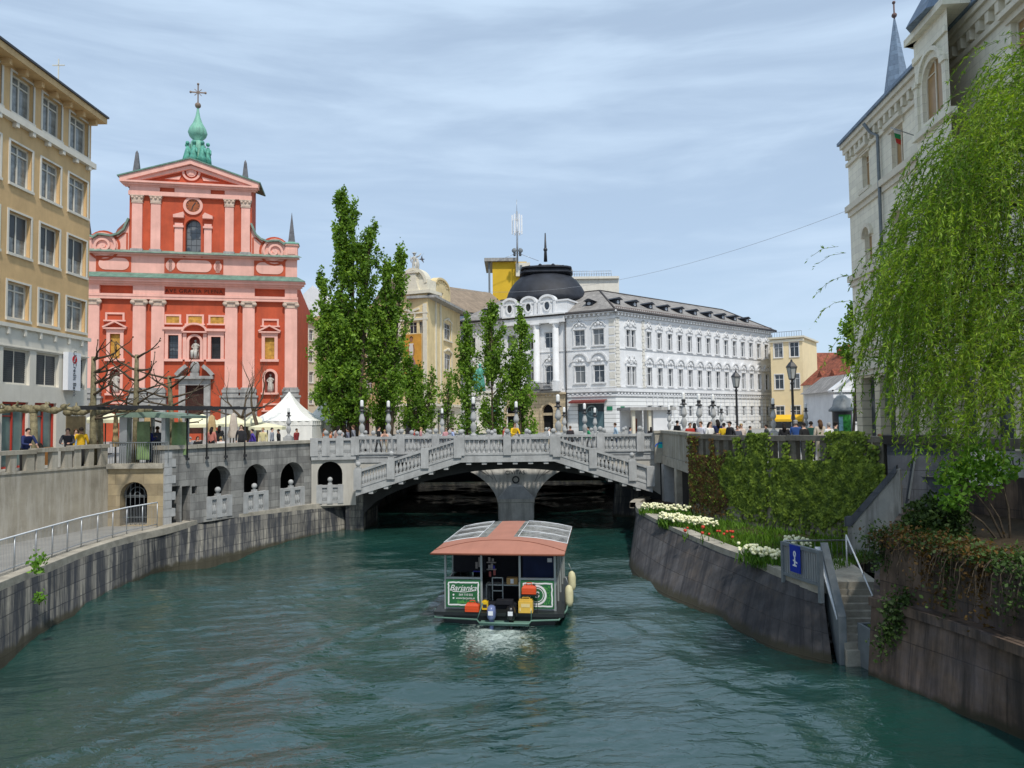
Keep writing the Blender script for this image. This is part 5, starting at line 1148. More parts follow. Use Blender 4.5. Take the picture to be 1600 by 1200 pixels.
for px_, py_, pt_ in ((213, 276, 236), (383, 290, 251)):
    u0 = cu(px_, py_); z0 = CF.v(px_, py_); b = MB(); p = CF.pt(u0, z0-1.0, -.2); h_ = CF.v(px_, pt_)-z0
    b.lathe([(.55, 0), (.55, .9), (.85, 1.0), (.9, 1.2), (.5, 1.3), (.56, 1.4), (.2, 1.0+h_-.15), (.02, 1.0+h_+.15)], p, 4, smooth=False, rot=PI/4+ca); b.build('obelisk', M['obelisk'], ch)
# copper turret with seated figures, onion and cross
tp_ = CF.pt(um, zap, -3.2); zt = lambda y: CF.v(301, y)
b = MB(); b.lathe([(2.9, -1.0), (2.3, -.3), (1.7, .2), (1.5, .5), (1.45, 1.0), (1.6, 1.1)], tp_, 8, smooth=False, rot=PI/8); z1 = 1.1
b.lathe([(1.5, 1.1), (1.0, 1.5), (.9, 2.6), (1.0, 3.2), (.85, 3.4), (.8, zt(207)-zap)], tp_, 8, rot=PI/8)
b.build('turret', M['copper'], ch)
b = MB()
for k in range(5): a = -PI/2+(k-2)*PI/4; c = tp_+Vector((math.cos(a)*1.35, math.sin(a)*1.0, 0)); b.tube([c+Vector((0, 0, .6)), c+Vector((0, -.2, 1.3)), c*1+Vector((0, -.05, 2.2)), c+Vector((0, 0, 2.9))], [.5, .5, .34, .18], 8); b.ball(c+Vector((0, -.05, 3.3)), .26, seg=8); b.tube([c+Vector((.3, -.1, 2.5)), c+Vector((.55, -.5, 1.8))], [.16, .1], 6)
b.build('turret_figures', M['bronze'], ch)
zo = zt(205)-zap; b = MB(); b.lathe([(.7, zo-.5), (.5, zo), (1.0, zo+.5), (1.18, zo+1.0), (1.0, zo+1.6), (.58, zo+2.3), (.3, zo+3.1), (.14, zo+4.0), (.09, zo+5.0)], tp_, 14); b.build('onion_spire', M['copper'], ch)
zb_ = zt(148)-zap; b = MB(); b.ball(tp_+Vector((0, 0, zb_)), .38); b.tube([tp_+Vector((0, 0, zo+4.8)), tp_+Vector((0, 0, zb_+2.6))], .06, 6)
zx = zt(127)-zap
b.build('ball', mk('gilt_iron', (.22, .16, .12), var=.3, rough=.5), ch)
b = MB(); c = tp_+Vector((0, 0, zx)); Uv = CF.U
b.bar(c-Uv*.9, c+Uv*.9, .12, .14); b.bar(c-Vector((0, 0, 1.3)), c+Vector((0, 0, 1.2)), .12, .14)
for d in (Uv*.9, -Uv*.9, Vector((0, 0, 1.1))): b.ball(c+d, .16, seg=6)
for k in range(4): a = PI/4+k*PI/2; b.bar(c, c+Uv*math.cos(a)*.6+Vector((0, 0, math.sin(a)*.6)), .06, .07)
b.build('cross', MATS['gilt_iron'], ch)
# windows, painted panels, niches of the lower storey
for k in (0, 1):
    a, c, lo, hi, _ = lowholes[k]; o = window(ch, CF, (a+c)/2, lo, c-a, hi-lo, 'lattice', .4, M['dark'], M['glass'])
def frame_(a, c, lo, hi, t, d, arch=False):
    o = MB()
    if arch: r = (c-a)/2+t/2; m_ = (a+c)/2; sp = hi-(c-a)/2; o.fcurve(CF, [(m_-r, lo)]+[(m_+r*math.cos(x), sp+r*math.sin(x)) for x in [PI-PI*k/14 for k in range(15)]]+[(m_+r, lo)], t, 0, d)
    else: o.fbox(CF, a-t, a, lo, hi, 0, d); o.fbox(CF, c, c+t, lo, hi, 0, d); o.fbox(CF, a-t, c+t, hi, hi+t, 0, d)
    o.fbox(CF, a-t-.15, c+t+.15, lo-t*.8, lo, 0, d+.15); return o
for k in (0, 1, 3, 4):
    a, c, lo, hi, _ = lowholes[k]; o = frame_(a, c, lo, hi, .38, .16)
    if k < 2: o.fbox(CF, a-.6, c+.6, hi+.65, hi+.95, 0, .5); o.fbox(CF, a-.45, c+.45, hi+.38, hi+.65, 0, .2)
    else: o.fbox(CF, a-.7, c+.7, hi+.55, hi+.72, 0, .45); o.fcurve(CF, [(a-.75, hi+.75), ((a+c)/2, hi+1.45), (c+.75, hi+.75)], .2, 0, .5); o.fbox(CF, a-.45, c+.45, hi+.38, hi+.55, 0, .2)
    o.build('window_surround', M['pink'], ch)
for k in (3, 4):
    a, c, lo, hi, _ = lowholes[k]; o = MB(); o.fpoly(CF, [(a, lo), (c, lo), (c, hi), (a, hi)], -.46, -.2); o.build('painted_panel', M['gold'], ch)
for (x0, x1, y0, y1, m_) in ((260, 280.5, 494, 505, 'gold'), (294.5, 316, 494, 506, 'gold'), (329, 350, 495, 506, 'gold'), (168, 192, 491, 500, 'red'), (412.5, 433, 501, 509, 'red'), (168, 192, 631, 640, 'red'), (414, 434, 633, 641, 'red')):
    a, c, lo, hi = cu(x0, y0), cu(x1, y0), CF.v(x0, y1), CF.v(x0, y0); o = frame_(a, c, lo, hi, .22, .14); p_ = o.build('panel_frame', M['pink'], ch)
    if m_ == 'gold': o = MB(); o.fbox(CF, a, c, lo, hi, .01, .05); o.build('gilded_panel', M['gold'], ch)
def niche(h, with_gable):
    a, c, lo, hi, _ = h; o = frame_(a, c, lo, hi, .3, .2, True)
    if with_gable: o.fbox(CF, a-.8, c+.8, hi+.45, hi+.62, 0, .5); m_ = (a+c)/2; o.fcurve(CF, [(m_+(c-a+1.5)/2*math.cos(x), hi+.6+.95*math.sin(x)) for x in [PI-PI*k/12 for k in range(13)]], .22, 0, .55); o.fbox(CF, a-.75, a-.33, lo, hi+.4, 0, .14); o.fbox(CF, c+.33, c+.75, lo, hi+.4, 0, .14)
    o.build('niche_surround', M['pink'], ch)
    o = MB(); o.fpoly(CF, [(a, lo), (c, lo), (c, hi), (a, hi)], -.95, -.44); o.build('niche_back', mk('niche_maroon', (.22, .05, .035), var=.2), ch)
def robed(c, h, mat, name, parent=None, lean=0, seat=False):
    """a robed stone figure about h tall: skirts, torso, shoulders, arms and head in one skin"""
    o = MB(); s = h/1.75; c = Vector(c)
    q = lambda x, y, z: c+Vector((x*s, y*s, z*s))
    o.lathe([(.30*s, 0), (.27*s, .35*s), (.22*s, .8*s), (.20*s, 1.0*s), (.24*s, 1.25*s), (.21*s, 1.38*s), (.07*s, 1.47*s), (.06*s, 1.52*s)], c, 10, sx=1, sy=.8)
    o.ball(q(0, -.02, 1.63), .115*s, seg=9); 
    if seat: o.tube([q(-.1, 0, .75), q(-.14, -.35, .72), q(-.15, -.38, .1)], [.17*s, .16*s, .12*s], 7); o.tube([q(.1, 0, .75), q(.14, -.35, .72), q(.15, -.38, .1)], [.17*s, .16*s, .12*s], 7)
    o.tube([q(-.22, 0, 1.33), q(-.31, -.03, 1.08), q(-.15, -.26, 1.0)], [.09*s, .07*s, .05*s], 6); o.tube([q(.22, 0, 1.33), q(.33, -.05, 1.12), q(.25, -.3, 1.25)], [.09*s, .07*s, .05*s], 6)
    for k in range(5): a = -PI+k*PI/4; o.tube([q(.2*math.cos(a), .16*math.sin(a), 1.1), q(.30*math.cos(a+.2), .24*math.sin(a+.2), .02)], [.03*s, .05*s], 5)
    return o
for k, g_, lab in ((2, True, 'seated pale stone figure in the central church niche'), (5, False, 'weathered stone saint in the niche by the bare trees'), (6, False, 'pale stone saint in the low niche near the white tents')):
    niche(lowholes[k], g_); a, c, lo, hi, _ = lowholes[k]; p = CF.pt((a+c)/2, lo+.03, -.45); h_ = (hi-lo)*.88
    s_ = T('stone_statue', lab, 'statue', p, group='stone saints in the church niches'); robed(p, h_, M['statue'], 'figure', seat=(k == 2)).build('figure', M['statue'], s_)
# portal
a, c = cu(290, 640), cu(319, 640); zd = cv(602)
b = MB(); b.fbox(CF, a, c, STREET, zd, -.46, -.3); door = b.build('door', mk('door_wood', (.05, .018, .012), var=.4, scale=4, rough=.6), ch)
b = MB(); b.fbox(CF, a-.75, a, STREET, zd, 0, .35); b.fbox(CF, c, c+.75, STREET, zd, 0, .35); b.fbox(CF, a-.75, c+.75, zd, zd+.75, 0, .4); b.fbox(CF, a-1.1, c+1.1, zd+.75, zd+1.1, 0, .85)
m_ = (a+c)/2
for s in (-1, 1): b.fcurve(CF, [(m_+s*2.1, zd+1.2), (m_+s*1.6, zd+1.8), (m_+s*.95, zd+2.35)], .42, 0, .75)
b.ball(CF.pt(m_, zd+2.1, .2), .75, seg=9, sx=.8, sy=.4, sz=1.25); b.fbox(CF, m_-.5, m_+.5, zd+1.1, zd+1.5, 0, .5); b.build('portal', M['grey_stone'], ch)
# nave roof and brown side dome behind the gable
b = MB(); b.fpoly(CF, [(uL+1, zA0), (uR-1, zA0), (um, cv(268))], -38, -4, back=True); b.build('nave_roof', M['tile'], ch)
b = MB(); q = CF.pt(cu(205, 360), cv(357)-3, -9); b.lathe([(5, 0), (4.9, 2.4), (4.2, 4.2), (2.9, 5.8), (1.2, 6.8), (.05, 7.1)], q, 16); b.build('side_dome', M['tile'], ch)
b = MB(); b.fbox(CF, uL+.3, uL+7, zA0-.3, cv(375), -12, -1); b.build('side_block', M['pink'], ch)
# bell tower behind, only its cross clears the ochre roof
bt = P(91, 130, 118); bw = T('bell_tower', 'slender bell tower whose cross just clears the ochre roof', 'tower', (bt.x, bt.y, STREET))
b = MB(); b.box(bt.x-3, bt.x+3, bt.y-3, bt.y+3, STREET, 40); b.build('shaft', M['pink'], bw)
b = MB(); b.lathe([(4, 40), (3.4, 43), (1.2, 46), (1.4, 48), (.6, 50), (.1, bt.z-6)], (bt.x, bt.y, 0), 8); b.build('spire', M['copper'], bw)
b = MB(); zc_ = P(91, 102, 118).z; b.bar((bt.x, bt.y, bt.z-8), (bt.x, bt.y, P(91, 92, 118).z), .14, .14); b.bar((bt.x-1, bt.y, zc_), (bt.x+1, bt.y, zc_), .14, .14); b.build('cross', mk('pale_gilt', (.6, .58, .5)), bw)
# ------------------------------------------------------------------ WHITE PALACE
Cn = P(963, HY, 108); Rn = P(1209, HY, 137); Ln = P(716, HY, 121)
RF = Face((Cn.x, Cn.y), (Rn.x, Rn.y)); LF_ = Face((Ln.x, Ln.y), (Cn.x, Cn.y))
pa = T('palace', 'white stuccoed corner palace with a dark dome and rows of windows', 'building', (Cn.x, Cn.y, STREET))
zx = lambda z: 680+z*.375
zy = lambda z: 300+z*.375
rv = lambda x, y: RF.v(zx(x), zy(y)); ru = lambda x: RF.u(zx(x), 560)
lv = lambda x, y: LF_.v(zx(x), zy(y)); lu = lambda x: LF_.u(zx(x), 560)
zev = rv(757, 502); zs = rv(757, 828)
A3, B3 = rv(1056, 667), rv(1056, 601); A2, B2 = rv(1056, 813), rv(1056, 741)
wc = [ru(x) for x in (890, 933, 974, 1015, 1056, 1095, 1133, 1170, 1207, 1243, 1278, 1312, 1345, 1379)]
u14 = np.linspace(wc[0], wc[-1], 14); W1 = 1.15
pr = [ru(805)-.02, ru(825)]
A1, B1 = rv(1056, 935), rv(1056, 890); A0, B0 = STREET+.9, rv(1056, 958)
uppers = [(u-W1/2, u+W1/2) for u in u14]+[(u-.5, u+.5) for u in pr]
hl = [(a, c, lo, hi) for a, c in uppers for lo, hi in ((A2, B2), (A3, B3))]
b = MB(); b.fwall(RF, 0, RF.L, zs, zev, hl, .3); 
zl3, zl2 = lv(640, 640), lv(640, 795); hl3, hl2 = lv(640, 572), lv(640, 722)
lcols = [lu(x) for x in (603, 682)]; ccols = [lu(x) for x in (318, 397, 477)]; lw = [lu(x) for x in (150, 225)]
W2 = 1.75
lh = [(u-W2/2, u+W2/2, lo, hi) for u in lcols+lw for lo, hi in ((zl3, hl3), (zl2, hl2))]
lh += [(u-.8, u+.8, zl3, hl3) for u in ccols]+[(u-.8, u+.8, zl2, hl2+.3, True) for u in ccols]
b.fwall(LF_, 0, LF_.L, zs, zev, lh, .3)
b.build('upper_wall', M['white'], pa)
gcols = [u for u in u14]
hg = [(u-W1/2, u+W1/2, A1, B1) for u in gcols]+[(u-W1/2, u+W1/2, A0, B0) for u in gcols]
shop = (lu(590), lu(700), STREET+.2, lv(645, 882))
db = [(lu(x)-.95, lu(x)+.95, STREET+.1, lv(470, 885), True) for x in (318, 470)]
b = MB(); b.fwall(RF, 0, RF.L, STREET-.1, zs, hg, .3); ub0 = lu(547)
b.fwall(LF_, ub0, LF_.L, STREET-.1, zs, [shop], .4); b.fwall(LF_, 0, lu(300), STREET-.1, zs, [], .4); b.build('ground_wall', M['white_rust'], pa)
b = MB(); b.fwall(LF_, lu(300), ub0, STREET-.1, zs, db, .5, d=.25); b.fbox(LF_, lu(300), ub0, zs-.3, zs, 0, .6); b.build('entrance_wall', M['beige'], pa)
# hoods and surrounds
def hood(kind, w_):
    f0 = Face((0, 0), (1, 0)); o = MB(); t = .16
    o.fbox(f0, -w_/2-t, -w_/2, 0, HH, .22, .38); o.fbox(f0, w_/2, w_/2+t, 0, HH, .22, .38); o.fbox(f0, -w_/2-t*1.6, w_/2+t*1.6, -.2, 0, .2, .48); o.fbox(f0, -w_/2-t, w_/2+t, HH, HH+.18, .22, .42)
    if kind == 'arc':
        r = w_/2+.42; zc_ = HH+.62
        o.fpoly(f0, [(r*math.cos(x), zc_+r*.95*math.sin(x)) for x in [PI*k/10 for k in range(11)]], .28, .34)
        o.fcurve(f0, [(-r-.25, zc_-.05)]+[(r*math.cos(x), zc_+r*.95*math.sin(x)) for x in [PI-PI*k/12 for k in range(13)]]+[(r+.25, zc_-.05)], .24, .26, .55)
        o.ball(Vector((0, -.4, zc_+.3)), .32, seg=8, sy=.5); 
        for s in (-1, 1): o.ball(Vector((s*.42, -.4, zc_+.05)), .18, seg=6, sy=.6)
    else:
        zc_ = HH+.35; r = w_/2+.2
        o.fcurve(f0, [(-r-.1, zc_), (-r*.75, zc_+.55), (-.3, zc_+.75), (0, zc_+1.25), (.3, zc_+.75), (r*.75, zc_+.55), (r+.1, zc_)], .17, .26, .46)
        o.ball(Vector((0, -.36, zc_+.5)), .32, seg=8, sy=.5); o.ball(Vector((0, -.36, zc_+1.2)), .17, seg=6)
        for s in (-1, 1): o.ball(Vector((s*.45, -.34, zc_+.25)), .2, seg=6, sy=.5)
    return o.mesh('surround', M['white_orn'])
M['white_orn'] = mk('stucco_ornament', (.70, .70, .70), var=.2, scale=3, streak=.35, streakcol=(.42, .42, .42), sscale=1.5)
HC = {}
def pwin(fc, u, lo, hi, w_, kind, arch=False):
    global HH
    o = window(pa, fc, u, lo, w_, hi-lo, 'cross', .25, M['white'], M['glass'], arch=arch)
    k = (kind, round(w_, 2), round(hi-lo, 2))
    if kind:
        if k not in HC: HH = hi-lo; HC[k] = hood(kind, w_)
        link('surround', HC[k], o, (0, -.0, 0))
for u in list(u14)+pr:
    w_ = W1 if u in u14 else 1.0
    pwin(RF, u, A2, B2, w_, 'arc' if u in u14 else 'crest'); pwin(RF, u, A3, B3, w_, 'crest')
for u in lcols+lw: pwin(LF_, u, zl2, hl2, W2, 'arc'); pwin(LF_, u, zl3, hl3, W2, 'crest')
for u in ccols: pwin(LF_, u, zl3, hl3, 1.6, None); pwin(LF_, u, zl2, hl2+.3, 1.6, 'crest', True)
for u in gcols: pwin(RF, u, A1, B1, W1, None); pwin(RF, u, A0, B0, W1, None)
# string courses, cornice, quoins
b = MB()
for fc in (RF, LF_):
    b.fbox(fc, -.2, fc.L+.2, zs-.1, zs+.35, 0, .35); b.fbox(fc, -.1, fc.L+.1, zs-.75, zs-.5, 0, .18); b.fbox(fc, 0, fc.L, A2-.35, A2-.22, 0, .12)
    b.fbox(fc, 0, fc.L, A3-.38, A3-.24, 0, .12)
    n = int(fc.L/.75)
    for k in range(n): b.fbox(fc, .2+k*.75, .2+k*.75+.35, zs-.48, zs-.25, 0, .25)
    b.fbox(fc, -.1, fc.L+.1, zev-.9, zev-.45, 0, .12); b.fbox(fc, -.6, fc.L+.6, zev, zev+.3, -.2, .75)
    for k in range(n): b.fbox(fc, .2+k*.75, .2+k*.75+.3, zev-.38, zev, 0, .55)
b.build('cornice', M['white'], pa)
b = MB()
for (u0, u1) in ((.05, 1.0), (ru(862), ru(873)), (RF.L-.9, RF.L-.05)):
    k = 0; z = zs+.5
    while z < zev-1.0: b.fbox(RF, u0+(.12 if k % 2 else 0), u1-(.12 if k % 2 else 0), z, z+.42, 0, .12); z += .5; k += 1
for k in range(8): b.fbox(LF_, LF_.L-.9, LF_.L-.02, zs+.5+k*1.3, zs+1.5+k*1.3, 0, .05)
b.build('quoins', mk('stucco_cream', (.66, .63, .56), var=.1), pa)
# ground-floor rustication piers between windows
b = MB()
for u in gcols:
    for s in (-1, 1):
        for k in range(10): z = STREET+.2+k*.62; b.fbox(RF, u+s*(W1/2+.12)-.13+s*.08, u+s*(W1/2+.12)+.13+s*.08, z, z+.5, 0, .12)
b.build('rusticated_piers', M['white'], pa)
# colonnade on the left front
for x in (365, 428, 508):
    u = lu(x); b = MB(); p = LF_.pt(u, 0, .45); z0 = zs+1.6; z1 = zev-1.1
    b.lathe([(.62, z0), (.62, z0+.25), (.5, z0+.4), (.5, z1-.7), (.42, z1-.6), (.62, z1-.1), (.62, z1)], p, 12); b.fbox(LF_, u-.75, u+.75, zs+.2, z0, 0, 1.1); b.fbox(LF_, u-.75, u+.75, z1, z1+.2, 0, 1.1); b.build('column', M['white'], pa)
b = MB(); b.fbox(LF_, lu(300), lu(548), zev-.9, zev-.05, 0, .9); b.fbox(LF_, lu(300)-.2, lu(548)+.2, zev+.3, zev+.5, 0, 1.2); b.build('portico_entablature', M['white'], pa)
b = MB(); b.fbox(LF_, lu(415), lu(500), zs+.35, zs+.5, .1, 1.5)
for k in range(22): u = lu(415)+(lu(500)-lu(415))*k/21; b.tube([LF_.pt(u, zs+.5, 1.42), LF_.pt(u+.1, zs+.9, 1.55), LF_.pt(u, zs+1.4, 1.42)], .035, 4)
b.fbox(LF_, lu(415), lu(500), zs+1.4, zs+1.48, 1.36, 1.48); b.build('balcony', M['dark'], pa)
for x in (318, 470):
    u = lu(x); b = MB(); b.fpoly(LF_, [(u-.95, STREET), (u+.95, STREET), (u+.95, db[0][3]), (u-.95, db[0][3])], -.3, -.26); b.build('doorway', M['black'], pa)
    b = MB(); r = 1.1; sp = db[0][3]-.95; b.fcurve(LF_, [(u-r, STREET)]+[(u+r*math.cos(t), sp+r*math.sin(t)) for t in [PI-PI*k/12 for k in range(13)]]+[(u+r, STREET)], .32, .25, .45); b.fbox(LF_, u-.95, u+.95, sp-.75, sp-.35, -.1, .2); b.build('door_arch', M['beige'], pa)
o = window(pa, LF_, (shop[0]+shop[1])/2, shop[2], shop[1]-shop[0], shop[3]-shop[2], 'none', .3, M['dark'], mk('shop_glass', (.025, .035, .04), rough=.05, var=.5, scale=1), name='shop_window')
b = MB(); a, c = shop[0], shop[1]; b.fbox(LF_, a+.05, c-.05, shop[2]+.05, shop[2]+2.9, -.27, -.24); u_m = a+(c-a)*.52; vmm = shop[2]+2.9
b.build('window_banner', mk('banner_teal', (.09, .15, .17), var=.15), pa)
b = MB(); b.fcurve(LF_, [(u_m+.85*math.cos(2*PI*k/18), vmm+.85*math.sin(2*PI*k/18)) for k in range(18)], .16, -.24, -.2, closed=True); b.fbox(LF_, u_m-.1, u_m+.1, vmm-.5, vmm+.5, -.24, -.2); b.fbox(LF_, u_m-.5, u_m+.5, vmm-.1, vmm+.1, -.24, -.205); b.build('round_emblem', mk('emblem_teal', (.22, .30, .31)), pa)
b = MB(); a, c = lu(567), lu(716); z = lv(640, 872); b.add([LF_.pt(a, z+.25, .05), LF_.pt(c, z+.25, .05), LF_.pt(c, z-.05, 1.3), LF_.pt(a, z-.05, 1.3), LF_.pt(a, z-.3, 1.3), LF_.pt(c, z-.3, 1.3)], [(0, 1, 2, 3), (3, 2, 5, 4)]); b.build('awning', mk('awning_maroon', (.16, .035, .03), var=.2), pa)
b = MB(); b.tube([LF_.pt(ub0, STREET, .3), LF_.pt(ub0, zev, .3)], .12, 6); b.build('drainpipe', M['dark'], pa)
sgm = mk('plate_green', (.02, .20, .10), var=.1)
for x0, x1 in ((712, 735),):
    b = MB(); b.fbox(LF_, lu(x0), lu(x1), lv(723, 910), lv(723, 893), .02, .08); b.build('street_plate', sgm, pa)
b = MB(); b.fbox(RF, ru(768), ru(784), rv(776, 908), rv(776, 893), .02, .08); b.build('street_plate', sgm, pa)
# roofs
i1, i2 = -RF.N, -LF_.N
def isect(d1, d2):   # corner inset d1 from right face, d2 from left face
    Mx = Matrix(((RF.N.x, RF.N.y), (LF_.N.x, LF_.N.y))); r = Mx.inverted() @ Vector((RF.N.dot(RF.A)-d1, LF_.N.dot(LF_.A+LF_.U*LF_.L)-d2)); return Vector((r.x, r.y, 0))
zr = P(960, 452, 116).z; D = 7.5
e = .6; c0 = isect(-e, -e); c1 = isect(D, D); c2 = isect(2*D, 2*D)
def V3(p, z): return Vector((p.x, p.y, z))
ze = zev+.3
R0 = RF.pt(RF.L+.6, 0, e); R1 = RF.pt(RF.L-4.5, 0, -D); R2 = RF.pt(RF.L+.6, 0, -2*D); L0 = LF_.pt(-.6, 0, e); L1 = LF_.pt(4, 0, -D); L2 = LF_.pt(-.6, 0, -2*D)
b = MB(); pts = [V3(c0, ze), V3(R0, ze), V3(R1, zr), V3(c1, zr), V3(L0, ze), V3(L1, zr), V3(c2, ze), V3(R2, ze), V3(L2, ze)]
b.add(pts, [(0, 1, 2, 3), (4, 0, 3, 5), (1, 7, 2), (3, 2, 7, 6), (5, 3, 6, 8), (8, 4, 5)]); b.build('roof', M['slate'], pa)
b = MB()
for p, q in ((V3(c1, zr), V3(R1, zr)), (V3(c0, ze), V3(c1, zr)), (V3(R0, ze), V3(R1, zr)), (V3(c1, zr), V3(L1, zr))): b.tube([p, q], .16, 5)
b.tube([V3(c0, ze-.05), V3(R0, ze-.05)], .26, 6); b.tube([V3(L0, ze-.05), V3(c0, ze-.05)], .26, 6); b.build('ridge_capping', mk('ridge_lead', (.06, .055, .055), var=.2), pa)
b = MB()
for s_, tt in ((RF, 1),):
    pass
for k in range(90):
    u = .3+k*(RF.L-.5)/90; b.fbox(RF, u, u+.06, ze+.35, ze+.6, .1, .15)
b.fbox(RF, 0, RF.L, ze+.55, ze+.6, .1, .16); b.build('snow_guard', mk('rust_brown', (.14, .07, .06), var=.2), pa)
def dormer(fc, u, t, ):
    o = MB(); d = e-(D+e)*t; z = ze+(zr-ze)*t; q = lambda du, dz, dd: fc.pt(u+du, z+dz, d+dd)
    o.add([q(-.55, -.1, .25), q(.55, -.1, .25), q(.55, .6, .25), q(-.55, .6, .25), q(-.55, .6, -1.6), q(.55, .6, -1.6)], [(0, 1, 2, 3), (0, 3, 4), (1, 5, 2)])
    o.fpoly(Face(fc.A.xy, (fc.A+fc.U).xy), [(u-.85, z+.62), (u+.85, z+.62), (u+.15, z+.95), (u-.15, z+.95)], d-1.9, d+.6, back=True)
    ob = o.build('dormer', M['dome'], pa); g = MB(); g.fpoly(fc, [(u+.3*math.cos(2*PI*k/10), z+.26+.27*math.sin(2*PI*k/10)) for k in range(10)], d+.26, d+.30); link('oculus', g.mesh('oculus', mk('pale_pane', (.4, .42, .45), rough=.2), pa.location), ob)
for x in (800, 870, 935, 1000, 1060, 1120, 1180, 1235, 1285, 1335): dormer(RF, RF.u(zx(x), zy(470)), .33)
dormer(LF_, lu(628), .3); dormer(LF_, lu(193), .3)
# attic parapet with oculi, dome, lantern rim and finial
a, c = lu(268), lu(556); zp = lv(410, 466); b = MB(); ov = [lu(x) for x in (317, 395, 473)]
b.fbox(LF_, a, c, zev+.5, zp, -4, .25); b.fbox(LF_, a-.2, c+.2, zp, zp+.25, -4, .4)
for u in ov:
    b.fcurve(LF_, [(u+1.25*math.cos(t), zp+.2+.85*math.sin(t)) for t in [PI-PI*k/12 for k in range(13)]], .35, -.6, .5); b.fpoly(LF_, [(u+1.25*math.cos(t), zp+.2+.85*math.sin(t)) for t in [PI*k/12 for k in range(13)]], -.6, .2)
    b.fcurve(LF_, [(u+.55*math.cos(2*PI*k/14), zp-.55+.75*math.sin(2*PI*k/14)) for k in range(14)], .2, .25, .45, closed=True)
    for s in (-1, 1): b.fbox(LF_, u+s*1.3-.2, u+s*1.3+.2, zev+.6, zp, .25, .5)
b.build('attic_parapet', M['white'], pa)
b = MB()
for u in ov: b.fpoly(LF_, [(u+.5*math.cos(2*PI*k/14), zp-.55+.7*math.sin(2*PI*k/14)) for k in range(14)], .25, .28)
b.build('oculus_pane', M['glass'], pa)
um_ = (lu(300)+lu(645))/2-.2; dc = P(856, HY, 121); dc.z = 0; rD = 6.75; zd0 = P(856, 476, 121).z; zd1 = P(856, 433, 121).z
b = MB(); hD = zd1-zd0; b.lathe([(rD, zd0), (rD*.985, zd0+.15*hD), (rD*.94, zd0+.35*hD), (rD*.87, zd0+.55*hD), (rD*.77, zd0+.75*hD), (rD*.66, zd0+.9*hD), (rD*.58, zd1)], dc, 32, sq=2.7, rot=LF_.rz+.0); b.build('dome', M['dome'], pa)
b = MB(); b.lathe([(rD*.58, zd1-.1), (rD*.64, zd1+.1), (rD*.64, zd1+.35), (rD*.56, zd1+.45), (rD*.56, zd1+.75), (rD*.62, zd1+.85), (rD*.62, zd1+1.1), (rD*.5, zd1+1.2), (rD*.3, zd1+1.6), (.3, zd1+1.9)], dc, 32, sq=5, smooth=False, rot=LF_.rz)
for k in range(10): q = 2*PI*k/10; b.ball(dc+Vector((math.cos(q)*rD*.5, math.sin(q)*rD*.5, zd1+1.3)), .3, seg=6)
b.build('lantern', M['dome'], pa)
b = MB(); zf = P(863, 364, 121).z; b.tube([dc+Vector((0, 0, zd1+2.6)), dc+Vector((0, 0, zd1+5)), dc+Vector((0, 0, zf))], [.34, .22, .10], 6); b.ball(dc+Vector((0, 0, zd1+4.6)), .35, seg=8); b.build('finial', M['dark'], pa)
# ------------------------------------------------------------------ white kiosk in front of the palace (bus stop like pavilion)
k0 = P(1016, 660, 82); kf = Face((P(986, 660, 82).x, 82), (P(1050, 660, 83.5).x, 83.5))
kk = T('street_pavilion', 'small white flat roofed pavilion with columns before the palace', 'pavilion', (k0.x, k0.y, STREET))
zk = kf.v(1016, 641); b = MB(); b.fbox(kf, -.3, kf.L+.3, zk, zk+.35, -3, .5); b.build('roof', M['grey_stone'], kk)
for u in (.15, kf.L*.42): b = MB(); b.fbox(kf, u, u+.35, STREET, zk, -.3, .05); b.build('column', M['trim'], kk)
b = MB(); b.fbox(kf, kf.L*.55, kf.L, STREET, zk, -2.5, -.1); b.build('panel', M['white'], kk)
b = MB(); b.fbox(kf, kf.L*.25, kf.L*.38, STREET, STREET+2, -2.5, -2.4); b.build('door', M['tile'], kk)
b = MB(); b.fbox(kf, 0, kf.L*.55, STREET, zk, -2.9, -2.7); b.build('back_wall', M['white'], kk)
# ------------------------------------------------------------------ yellow secession corner building
zX = lambda x: 440+x*.35
zY = lambda y: 280+y*.35
T0, T1 = P(zX(517), HY, 104), P(zX(655), HY, 102); R1_ = P(zX(800), HY, 118)
TF = Face((T0.x, T0.y), (T1.x, T1.y)); SFc = Face((T1.x, T1.y), (R1_.x, R1_.y)); L1_ = P(470, HY, 122); WFc = Face((L1_.x, L1_.y), (T0.x, T0.y))
yb = T('corner_building', 'cream art nouveau corner building with a rooftop statue and banner', 'building', (T0.x, T0.y, STREET))
tv = lambda y: TF.v(zX(585), zY(y)); tu = lambda x: TF.u(zX(x), 560); su = lambda x: SFc.u(zX(x), 560); sv = lambda y: SFc.v(zX(742), zY(y))
zT = tv(515); zS = sv(575)
wh = [(tu(x0), tu(x1), tv(690), tv(637)) for x0, x1 in ((545, 559), (569, 604), (614, 630))]
b = MB(); b.fwall(TF, 0, TF.L, STREET+4.2, zT, wh, .3)
sw_ = [(su(725), su(757), sv(717), sv(645)), (su(725), su(757), sv(850), sv(780))]
sw_ += [(a+(su(775)-su(742))*2.2, c+(su(775)-su(742))*2.2, lo, hi) for a, c, lo, hi in sw_]
b.fwall(SFc, 0, SFc.L, STREET+4.2, zS, sw_, .3); ww_ = [(4+k*3.6, 5.6+k*3.6, STREET+6+j*4.2, STREET+8.4+j*4.2) for k in range(5) for j in range(3)]
ww_ = [w for w in ww_ if w[1] < WFc.L-.5]
b.fwall(WFc, 0, WFc.L, STREET+4.2, zS, ww_, .3); b.build('wall', M['cream'], yb)
b = MB()
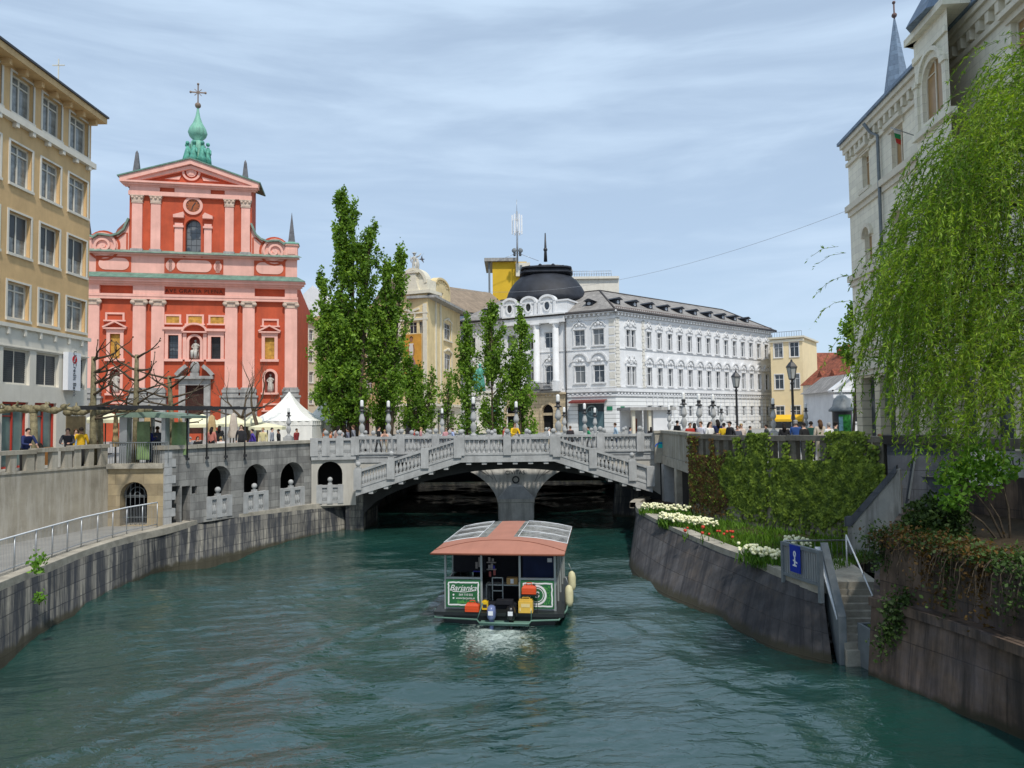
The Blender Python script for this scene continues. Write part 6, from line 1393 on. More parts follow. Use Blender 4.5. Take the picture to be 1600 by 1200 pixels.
for fc in (TF, SFc, WFc): b.fwall(fc, 0, fc.L, STREET, STREET+4.2, [(1.0+k*3.2, 3.3+k*3.2, STREET+.1, STREET+3.5) for k in range(int((fc.L-1)/3.2))], .5)
b.build('ground_wall', M['trim'], yb)
b = MB()
for fc in (TF, SFc, WFc): b.fpoly(fc, [(.3, STREET), (fc.L-.3, STREET), (fc.L-.3, STREET+3.8), (.3, STREET+3.8)], -.52, -.45)
b.build('shop_glass', M['glass'], yb)
for h in wh: window(yb, TF, (h[0]+h[1])/2, h[2], h[1]-h[0], h[3]-h[2], 'cross', .25, M['trim'], M['glass'])
for h in sw_: window(yb, SFc, (h[0]+h[1])/2, h[2], h[1]-h[0], h[3]-h[2], 'cross', .25, M['white'], M['glass'])
for h in ww_: window(yb, WFc, (h[0]+h[1])/2, h[2], h[1]-h[0], h[3]-h[2], 'cross', .25, M['white'], M['glass'])
b = MB()
for h in sw_:
    for x in (h[0]-.25, h[1]+.02): b.fbox(SFc, x, x+.22, h[2]-.2, h[3]+.2, 0, .12)
    b.fbox(SFc, h[0]-.3, h[1]+.3, h[2]-.35, h[2]-.15, 0, .25); b.fcurve(SFc, [(h[0]-.3, h[3]+.2), ((h[0]+h[1])/2, h[3]+.75), (h[1]+.3, h[3]+.2)], .2, 0, .2); b.ball(SFc.pt((h[0]+h[1])/2, h[3]+.6, .1), .3, seg=7, sy=.6)
for u in (.1, TF.L-.7): b.fbox(TF, u, u+.6, STREET+4.3, tv(560), 0, .18)
b.fbox(TF, 0, TF.L, tv(632), tv(622), 0, .2); b.fbox(TF, 0, TF.L, tv(602), tv(596), 0, .22); b.fcurve(TF, [(TF.L/2+.55*math.cos(2*PI*k/16), tv(608)+.55*math.sin(2*PI*k/16)) for k in range(16)], .2, 0, .2, closed=True); b.fcurve(TF, [(TF.L/2-1.2, tv(580)), (TF.L/2, tv(590)), (TF.L/2+1.2, tv(580))], .3, 0, .25)
for u in (su(685), su(707)): b.fbox(SFc, u, u+.5, STREET+4.3, zS, 0, .14)
b.fbox(SFc, 0, SFc.L, STREET+4.1, STREET+4.5, 0, .4); b.fbox(TF, 0, TF.L, STREET+4.1, STREET+4.5, 0, .4)
b.build('ornament', M['trim'], yb)
b = MB(); b.fbox(TF, -.4, TF.L+.6, zT, zT+.45, -3, .5); b.build('tower_cornice', M['trim'], yb)
b = MB(); q = TF.pt(TF.L/2, 0, -1.2); zc0 = zT+.45; z2 = tv(420); b.fbox(TF, .2, TF.L-.1, zc0, zc0+1.6, -2.6, -.2); b.fcurve(TF, [(TF.L/2+2.1*math.cos(t), zc0+1.1+2.1*math.sin(t)) for t in [PI-PI*k/14 for k in range(15)]], .4, -1.6, -.1); b.fpoly(TF, [(TF.L/2+2*math.cos(t), zc0+1.1+2*math.sin(t)) for t in [PI*k/14 for k in range(15)]], -1.5, -.5, back=True)
b.fpoly(TF, [(TF.L/2-1.2, zc0), (TF.L/2+1.2, zc0), (TF.L/2+.75, zc0+1.4), (TF.L/2+.6, z2), (TF.L/2-.6, z2), (TF.L/2-.75, zc0+1.4)], -1.6, .15, back=True); b.fbox(TF, TF.L/2-.9, TF.L/2+.9, z2, z2+.25, -1.6, .3); b.build('statue_base', M['trim'], yb)
b = MB(); b.fbox(SFc, -.3, SFc.L+2.5, zS, zS+.35, -3, 1.3); b.build('eave', M['grey_stone'], yb)
b = MB(); ga, gc = su(690), su(790); zg0 = zS+.35; zg1 = sv(490); gc = ga+(gc-ga)*.72; r = (gc-ga)/2*.8; m_ = (ga+gc)/2; rh_ = 1.1
b.fwall(SFc, ga-.6, gc, zg0, zg1, [(m_-.4, m_+.4, zg0+.3, zg0+1.7)], .25, d=-.3); b.fpoly(SFc, [(m_+r*math.cos(t), zg1+rh_*math.sin(t)) for t in [PI*k/12 for k in range(13)]], -1, -.3, back=True); b.fcurve(SFc, [(m_+r*math.cos(t), zg1+rh_*math.sin(t)) for t in [PI*k/12 for k in range(13)]], .3, -1.1, -.1); b.add([SFc.pt(gc, zg0, -.3), SFc.pt(gc, zg1, -.3), SFc.pt(gc, zg1, -3), SFc.pt(gc, zg0, -3)], [(0, 1, 2, 3)])
for k in range(6): t = PI*(k+.5)/6; b.fcurve(SFc, [(m_+r*.55*math.cos(t), zg1+rh_*.5*math.sin(t)), (m_+r*.85*math.cos(t), zg1+rh_*.8*math.sin(t))], .12, -.3, -.2)
b.build('arched_gable', M['cream'], yb); window(yb, SFc, m_, zg0+.3, .8, 1.4, 'cross', .5, M['white'], M['glass'])
ba = T('banner_poster', 'tall amber banner showing a standing woman on the corner building', 'banner', TF.pt(tu(587), tv(790), .3))
a, c, lo, hi = tu(547), tu(628), tv(880), tv(693); b = MB(); b.fbox(TF, a, c, lo, hi, .2, .26); b.build('cloth', mk('banner_amber', (.55, .27, .045), var=.35, scale=.5), ba)
b = MB(); m_ = a+(c-a)*.45; H_ = hi-lo
b.fpoly(TF, [(m_-.75, lo+.1), (m_+1.2, lo+.05), (m_+.65, lo+H_*.33), (m_+.25, lo+H_*.5), (m_-.3, lo+H_*.5), (m_-.5, lo+H_*.3)], .26, .275, 0); b.fpoly(TF, [(m_-.3, lo+H_*.5), (m_+.3, lo+H_*.5), (m_+.38, lo+H_*.78), (m_-.34, lo+H_*.78)], .26, .28, 1)
b.fpoly(TF, [(m_+.02+.24*math.cos(2*PI*k/12), lo+H_*.87+.33*math.sin(2*PI*k/12)) for k in range(12)], .26, .28, 2); b.fpoly(TF, [(m_+.02+.28*math.cos(2*PI*k/12), lo+H_*.9+.32*math.sin(2*PI*k/12)) for k in range(12)], .26, .277, 3); b.fcurve(TF, [(m_-.3, lo+H_*.75), (m_-.55, lo+H_*.62), (m_-.1, lo+H_*.56)], .17, .28, .285, 2); b.fcurve(TF, [(m_+.35, lo+H_*.75), (m_+.5, lo+H_*.62), (m_+.4, lo+H_*.5)], .17, .28, .285, 2)
b.build('figure_print', [mk('print_mauve', (.32, .16, .17), var=.3), mk('print_white', (.62, .58, .52), var=.1), mk('print_skin', (.30, .14, .07)), mk('print_dark', (.02, .012, .01))], ba)
b = MB(); b.fbox(TF, a, c, lo-.35, lo-.01, .2, .26); b.build('hem', M['white'], ba)
# rooftop statue: figure with raised arm and winged hat
sp_ = TF.pt(TF.L/2, z2+.25, -.7); hs = tv(318)-z2-.4; rs = T('rooftop_statue', 'stone statue with raised arm standing on the corner building', 'statue', sp_)
s = hs/1.85; q = lambda x, y, z: sp_+Vector((x*s, y*s, z*s)); o = MB()
o.lathe([(.34*s, 0), (.3*s, .12*s), (.22*s, .2*s)], sp_, 8); o.tube([q(-.1, 0, .1), q(-.12, -.04, .5), q(-.09, 0, .92), q(-.02, 0, 1.15), q(0, -.02, 1.38), q(.0, 0, 1.52)], [.085*s, .09*s, .13*s, .15*s, .18*s, .07*s], 9); o.tube([q(.14, .02, .1), q(.12, -.06, .5), q(.08, 0, .92)], [.07*s, .08*s, .12*s], 8)
o.ball(q(0, -.03, 1.68), .125*s, seg=10, sz=1.15); o.lathe([(.2*s, 0), (.13*s, .06*s), (.02*s, .14*s)], q(0, -.02, 1.76), 8)
o.tube([q(.18, 0, 1.42), q(.42, -.02, 1.52), q(.62, -.03, 1.75)], [.07*s, .06*s, .04*s], 7); o.tube([q(-.18, 0, 1.42), q(-.33, -.02, 1.15), q(-.26, -.16, .92)], [.07*s, .06*s, .045*s], 7); o.tube([q(-.28, -.18, .92), q(-.36, -.16, 1.5)], .025*s, 5); o.tube([q(.22, .05, 1.3), q(.3, .08, .8), q(.26, .08, .15)], [.1*s, .16*s, .14*s], 7)
for sg_ in (-1, 1): o.tube([q(.1*sg_, 0, 1.78), q(.24*sg_, .03, 1.9)], [.04*s, .01*s], 4)
o.build('figure', M['statue'], rs)
# ------------------------------------------------------------------ roofs and blocks behind
def block(name, label, x0, x1, Y, ytop, depth, wall, roof=None, rh=0, cat='building', Y2=None, rows=0, ncol=0, win=(1.1, 1.7), hip=False, ybase=None, fm='white', eave=.35, arch=False, store=3.3):
    a, c = P(x0, HY, Y), P(x1, HY, Y2 or Y); f = Face((a.x, a.y), (c.x, c.y)); zt_ = f.v((x0+x1)/2, ytop)
    r = T(name, label, cat, (a.x, a.y, STREET)); b = MB(); hs_ = []
    for j in range(rows):
        for k in range(ncol): u = f.L*(k+.5)/ncol; z = zt_-1.0-win[1]-j*store; hs_.append((u-win[0]/2, u+win[0]/2, z, z+win[1]))
    hs_ = [h for h in hs_ if h[2] > STREET+.3]
    b.fwall(f, 0, f.L, STREET-.1, zt_, hs_, .25)
    for u in (0, f.L): b.add([f.pt(u, STREET, 0), f.pt(u, zt_, 0), f.pt(u, zt_, -depth), f.pt(u, STREET, -depth)], [(0, 1, 2, 3)])
    b.fbox(f, 0, f.L, zt_-.01, zt_+.0, -depth, 0) if not roof else None
    b.build('wall', M[wall], r)
    for h in hs_: window(r, f, (h[0]+h[1])/2, h[2], win[0], win[1], 'cross', .2, M[fm], M['glass'])
    if hs_:
        b = MB()
        for h in hs_: b.fbox(f, h[0]-.12, h[1]+.12, h[2]-.12, h[2], 0, .12); b.fbox(f, h[0]-.12, h[0], h[2], h[3]+.12, 0, .05); b.fbox(f, h[1], h[1]+.12, h[2], h[3]+.12, 0, .05); b.fbox(f, h[0], h[1], h[3], h[3]+.12, 0, .05)
        b.build('window_trim', M['white'], r)
    if roof:
        b = MB(); e_ = eave; i = rh*.9 if hip else 0; q = [f.pt(-e_, zt_, e_), f.pt(f.L+e_, zt_, e_), f.pt(f.L+e_, zt_, -depth-e_), f.pt(-e_, zt_, -depth-e_), f.pt(-e_+i, zt_+rh, -depth/2), f.pt(f.L+e_-i, zt_+rh, -depth/2)]
        b.add(q, [(0, 1, 5, 4), (1, 2, 5), (2, 3, 4, 5), (3, 0, 4)]); b.build('roof', M[roof], r)
    return r, f, zt_
r, f, z = block('grey_roof_building', 'building under a big brown grey roof between the statue and mast', 652, 810, 124, 488, 16, 'blue_roof', 'tile2', 6.0, Y2=140)
r, f, z = block('town_house', 'beige town house with a dark eave half hidden by the poplar', 470, 530, 112, 508, 14, 'trim', 'tile2', 2.5, rows=5, ncol=2, Y2=122)
r, f, z = block('red_roof_house', 'narrow red roofed house squeezed between church and town house', 462, 482, 132, 520, 12, 'beige', 'tile', 3, rows=3, ncol=1, win=(1, 1.6))
r, f, z = block('white_gable_house', 'plain white gabled block rising behind the red roofs', 462, 520, 150, 470, 10, 'white')
b = MB(); b.fpoly(f, [(0, z), (f.L, z), (f.L*.45, z+3.2)], -10, 0, back=True); b.build('gable', M['white'], r)
# mustard block with mast
mY = 158; r, f, z = block('mustard_block', 'mustard yellow rooftop block carrying the antenna mast', 772, 826, mY, 409, 14, 'yellow')
b = MB(); u0 = f.u(757, 420); b.fbox(f, u0, f.u(807, 420), z, z+.7, -12, 1.0); b.build('roof_slab', M['grey_stone'], r)
b = MB(); b.fbox(f, f.u(763, 430), f.u(766, 430), STREET, z, -.5, 0); b.build('post', M['steelpaint'], r)
b = MB(); b.fbox(f, f.u(806, 420), f.u(828, 420), f.v(810, 433), f.v(810, 412), .01, 1.2); b.build('plant_room', M['ivory'], r)
b = MB(); b.fbox(f, f.u(812, 420), f.u(816, 420), f.v(810, 431), f.v(810, 416), 1.2, 1.25); b.build('door', M['steelpaint'], r)
b = MB(); p = f.pt(f.u(857, 425), 0, -4); z5 = f.v(857, 425); b.lathe([(5.2, STREET), (5.2, z5), (5.6, z5), (5.6, z5+1.0), (5.3, z5+1.1), (5.3, z5+1.4), (.1, z5+1.6)], p, 32, smooth=False); b.build('drum', M['grey_stone'], r)
b = MB(); za_, zb_ = f.v(940, 443), f.v(940, 436); b.fbox(f, f.u(880, 440), f.u(967, 440), za_-6, zb_, -10, .0); b.fbox(f, f.u(880, 440), f.u(967, 440), zb_, zb_+.5, -10, .6); b.build('wing', M['ivory'], r)
b = MB(); 
for k in range(18): u = f.u(890, 440)+k*(f.u(955, 440)-f.u(890, 440))/17; b.tube([f.pt(u, zb_+.5, .3), f.pt(u, zb_+1.7, .3)], .05, 4)
for dz in (1.1, 1.7): b.tube([f.pt(f.u(890, 440), zb_+dz, .3), f.pt(f.u(955, 440), zb_+dz, .3)], .05, 4)
b.build('railing', M['steel'], r)
mp_ = P(808.5, 408, mY-3); am = T('antenna_mast', 'tall mast with pale antenna panels on the mustard block', 'antenna mast', mp_)
b = MB(); tz = lambda y: P(808, y, mY-3).z; b.tube([mp_-Vector((0, 0, .5)), Vector((mp_.x, mp_.y, tz(330)))], .2, 8); b.tube([Vector((mp_.x, mp_.y, tz(332))), Vector((mp_.x, mp_.y, tz(312)))], .06, 5)
for s in (-1, 1): b.tube([Vector((mp_.x, mp_.y, tz(395))), Vector((mp_.x+s*4.5, mp_.y, tz(408)))], .05, 4)
b.build('pole', M['steel'], am)
b = MB()
for k in range(6): a = 2*PI*k/6; c = Vector((mp_.x+math.cos(a)*1.0, mp_.y+math.sin(a)*1.0, 0)); b.box(c.x-.16, c.x+.16, c.y-.1, c.y+.1, tz(366), tz(336)); b.bar(Vector((mp_.x, mp_.y, tz(343))), V3(c, tz(343)), .08, .08); b.bar(Vector((mp_.x, mp_.y, tz(362))), V3(c, tz(362)), .08, .08)
b.build('antenna_panels', M['railwhite'], am)
b = MB()
for s in (-1, 1): b.tube([Vector((mp_.x+s*.6, mp_.y, tz(400))), Vector((mp_.x+s*.6, mp_.y, tz(388)))], .3, 6); b.ball(Vector((mp_.x+s*.7, mp_.y-.3, tz(392))), .5, seg=8, sy=.4)
b.build('equipment', M['steelpaint'], am)
# ochre house right of the palace
r, f, z = block('ochre_house', 'ochre plastered house beside the palace with a yellow awning', 1207, 1257, 131, 526, 12, 'ochre', rows=3, ncol=2, win=(1.5, 2.6), Y2=128, store=5.6)
b = MB(); b.fbox(f, -.2, f.L+.3, z-.9, z-.5, -.1, .3); b.fbox(f, -.3, f.L+.4, z-.3, z, -12, .5); b.build('cornice', M['trim'], r)
b = MB()
for k in range(14): u = k*f.L/13; b.tube([f.pt(u, z, .2), f.pt(u, z+.9, .2)], .03, 4)
b.tube([f.pt(0, z+.9, .2), f.pt(f.L, z+.9, .2)], .04, 4); b.build('roof_railing', M['steelpaint'], r)
b = MB(); z0 = f.v(1232, 655); b.add([f.pt(.3, z0+.8, 0), f.pt(f.L, z0+.8, 0), f.pt(f.L, z0, 1.6), f.pt(.3, z0, 1.6), f.pt(.3, z0-.4, 1.6), f.pt(f.L, z0-.4, 1.6)], [(0, 1, 2, 3), (3, 2, 5, 4)]); b.build('awning', mk('awning_yellow', (.75, .45, .03), var=.1), r)
b = MB(); b.fbox(f, .3, f.L-.3, STREET, z0-.2, .02, .06); b.build('shop_front', M['glass'], r)
r, f, z = block('tiled_house', 'grey walled house with a dark red tiled roof beyond the lamps', 1256, 1312, 122, 600, 12, 'ivory', 'tile', 5.2, rows=2, ncol=3, win=(1.0, 1.7), Y2=112)
b = MB()
for u in (.2, .45, .75): b.fbox(f, f.L*u, f.L*u+.7, z+3.5, z+6.3, -6, -5)
b.build('chimney', M['tile'], r)
b = MB()
for u in (.3, .65): b.fpoly(f, [(f.L*u-.8, z+1.2), (f.L*u+.8, z+1.2), (f.L*u, z+2.3)], -4, -1.2)
b.build('roof_dormer', M['tile'], r)
r, f, z = block('far_tiled_house', 'far house with a bright orange tiled roof behind the dark roof', 1262, 1345, 150, 596, 14, 'ivory', 'tile', 6.5)
r, f, z = block('small_temple', 'small white building with a classical pediment near the willow', 1306, 1368, 76, 611, 8, 'white', rows=1, ncol=3, win=(.8, 2.2))
b = MB(); b.fbox(f, -.4, f.L+.4, z-.7, z-.35, 0, .5); b.fpoly(f, [(-.5, z), (f.L+.5, z), (f.L/2, z+1.9)], -.3, .3, back=True); b.fcurve(f, [(-.6, z), (f.L/2, z+2.0), (f.L+.6, z)], .22, -.3, .6); b.fbox(f, -.6, f.L+.6, z-.1, z+.12, -.3, .6); b.build('pediment', M['white'], r); b = MB(); b.fpoly(f, [(-.5, z-.05), (f.L+.5, z-.05), (f.L/2, z+1.85)], -8, -.31, back=True); b.build('roof', M['slate'], r)
for k in range(4): u = .3+k*(f.L-.6)/3; b = MB(); b.lathe([(.3, STREET), (.27, z-.8), (.34, z-.7)], f.pt(u, 0, .3), 10); b.build('column', M['white'], r)
# ------------------------------------------------------------------ right hand palace along the bank
fA = P(1339, HY, 50); dr = Vector((.093, 1, 0)).normalized(); fB = fA-dr*42; RB = Face((fA.x, fA.y), (fB.x, fB.y))
rb = T('bank_palace', 'pale stone riverside palace with oriel, gable and blue spire behind the willow', 'building', (fA.x, fA.y, STREET))
bu = lambda x, y: RB.uv(x, y)[0]; bvv = lambda x, y: RB.v(x, y)
zev2 = bvv(1339, 218); zst = bvv(1339, 319); zs2 = bvv(1341, 432); 
w1 = (bu(1347, 260), bu(1358, 260), bvv(1352, 296), bvv(1352, 240)); 
w2 = (bu(1393, 230), bu(1411, 220), bvv(1402, 264), bvv(1402, 199)); w3 = (bu(1444, 180), bu(1465, 180), w2[2], w2[3])
flr = zst-zs2
hl = [w1+(False,), w2+(False,), w3+(False,)]
for j in range(2):
    for w_ in (w1, w2, w3): hl.append((w_[0], w_[1], w_[2]-(j+1)*flr, w_[3]-(j+1)*flr, True))
more = []
for k in range(6):
    u = w3[1]+6.6+k*3.2
    for j in range(3): more.append((u, u+1.2, w2[2]-j*flr, w2[3]-j*flr, j > 0))
zgr = STREET+5.2
hl = [h for h in hl+more if h[2] > zgr+.3 and h[1] < RB.L]
b = MB(); b.fwall(RB, 0, RB.L, zgr, zev2, hl, .35); b.add([RB.pt(0, STREET, 0), RB.pt(0, zev2, 0), RB.pt(0, zev2, -12), RB.pt(0, STREET, -12)], [(0, 1, 2, 3)]); b.build('wall', M['secession'], rb)
amb = mk('amber_blind', (.34, .20, .08), var=.2, rough=.3, spec=.5)
for h in hl: window(rb, RB, (h[0]+h[1])/2, h[2], h[1]-h[0], h[3]-h[2], 'two', .3, M['trim'], amb, arch=h[4])
for h in hl:
    b = MB(); b.fbox(RB, h[0]-.25, h[1]+.25, h[2]-.22, h[2], 0, .22)
    if not h[4]: b.fbox(RB, h[0]-.35, h[1]+.35, h[3]+.3, h[3]+.55, 0, .35); b.fbox(RB, h[0]-.25, h[1]+.25, h[3], h[3]+.3, 0, .1)
    else: r = (h[1]-h[0])/2+.15; m_ = (h[0]+h[1])/2; b.fcurve(RB, [(m_+r*math.cos(t), h[3]-r+.15+r*math.sin(t)) for t in [PI*k/10 for k in range(11)]], .25, 0, .2)
    b.build('window_trim', M['trim'], rb)
b = MB()
for zz_ in (zst, zs2, zst-2*flr, zgr):
    if zz_ > STREET+2: b.fbox(RB, -.15, RB.L, zz_-.2, zz_+.2, -.1, .28); b.fbox(RB, -.05, RB.L, zz_-.55, zz_-.2, -.1, .12)
b.fbox(RB, -.1, RB.L, zev2-1.3, zev2-1.05, -.1, .15); b.build('string_course', M['trim'], rb)
b = MB(); b.fbox(RB, -.25, RB.L, zev2, zev2+.3, -12, .45); b.fbox(RB, -.15, RB.L, zev2-.4, zev2, -.1, .3)
for k in range(30): b.fbox(RB, .2+k*.8, .5+k*.8, zev2-.9, zev2-.4, 0, .26)
b.build('cornice', M['trim'], rb)
b = MB(); q = [RB.pt(-.35, zev2+.3, .55), RB.pt(RB.L, zev2+.3, .55), RB.pt(RB.L, zev2+5, -6), RB.pt(3, zev2+5, -6), RB.pt(-.35, zev2+.3, -12)]; b.add(q, [(0, 1, 2, 3), (0, 3, 4)]); b.fbox(RB, -.35, RB.L, zev2+.3, zev2+.5, .42, .6); b.build('roof', M['blue_roof'], rb)
b = MB()
for (x, y0) in ((1377, 200),): u = bu(x, 230); b.tube([RB.pt(u-.8, zev2-.1, .7), RB.pt(u-.8, zev2-.7, .3), RB.pt(u, zev2-1.2, .2), RB.pt(u, STREET+2, .2)], .1, 6)
b.build('drainpipe', M['steelpaint'], rb)
# ground floor arcade of tall shop openings
gp = [(1.0+k*3.0, 3.2+k*3.0, STREET+.1, zgr-.7) for k in range(int((RB.L-2)/3.0))]
b = MB(); b.fwall(RB, 0, RB.L, STREET-.1, zgr, gp, .6); b.build('ground_wall', mk('pale_rustic', (.62, .55, .40), var=.1, brick=(8, .55, .04), mortar=.6, var2=.1), rb)
b = MB(); b.fpoly(RB, [(.5, STREET), (RB.L-.5, STREET), (RB.L-.5, zgr-.5), (.5, zgr-.5)], -.62, -.6); b.build('shop_glass', M['glass'], rb)
# oriel with arched window and blue cap; tall gable
ou0, ou1 = bu(1478, 120), bu(1478, 120)+3.4; zo0 = zst-1.5; zo1 = bvv(1500, 42)
fo = Face((RB.pt(ou0, 0, 1.5).x, RB.pt(ou0, 0, 1.5).y), (RB.pt(ou1, 0, 1.5).x, RB.pt(ou1, 0, 1.5).y)); fs_ = Face((RB.pt(ou0-.8, 0, 0).x, RB.pt(ou0-.8, 0, 0).y), (fo.A.x, fo.A.y))
b = MB(); b.fwall(fo, 0, fo.L, zo0, zo1, [(.7, fo.L-.7, w2[2], zo1-1.6, True)], .3); b.fwall(fs_, 0, fs_.L, zo0, zo1, [(.45, fs_.L-.4, w2[2], zo1-1.6, True)], .3); b.fbox(fo, -.3, fo.L+.3, zo1, zo1+.35, -1.5, .35); b.fbox(fs_, -.2, fs_.L+.2, zo1, zo1+.35, -.3, .35); b.fbox(fo, -.2, fo.L+.2, w2[2]-.6, w2[2]-.3, -.2, .2)
b.fpoly(fo, [(0, zo0), (fo.L/2-.5, zo0-1.6), (fo.L/2+.5, zo0-1.6), (fo.L, zo0)], -1.5, 0); b.fbox(fo, 0, fo.L, zo1-1.1, zo1-.8, 0, .12); b.fbox(fs_, 0, fs_.L, zo1-1.1, zo1-.8, 0, .12)
for f_ in (fo, fs_):
    for u in (.1, f_.L-.42): b.fbox(f_, u, u+.3, w2[2]-.2, zo1-2.4, 0, .12); b.fbox(f_, u-.06, u+.36, zo1-2.4, zo1-2.15, 0, .2)
    b.fcurve(f_, [(f_.L/2+(f_.L/2-.55)*math.cos(t), zo1-2.3+(f_.L/2-.55)*math.sin(t)) for t in [PI*k/10 for k in range(11)]], .2, 0, .15)
b.build('oriel', M['secession'], rb)
window(rb, fo, fo.L/2, w2[2], fo.L-1.4, zo1-1.6-w2[2], 'two', .25, M['trim'], amb, arch=True); window(rb, fs_, (fs_.L+.05)/2, w2[2], fs_.L-.85, zo1-1.6-w2[2], 'two', .25, M['trim'], amb, arch=True)
b = MB(); b.lathe([(2.3, zo1+.35), (1.6, zo1+1.6), (.3, zo1+4)], RB.pt((ou0+ou1)/2, 0, .1), 8, smooth=False, rot=PI/8); b.build('oriel_cap', M['blue_roof'], rb)
b = MB(); g0 = ou0-1.2; b.fpoly(RB, [(g0, zev2), (ou1+6, zev2), (ou1+6, zev2+9), (ou1+2.5, zev2+12), (g0+1.5, zev2+5.5), (g0+.2, zev2+3)], -1.2, .1, back=True); b.build('gable', M['secession'], rb)
b = MB(); b.fcurve(RB, [(g0-.1, zev2+.3), (g0+.1, zev2+3.1), (g0+1.4, zev2+5.7), (ou1+2.5, zev2+12.2)], .25, -1.4, .3); b.build('gable_capping', M['blue_roof'], rb)
# blue spire on the roof
spx = P(1402, 150, 47.5); st_ = P(1402, 30, 47.5); wd = P(1423, 150, 47.5).x-spx.x
b = MB(); b.lathe([(wd*1.1, zev2-2), (wd*1.08, spx.z-.6), (wd*.8, spx.z+1), (.06, st_.z)], (spx.x, spx.y, 0), 6, smooth=False, rot=.3); b.build('spire', M['blue_roof'], rb)
b = MB(); b.tube([(spx.x, spx.y, st_.z-.4), (spx.x, spx.y, P(1402, 4, 47.5).z)], .05, 6); b.ball((spx.x, spx.y, P(1402, 24, 47.5).z), .17); b.ball((spx.x, spx.y, P(1402, 4, 47.5).z), .11); b.build('spire_finial', mk('finial_brown', (.14, .09, .08)), rb)
# flag on the right palace
fl = RB.pt(bu(1437, 215), bvv(1437, 211), .3); fg = T('flag', 'small flag with red, white and green on the riverside palace wall', 'flag', fl)
b = MB(); b.tube([fl, fl+RB.N*1.2+Vector((0, 0, .5))], .03, 5); b.build('pole', M['steel'], fg)
b = MB(); q0 = fl+RB.N*1.1+Vector((0, 0, .45))
for k in range(3): b.add([q0+Vector((.05*k, -.05, -.28*k)), q0+Vector((.5, .1, -.28*k-.05)), q0+Vector((.5, .15, -.28*k-.32)), q0+Vector((.05*k+.05, -.05, -.28*k-.27))], [(0, 1, 2, 3)], k)
b.build('cloth', [M['white'], mk('flag_green', (.02, .25, .08)), mk('flag_red', (.5, .04, .03))], fg)
# ================================================================== BOAT
by = BOAT_H; bo = T('tour_boat', 'brown roofed tour boat with green sign panels motoring towards the bridge', 'boat', BOAT, by)
def lk(name, mb, mats, par=None): return link(name, mb.mesh(name, mats), par or bo)
m_hull = mk('hull_black', (.015, .018, .018), var=.3, rough=.35, spec=.5); m_wood = mk('deck_wood', (.10, .06, .035), var=.3, scale=4)
m_alu = mk('boat_frame', (.34, .37, .36), var=.1, rough=.45, metal=.3); m_can = mk('awning_terracotta', (.40, .175, .12), var=.09, scale=1.2, rough=.75, streak=.2, streakcol=(.26, .11, .075))
m_green = mk('sign_green', (.02, .12, .045), var=.15, scale=3); m_dark = mk('cabin_dark', (.012, .013, .018), var=.3); m_navy = mk('cabin_navy', (.012, .02, .06), var=.3)
BL = 7.6; HWb = 1.72
# local axes: +x right, +y forward, stern at y=0
b = MB(); sec = []
for y, w_ in ((-.15, 1.72), (0, 1.76), (3.6, 1.76), (5.0, 1.35), (6.0, .25)): sec.append([(-w_, y, .42), (-w_*.94, y, -.25), (w_*.94, y, -.25), (w_, y, .42)])
b.add([p for s in sec for p in s], [(4*i+j, 4*i+4+j, 4*i+5+j, 4*i+1+j) for i in range(4) for j in range(3)]+[(0, 1, 2, 3)]); b.add([sec[i][j] for i in range(5) for j in (0, 3)], [(2*i, 2*i+1, 2*i+3, 2*i+2) for i in range(4)]); lk('hull', b, m_hull)
b = MB(); b.box(-1.95, 1.95, -.38, 4.9, .36, .46); lk('deck', b, m_hull)
b = MB(); z = .3
b.tube([(-2.0, .1, z+.12), (-1.9, -.42, z), (-.62, -.5, z-.02), (-.5, -.75, z-.04), (.95, -.75, z-.04), (1.0, -.5, z-.02), (1.8, -.42, z), (2.0, .2, z+.12), (2.02, 4.7, z+.15)], .03, 6)
b.box(-.5, .95, -.72, -.4, z-.12, z-.06); b.tube([(-.6, -.5, z), (-.45, -.4, .75)], .018, 5); b.tube([(1.0, -.5, z), (1.0, -.4, .85)], .018, 5); lk('rub_rail', b, mk('rail_green', (.11, .20, .16), var=.2, rough=.5))
b = MB(); zt = 2.18; f0 = Face((0, 0), (1, 0))
for x in (-1.66, -.55, .62, 1.68): b.box(x-.03, x+.03, -.03, .03, .46, zt)
for x in (-1.68, 1.70): 
    for y in (1.2, 2.4, 3.6, 4.6): b.box(x-.025, x+.025, y-.025, y+.025, .46, zt-.05)
for (x0, x1) in ((-1.66, -.55), (.62, 1.68)): b.box(x0, x1, -.035, .035, 1.36, 1.42); b.box(x0, x1, -.035, .035, .47, .52)
b.box(-1.7, 1.7, -.03, .03, zt-.05, zt); b.box(1.68, 1.72, 0, 4.65, 1.2, 1.26); b.box(-1.72, -1.68, 0, 4.65, 1.2, 1.26); lk('frame', b, m_alu)
b = MB(); b.box(1.665, 1.675, .05, 4.6, .46, 1.2); lk('side_panel', b, m_hull); b = MB(); b.box(-1.675, -1.665, .05, 4.6, .46, 1.2); lk('side_panel', b, m_hull)
m, n, l, pb = nt('boat_window_film'); pb.inputs['Base Color'].default_value = (.25, .28, .3, 1); pb.inputs['Roughness'].default_value = .12; pb.inputs['Alpha'].default_value = .38; M['film'] = m
b = MB(); b.box(1.685, 1.69, .06, 4.55, 1.27, 2.05); lk('side_window', b, M['film'])
for q_ in ((-.5, .58, 1.4, 1.45, .46, 2.1), (-1.6, -.56, .9, .95, 1.38, 2.1), (-1.6, 1.6, 4.5, 4.55, .46, 1.5)): b = MB(); b.box(*q_); lk('cabin_bulkhead', b, m_dark)
b = MB(); b.box(.66, 1.64, .5, .55, .5, 2.1); lk('navy_bulkhead', b, m_navy)
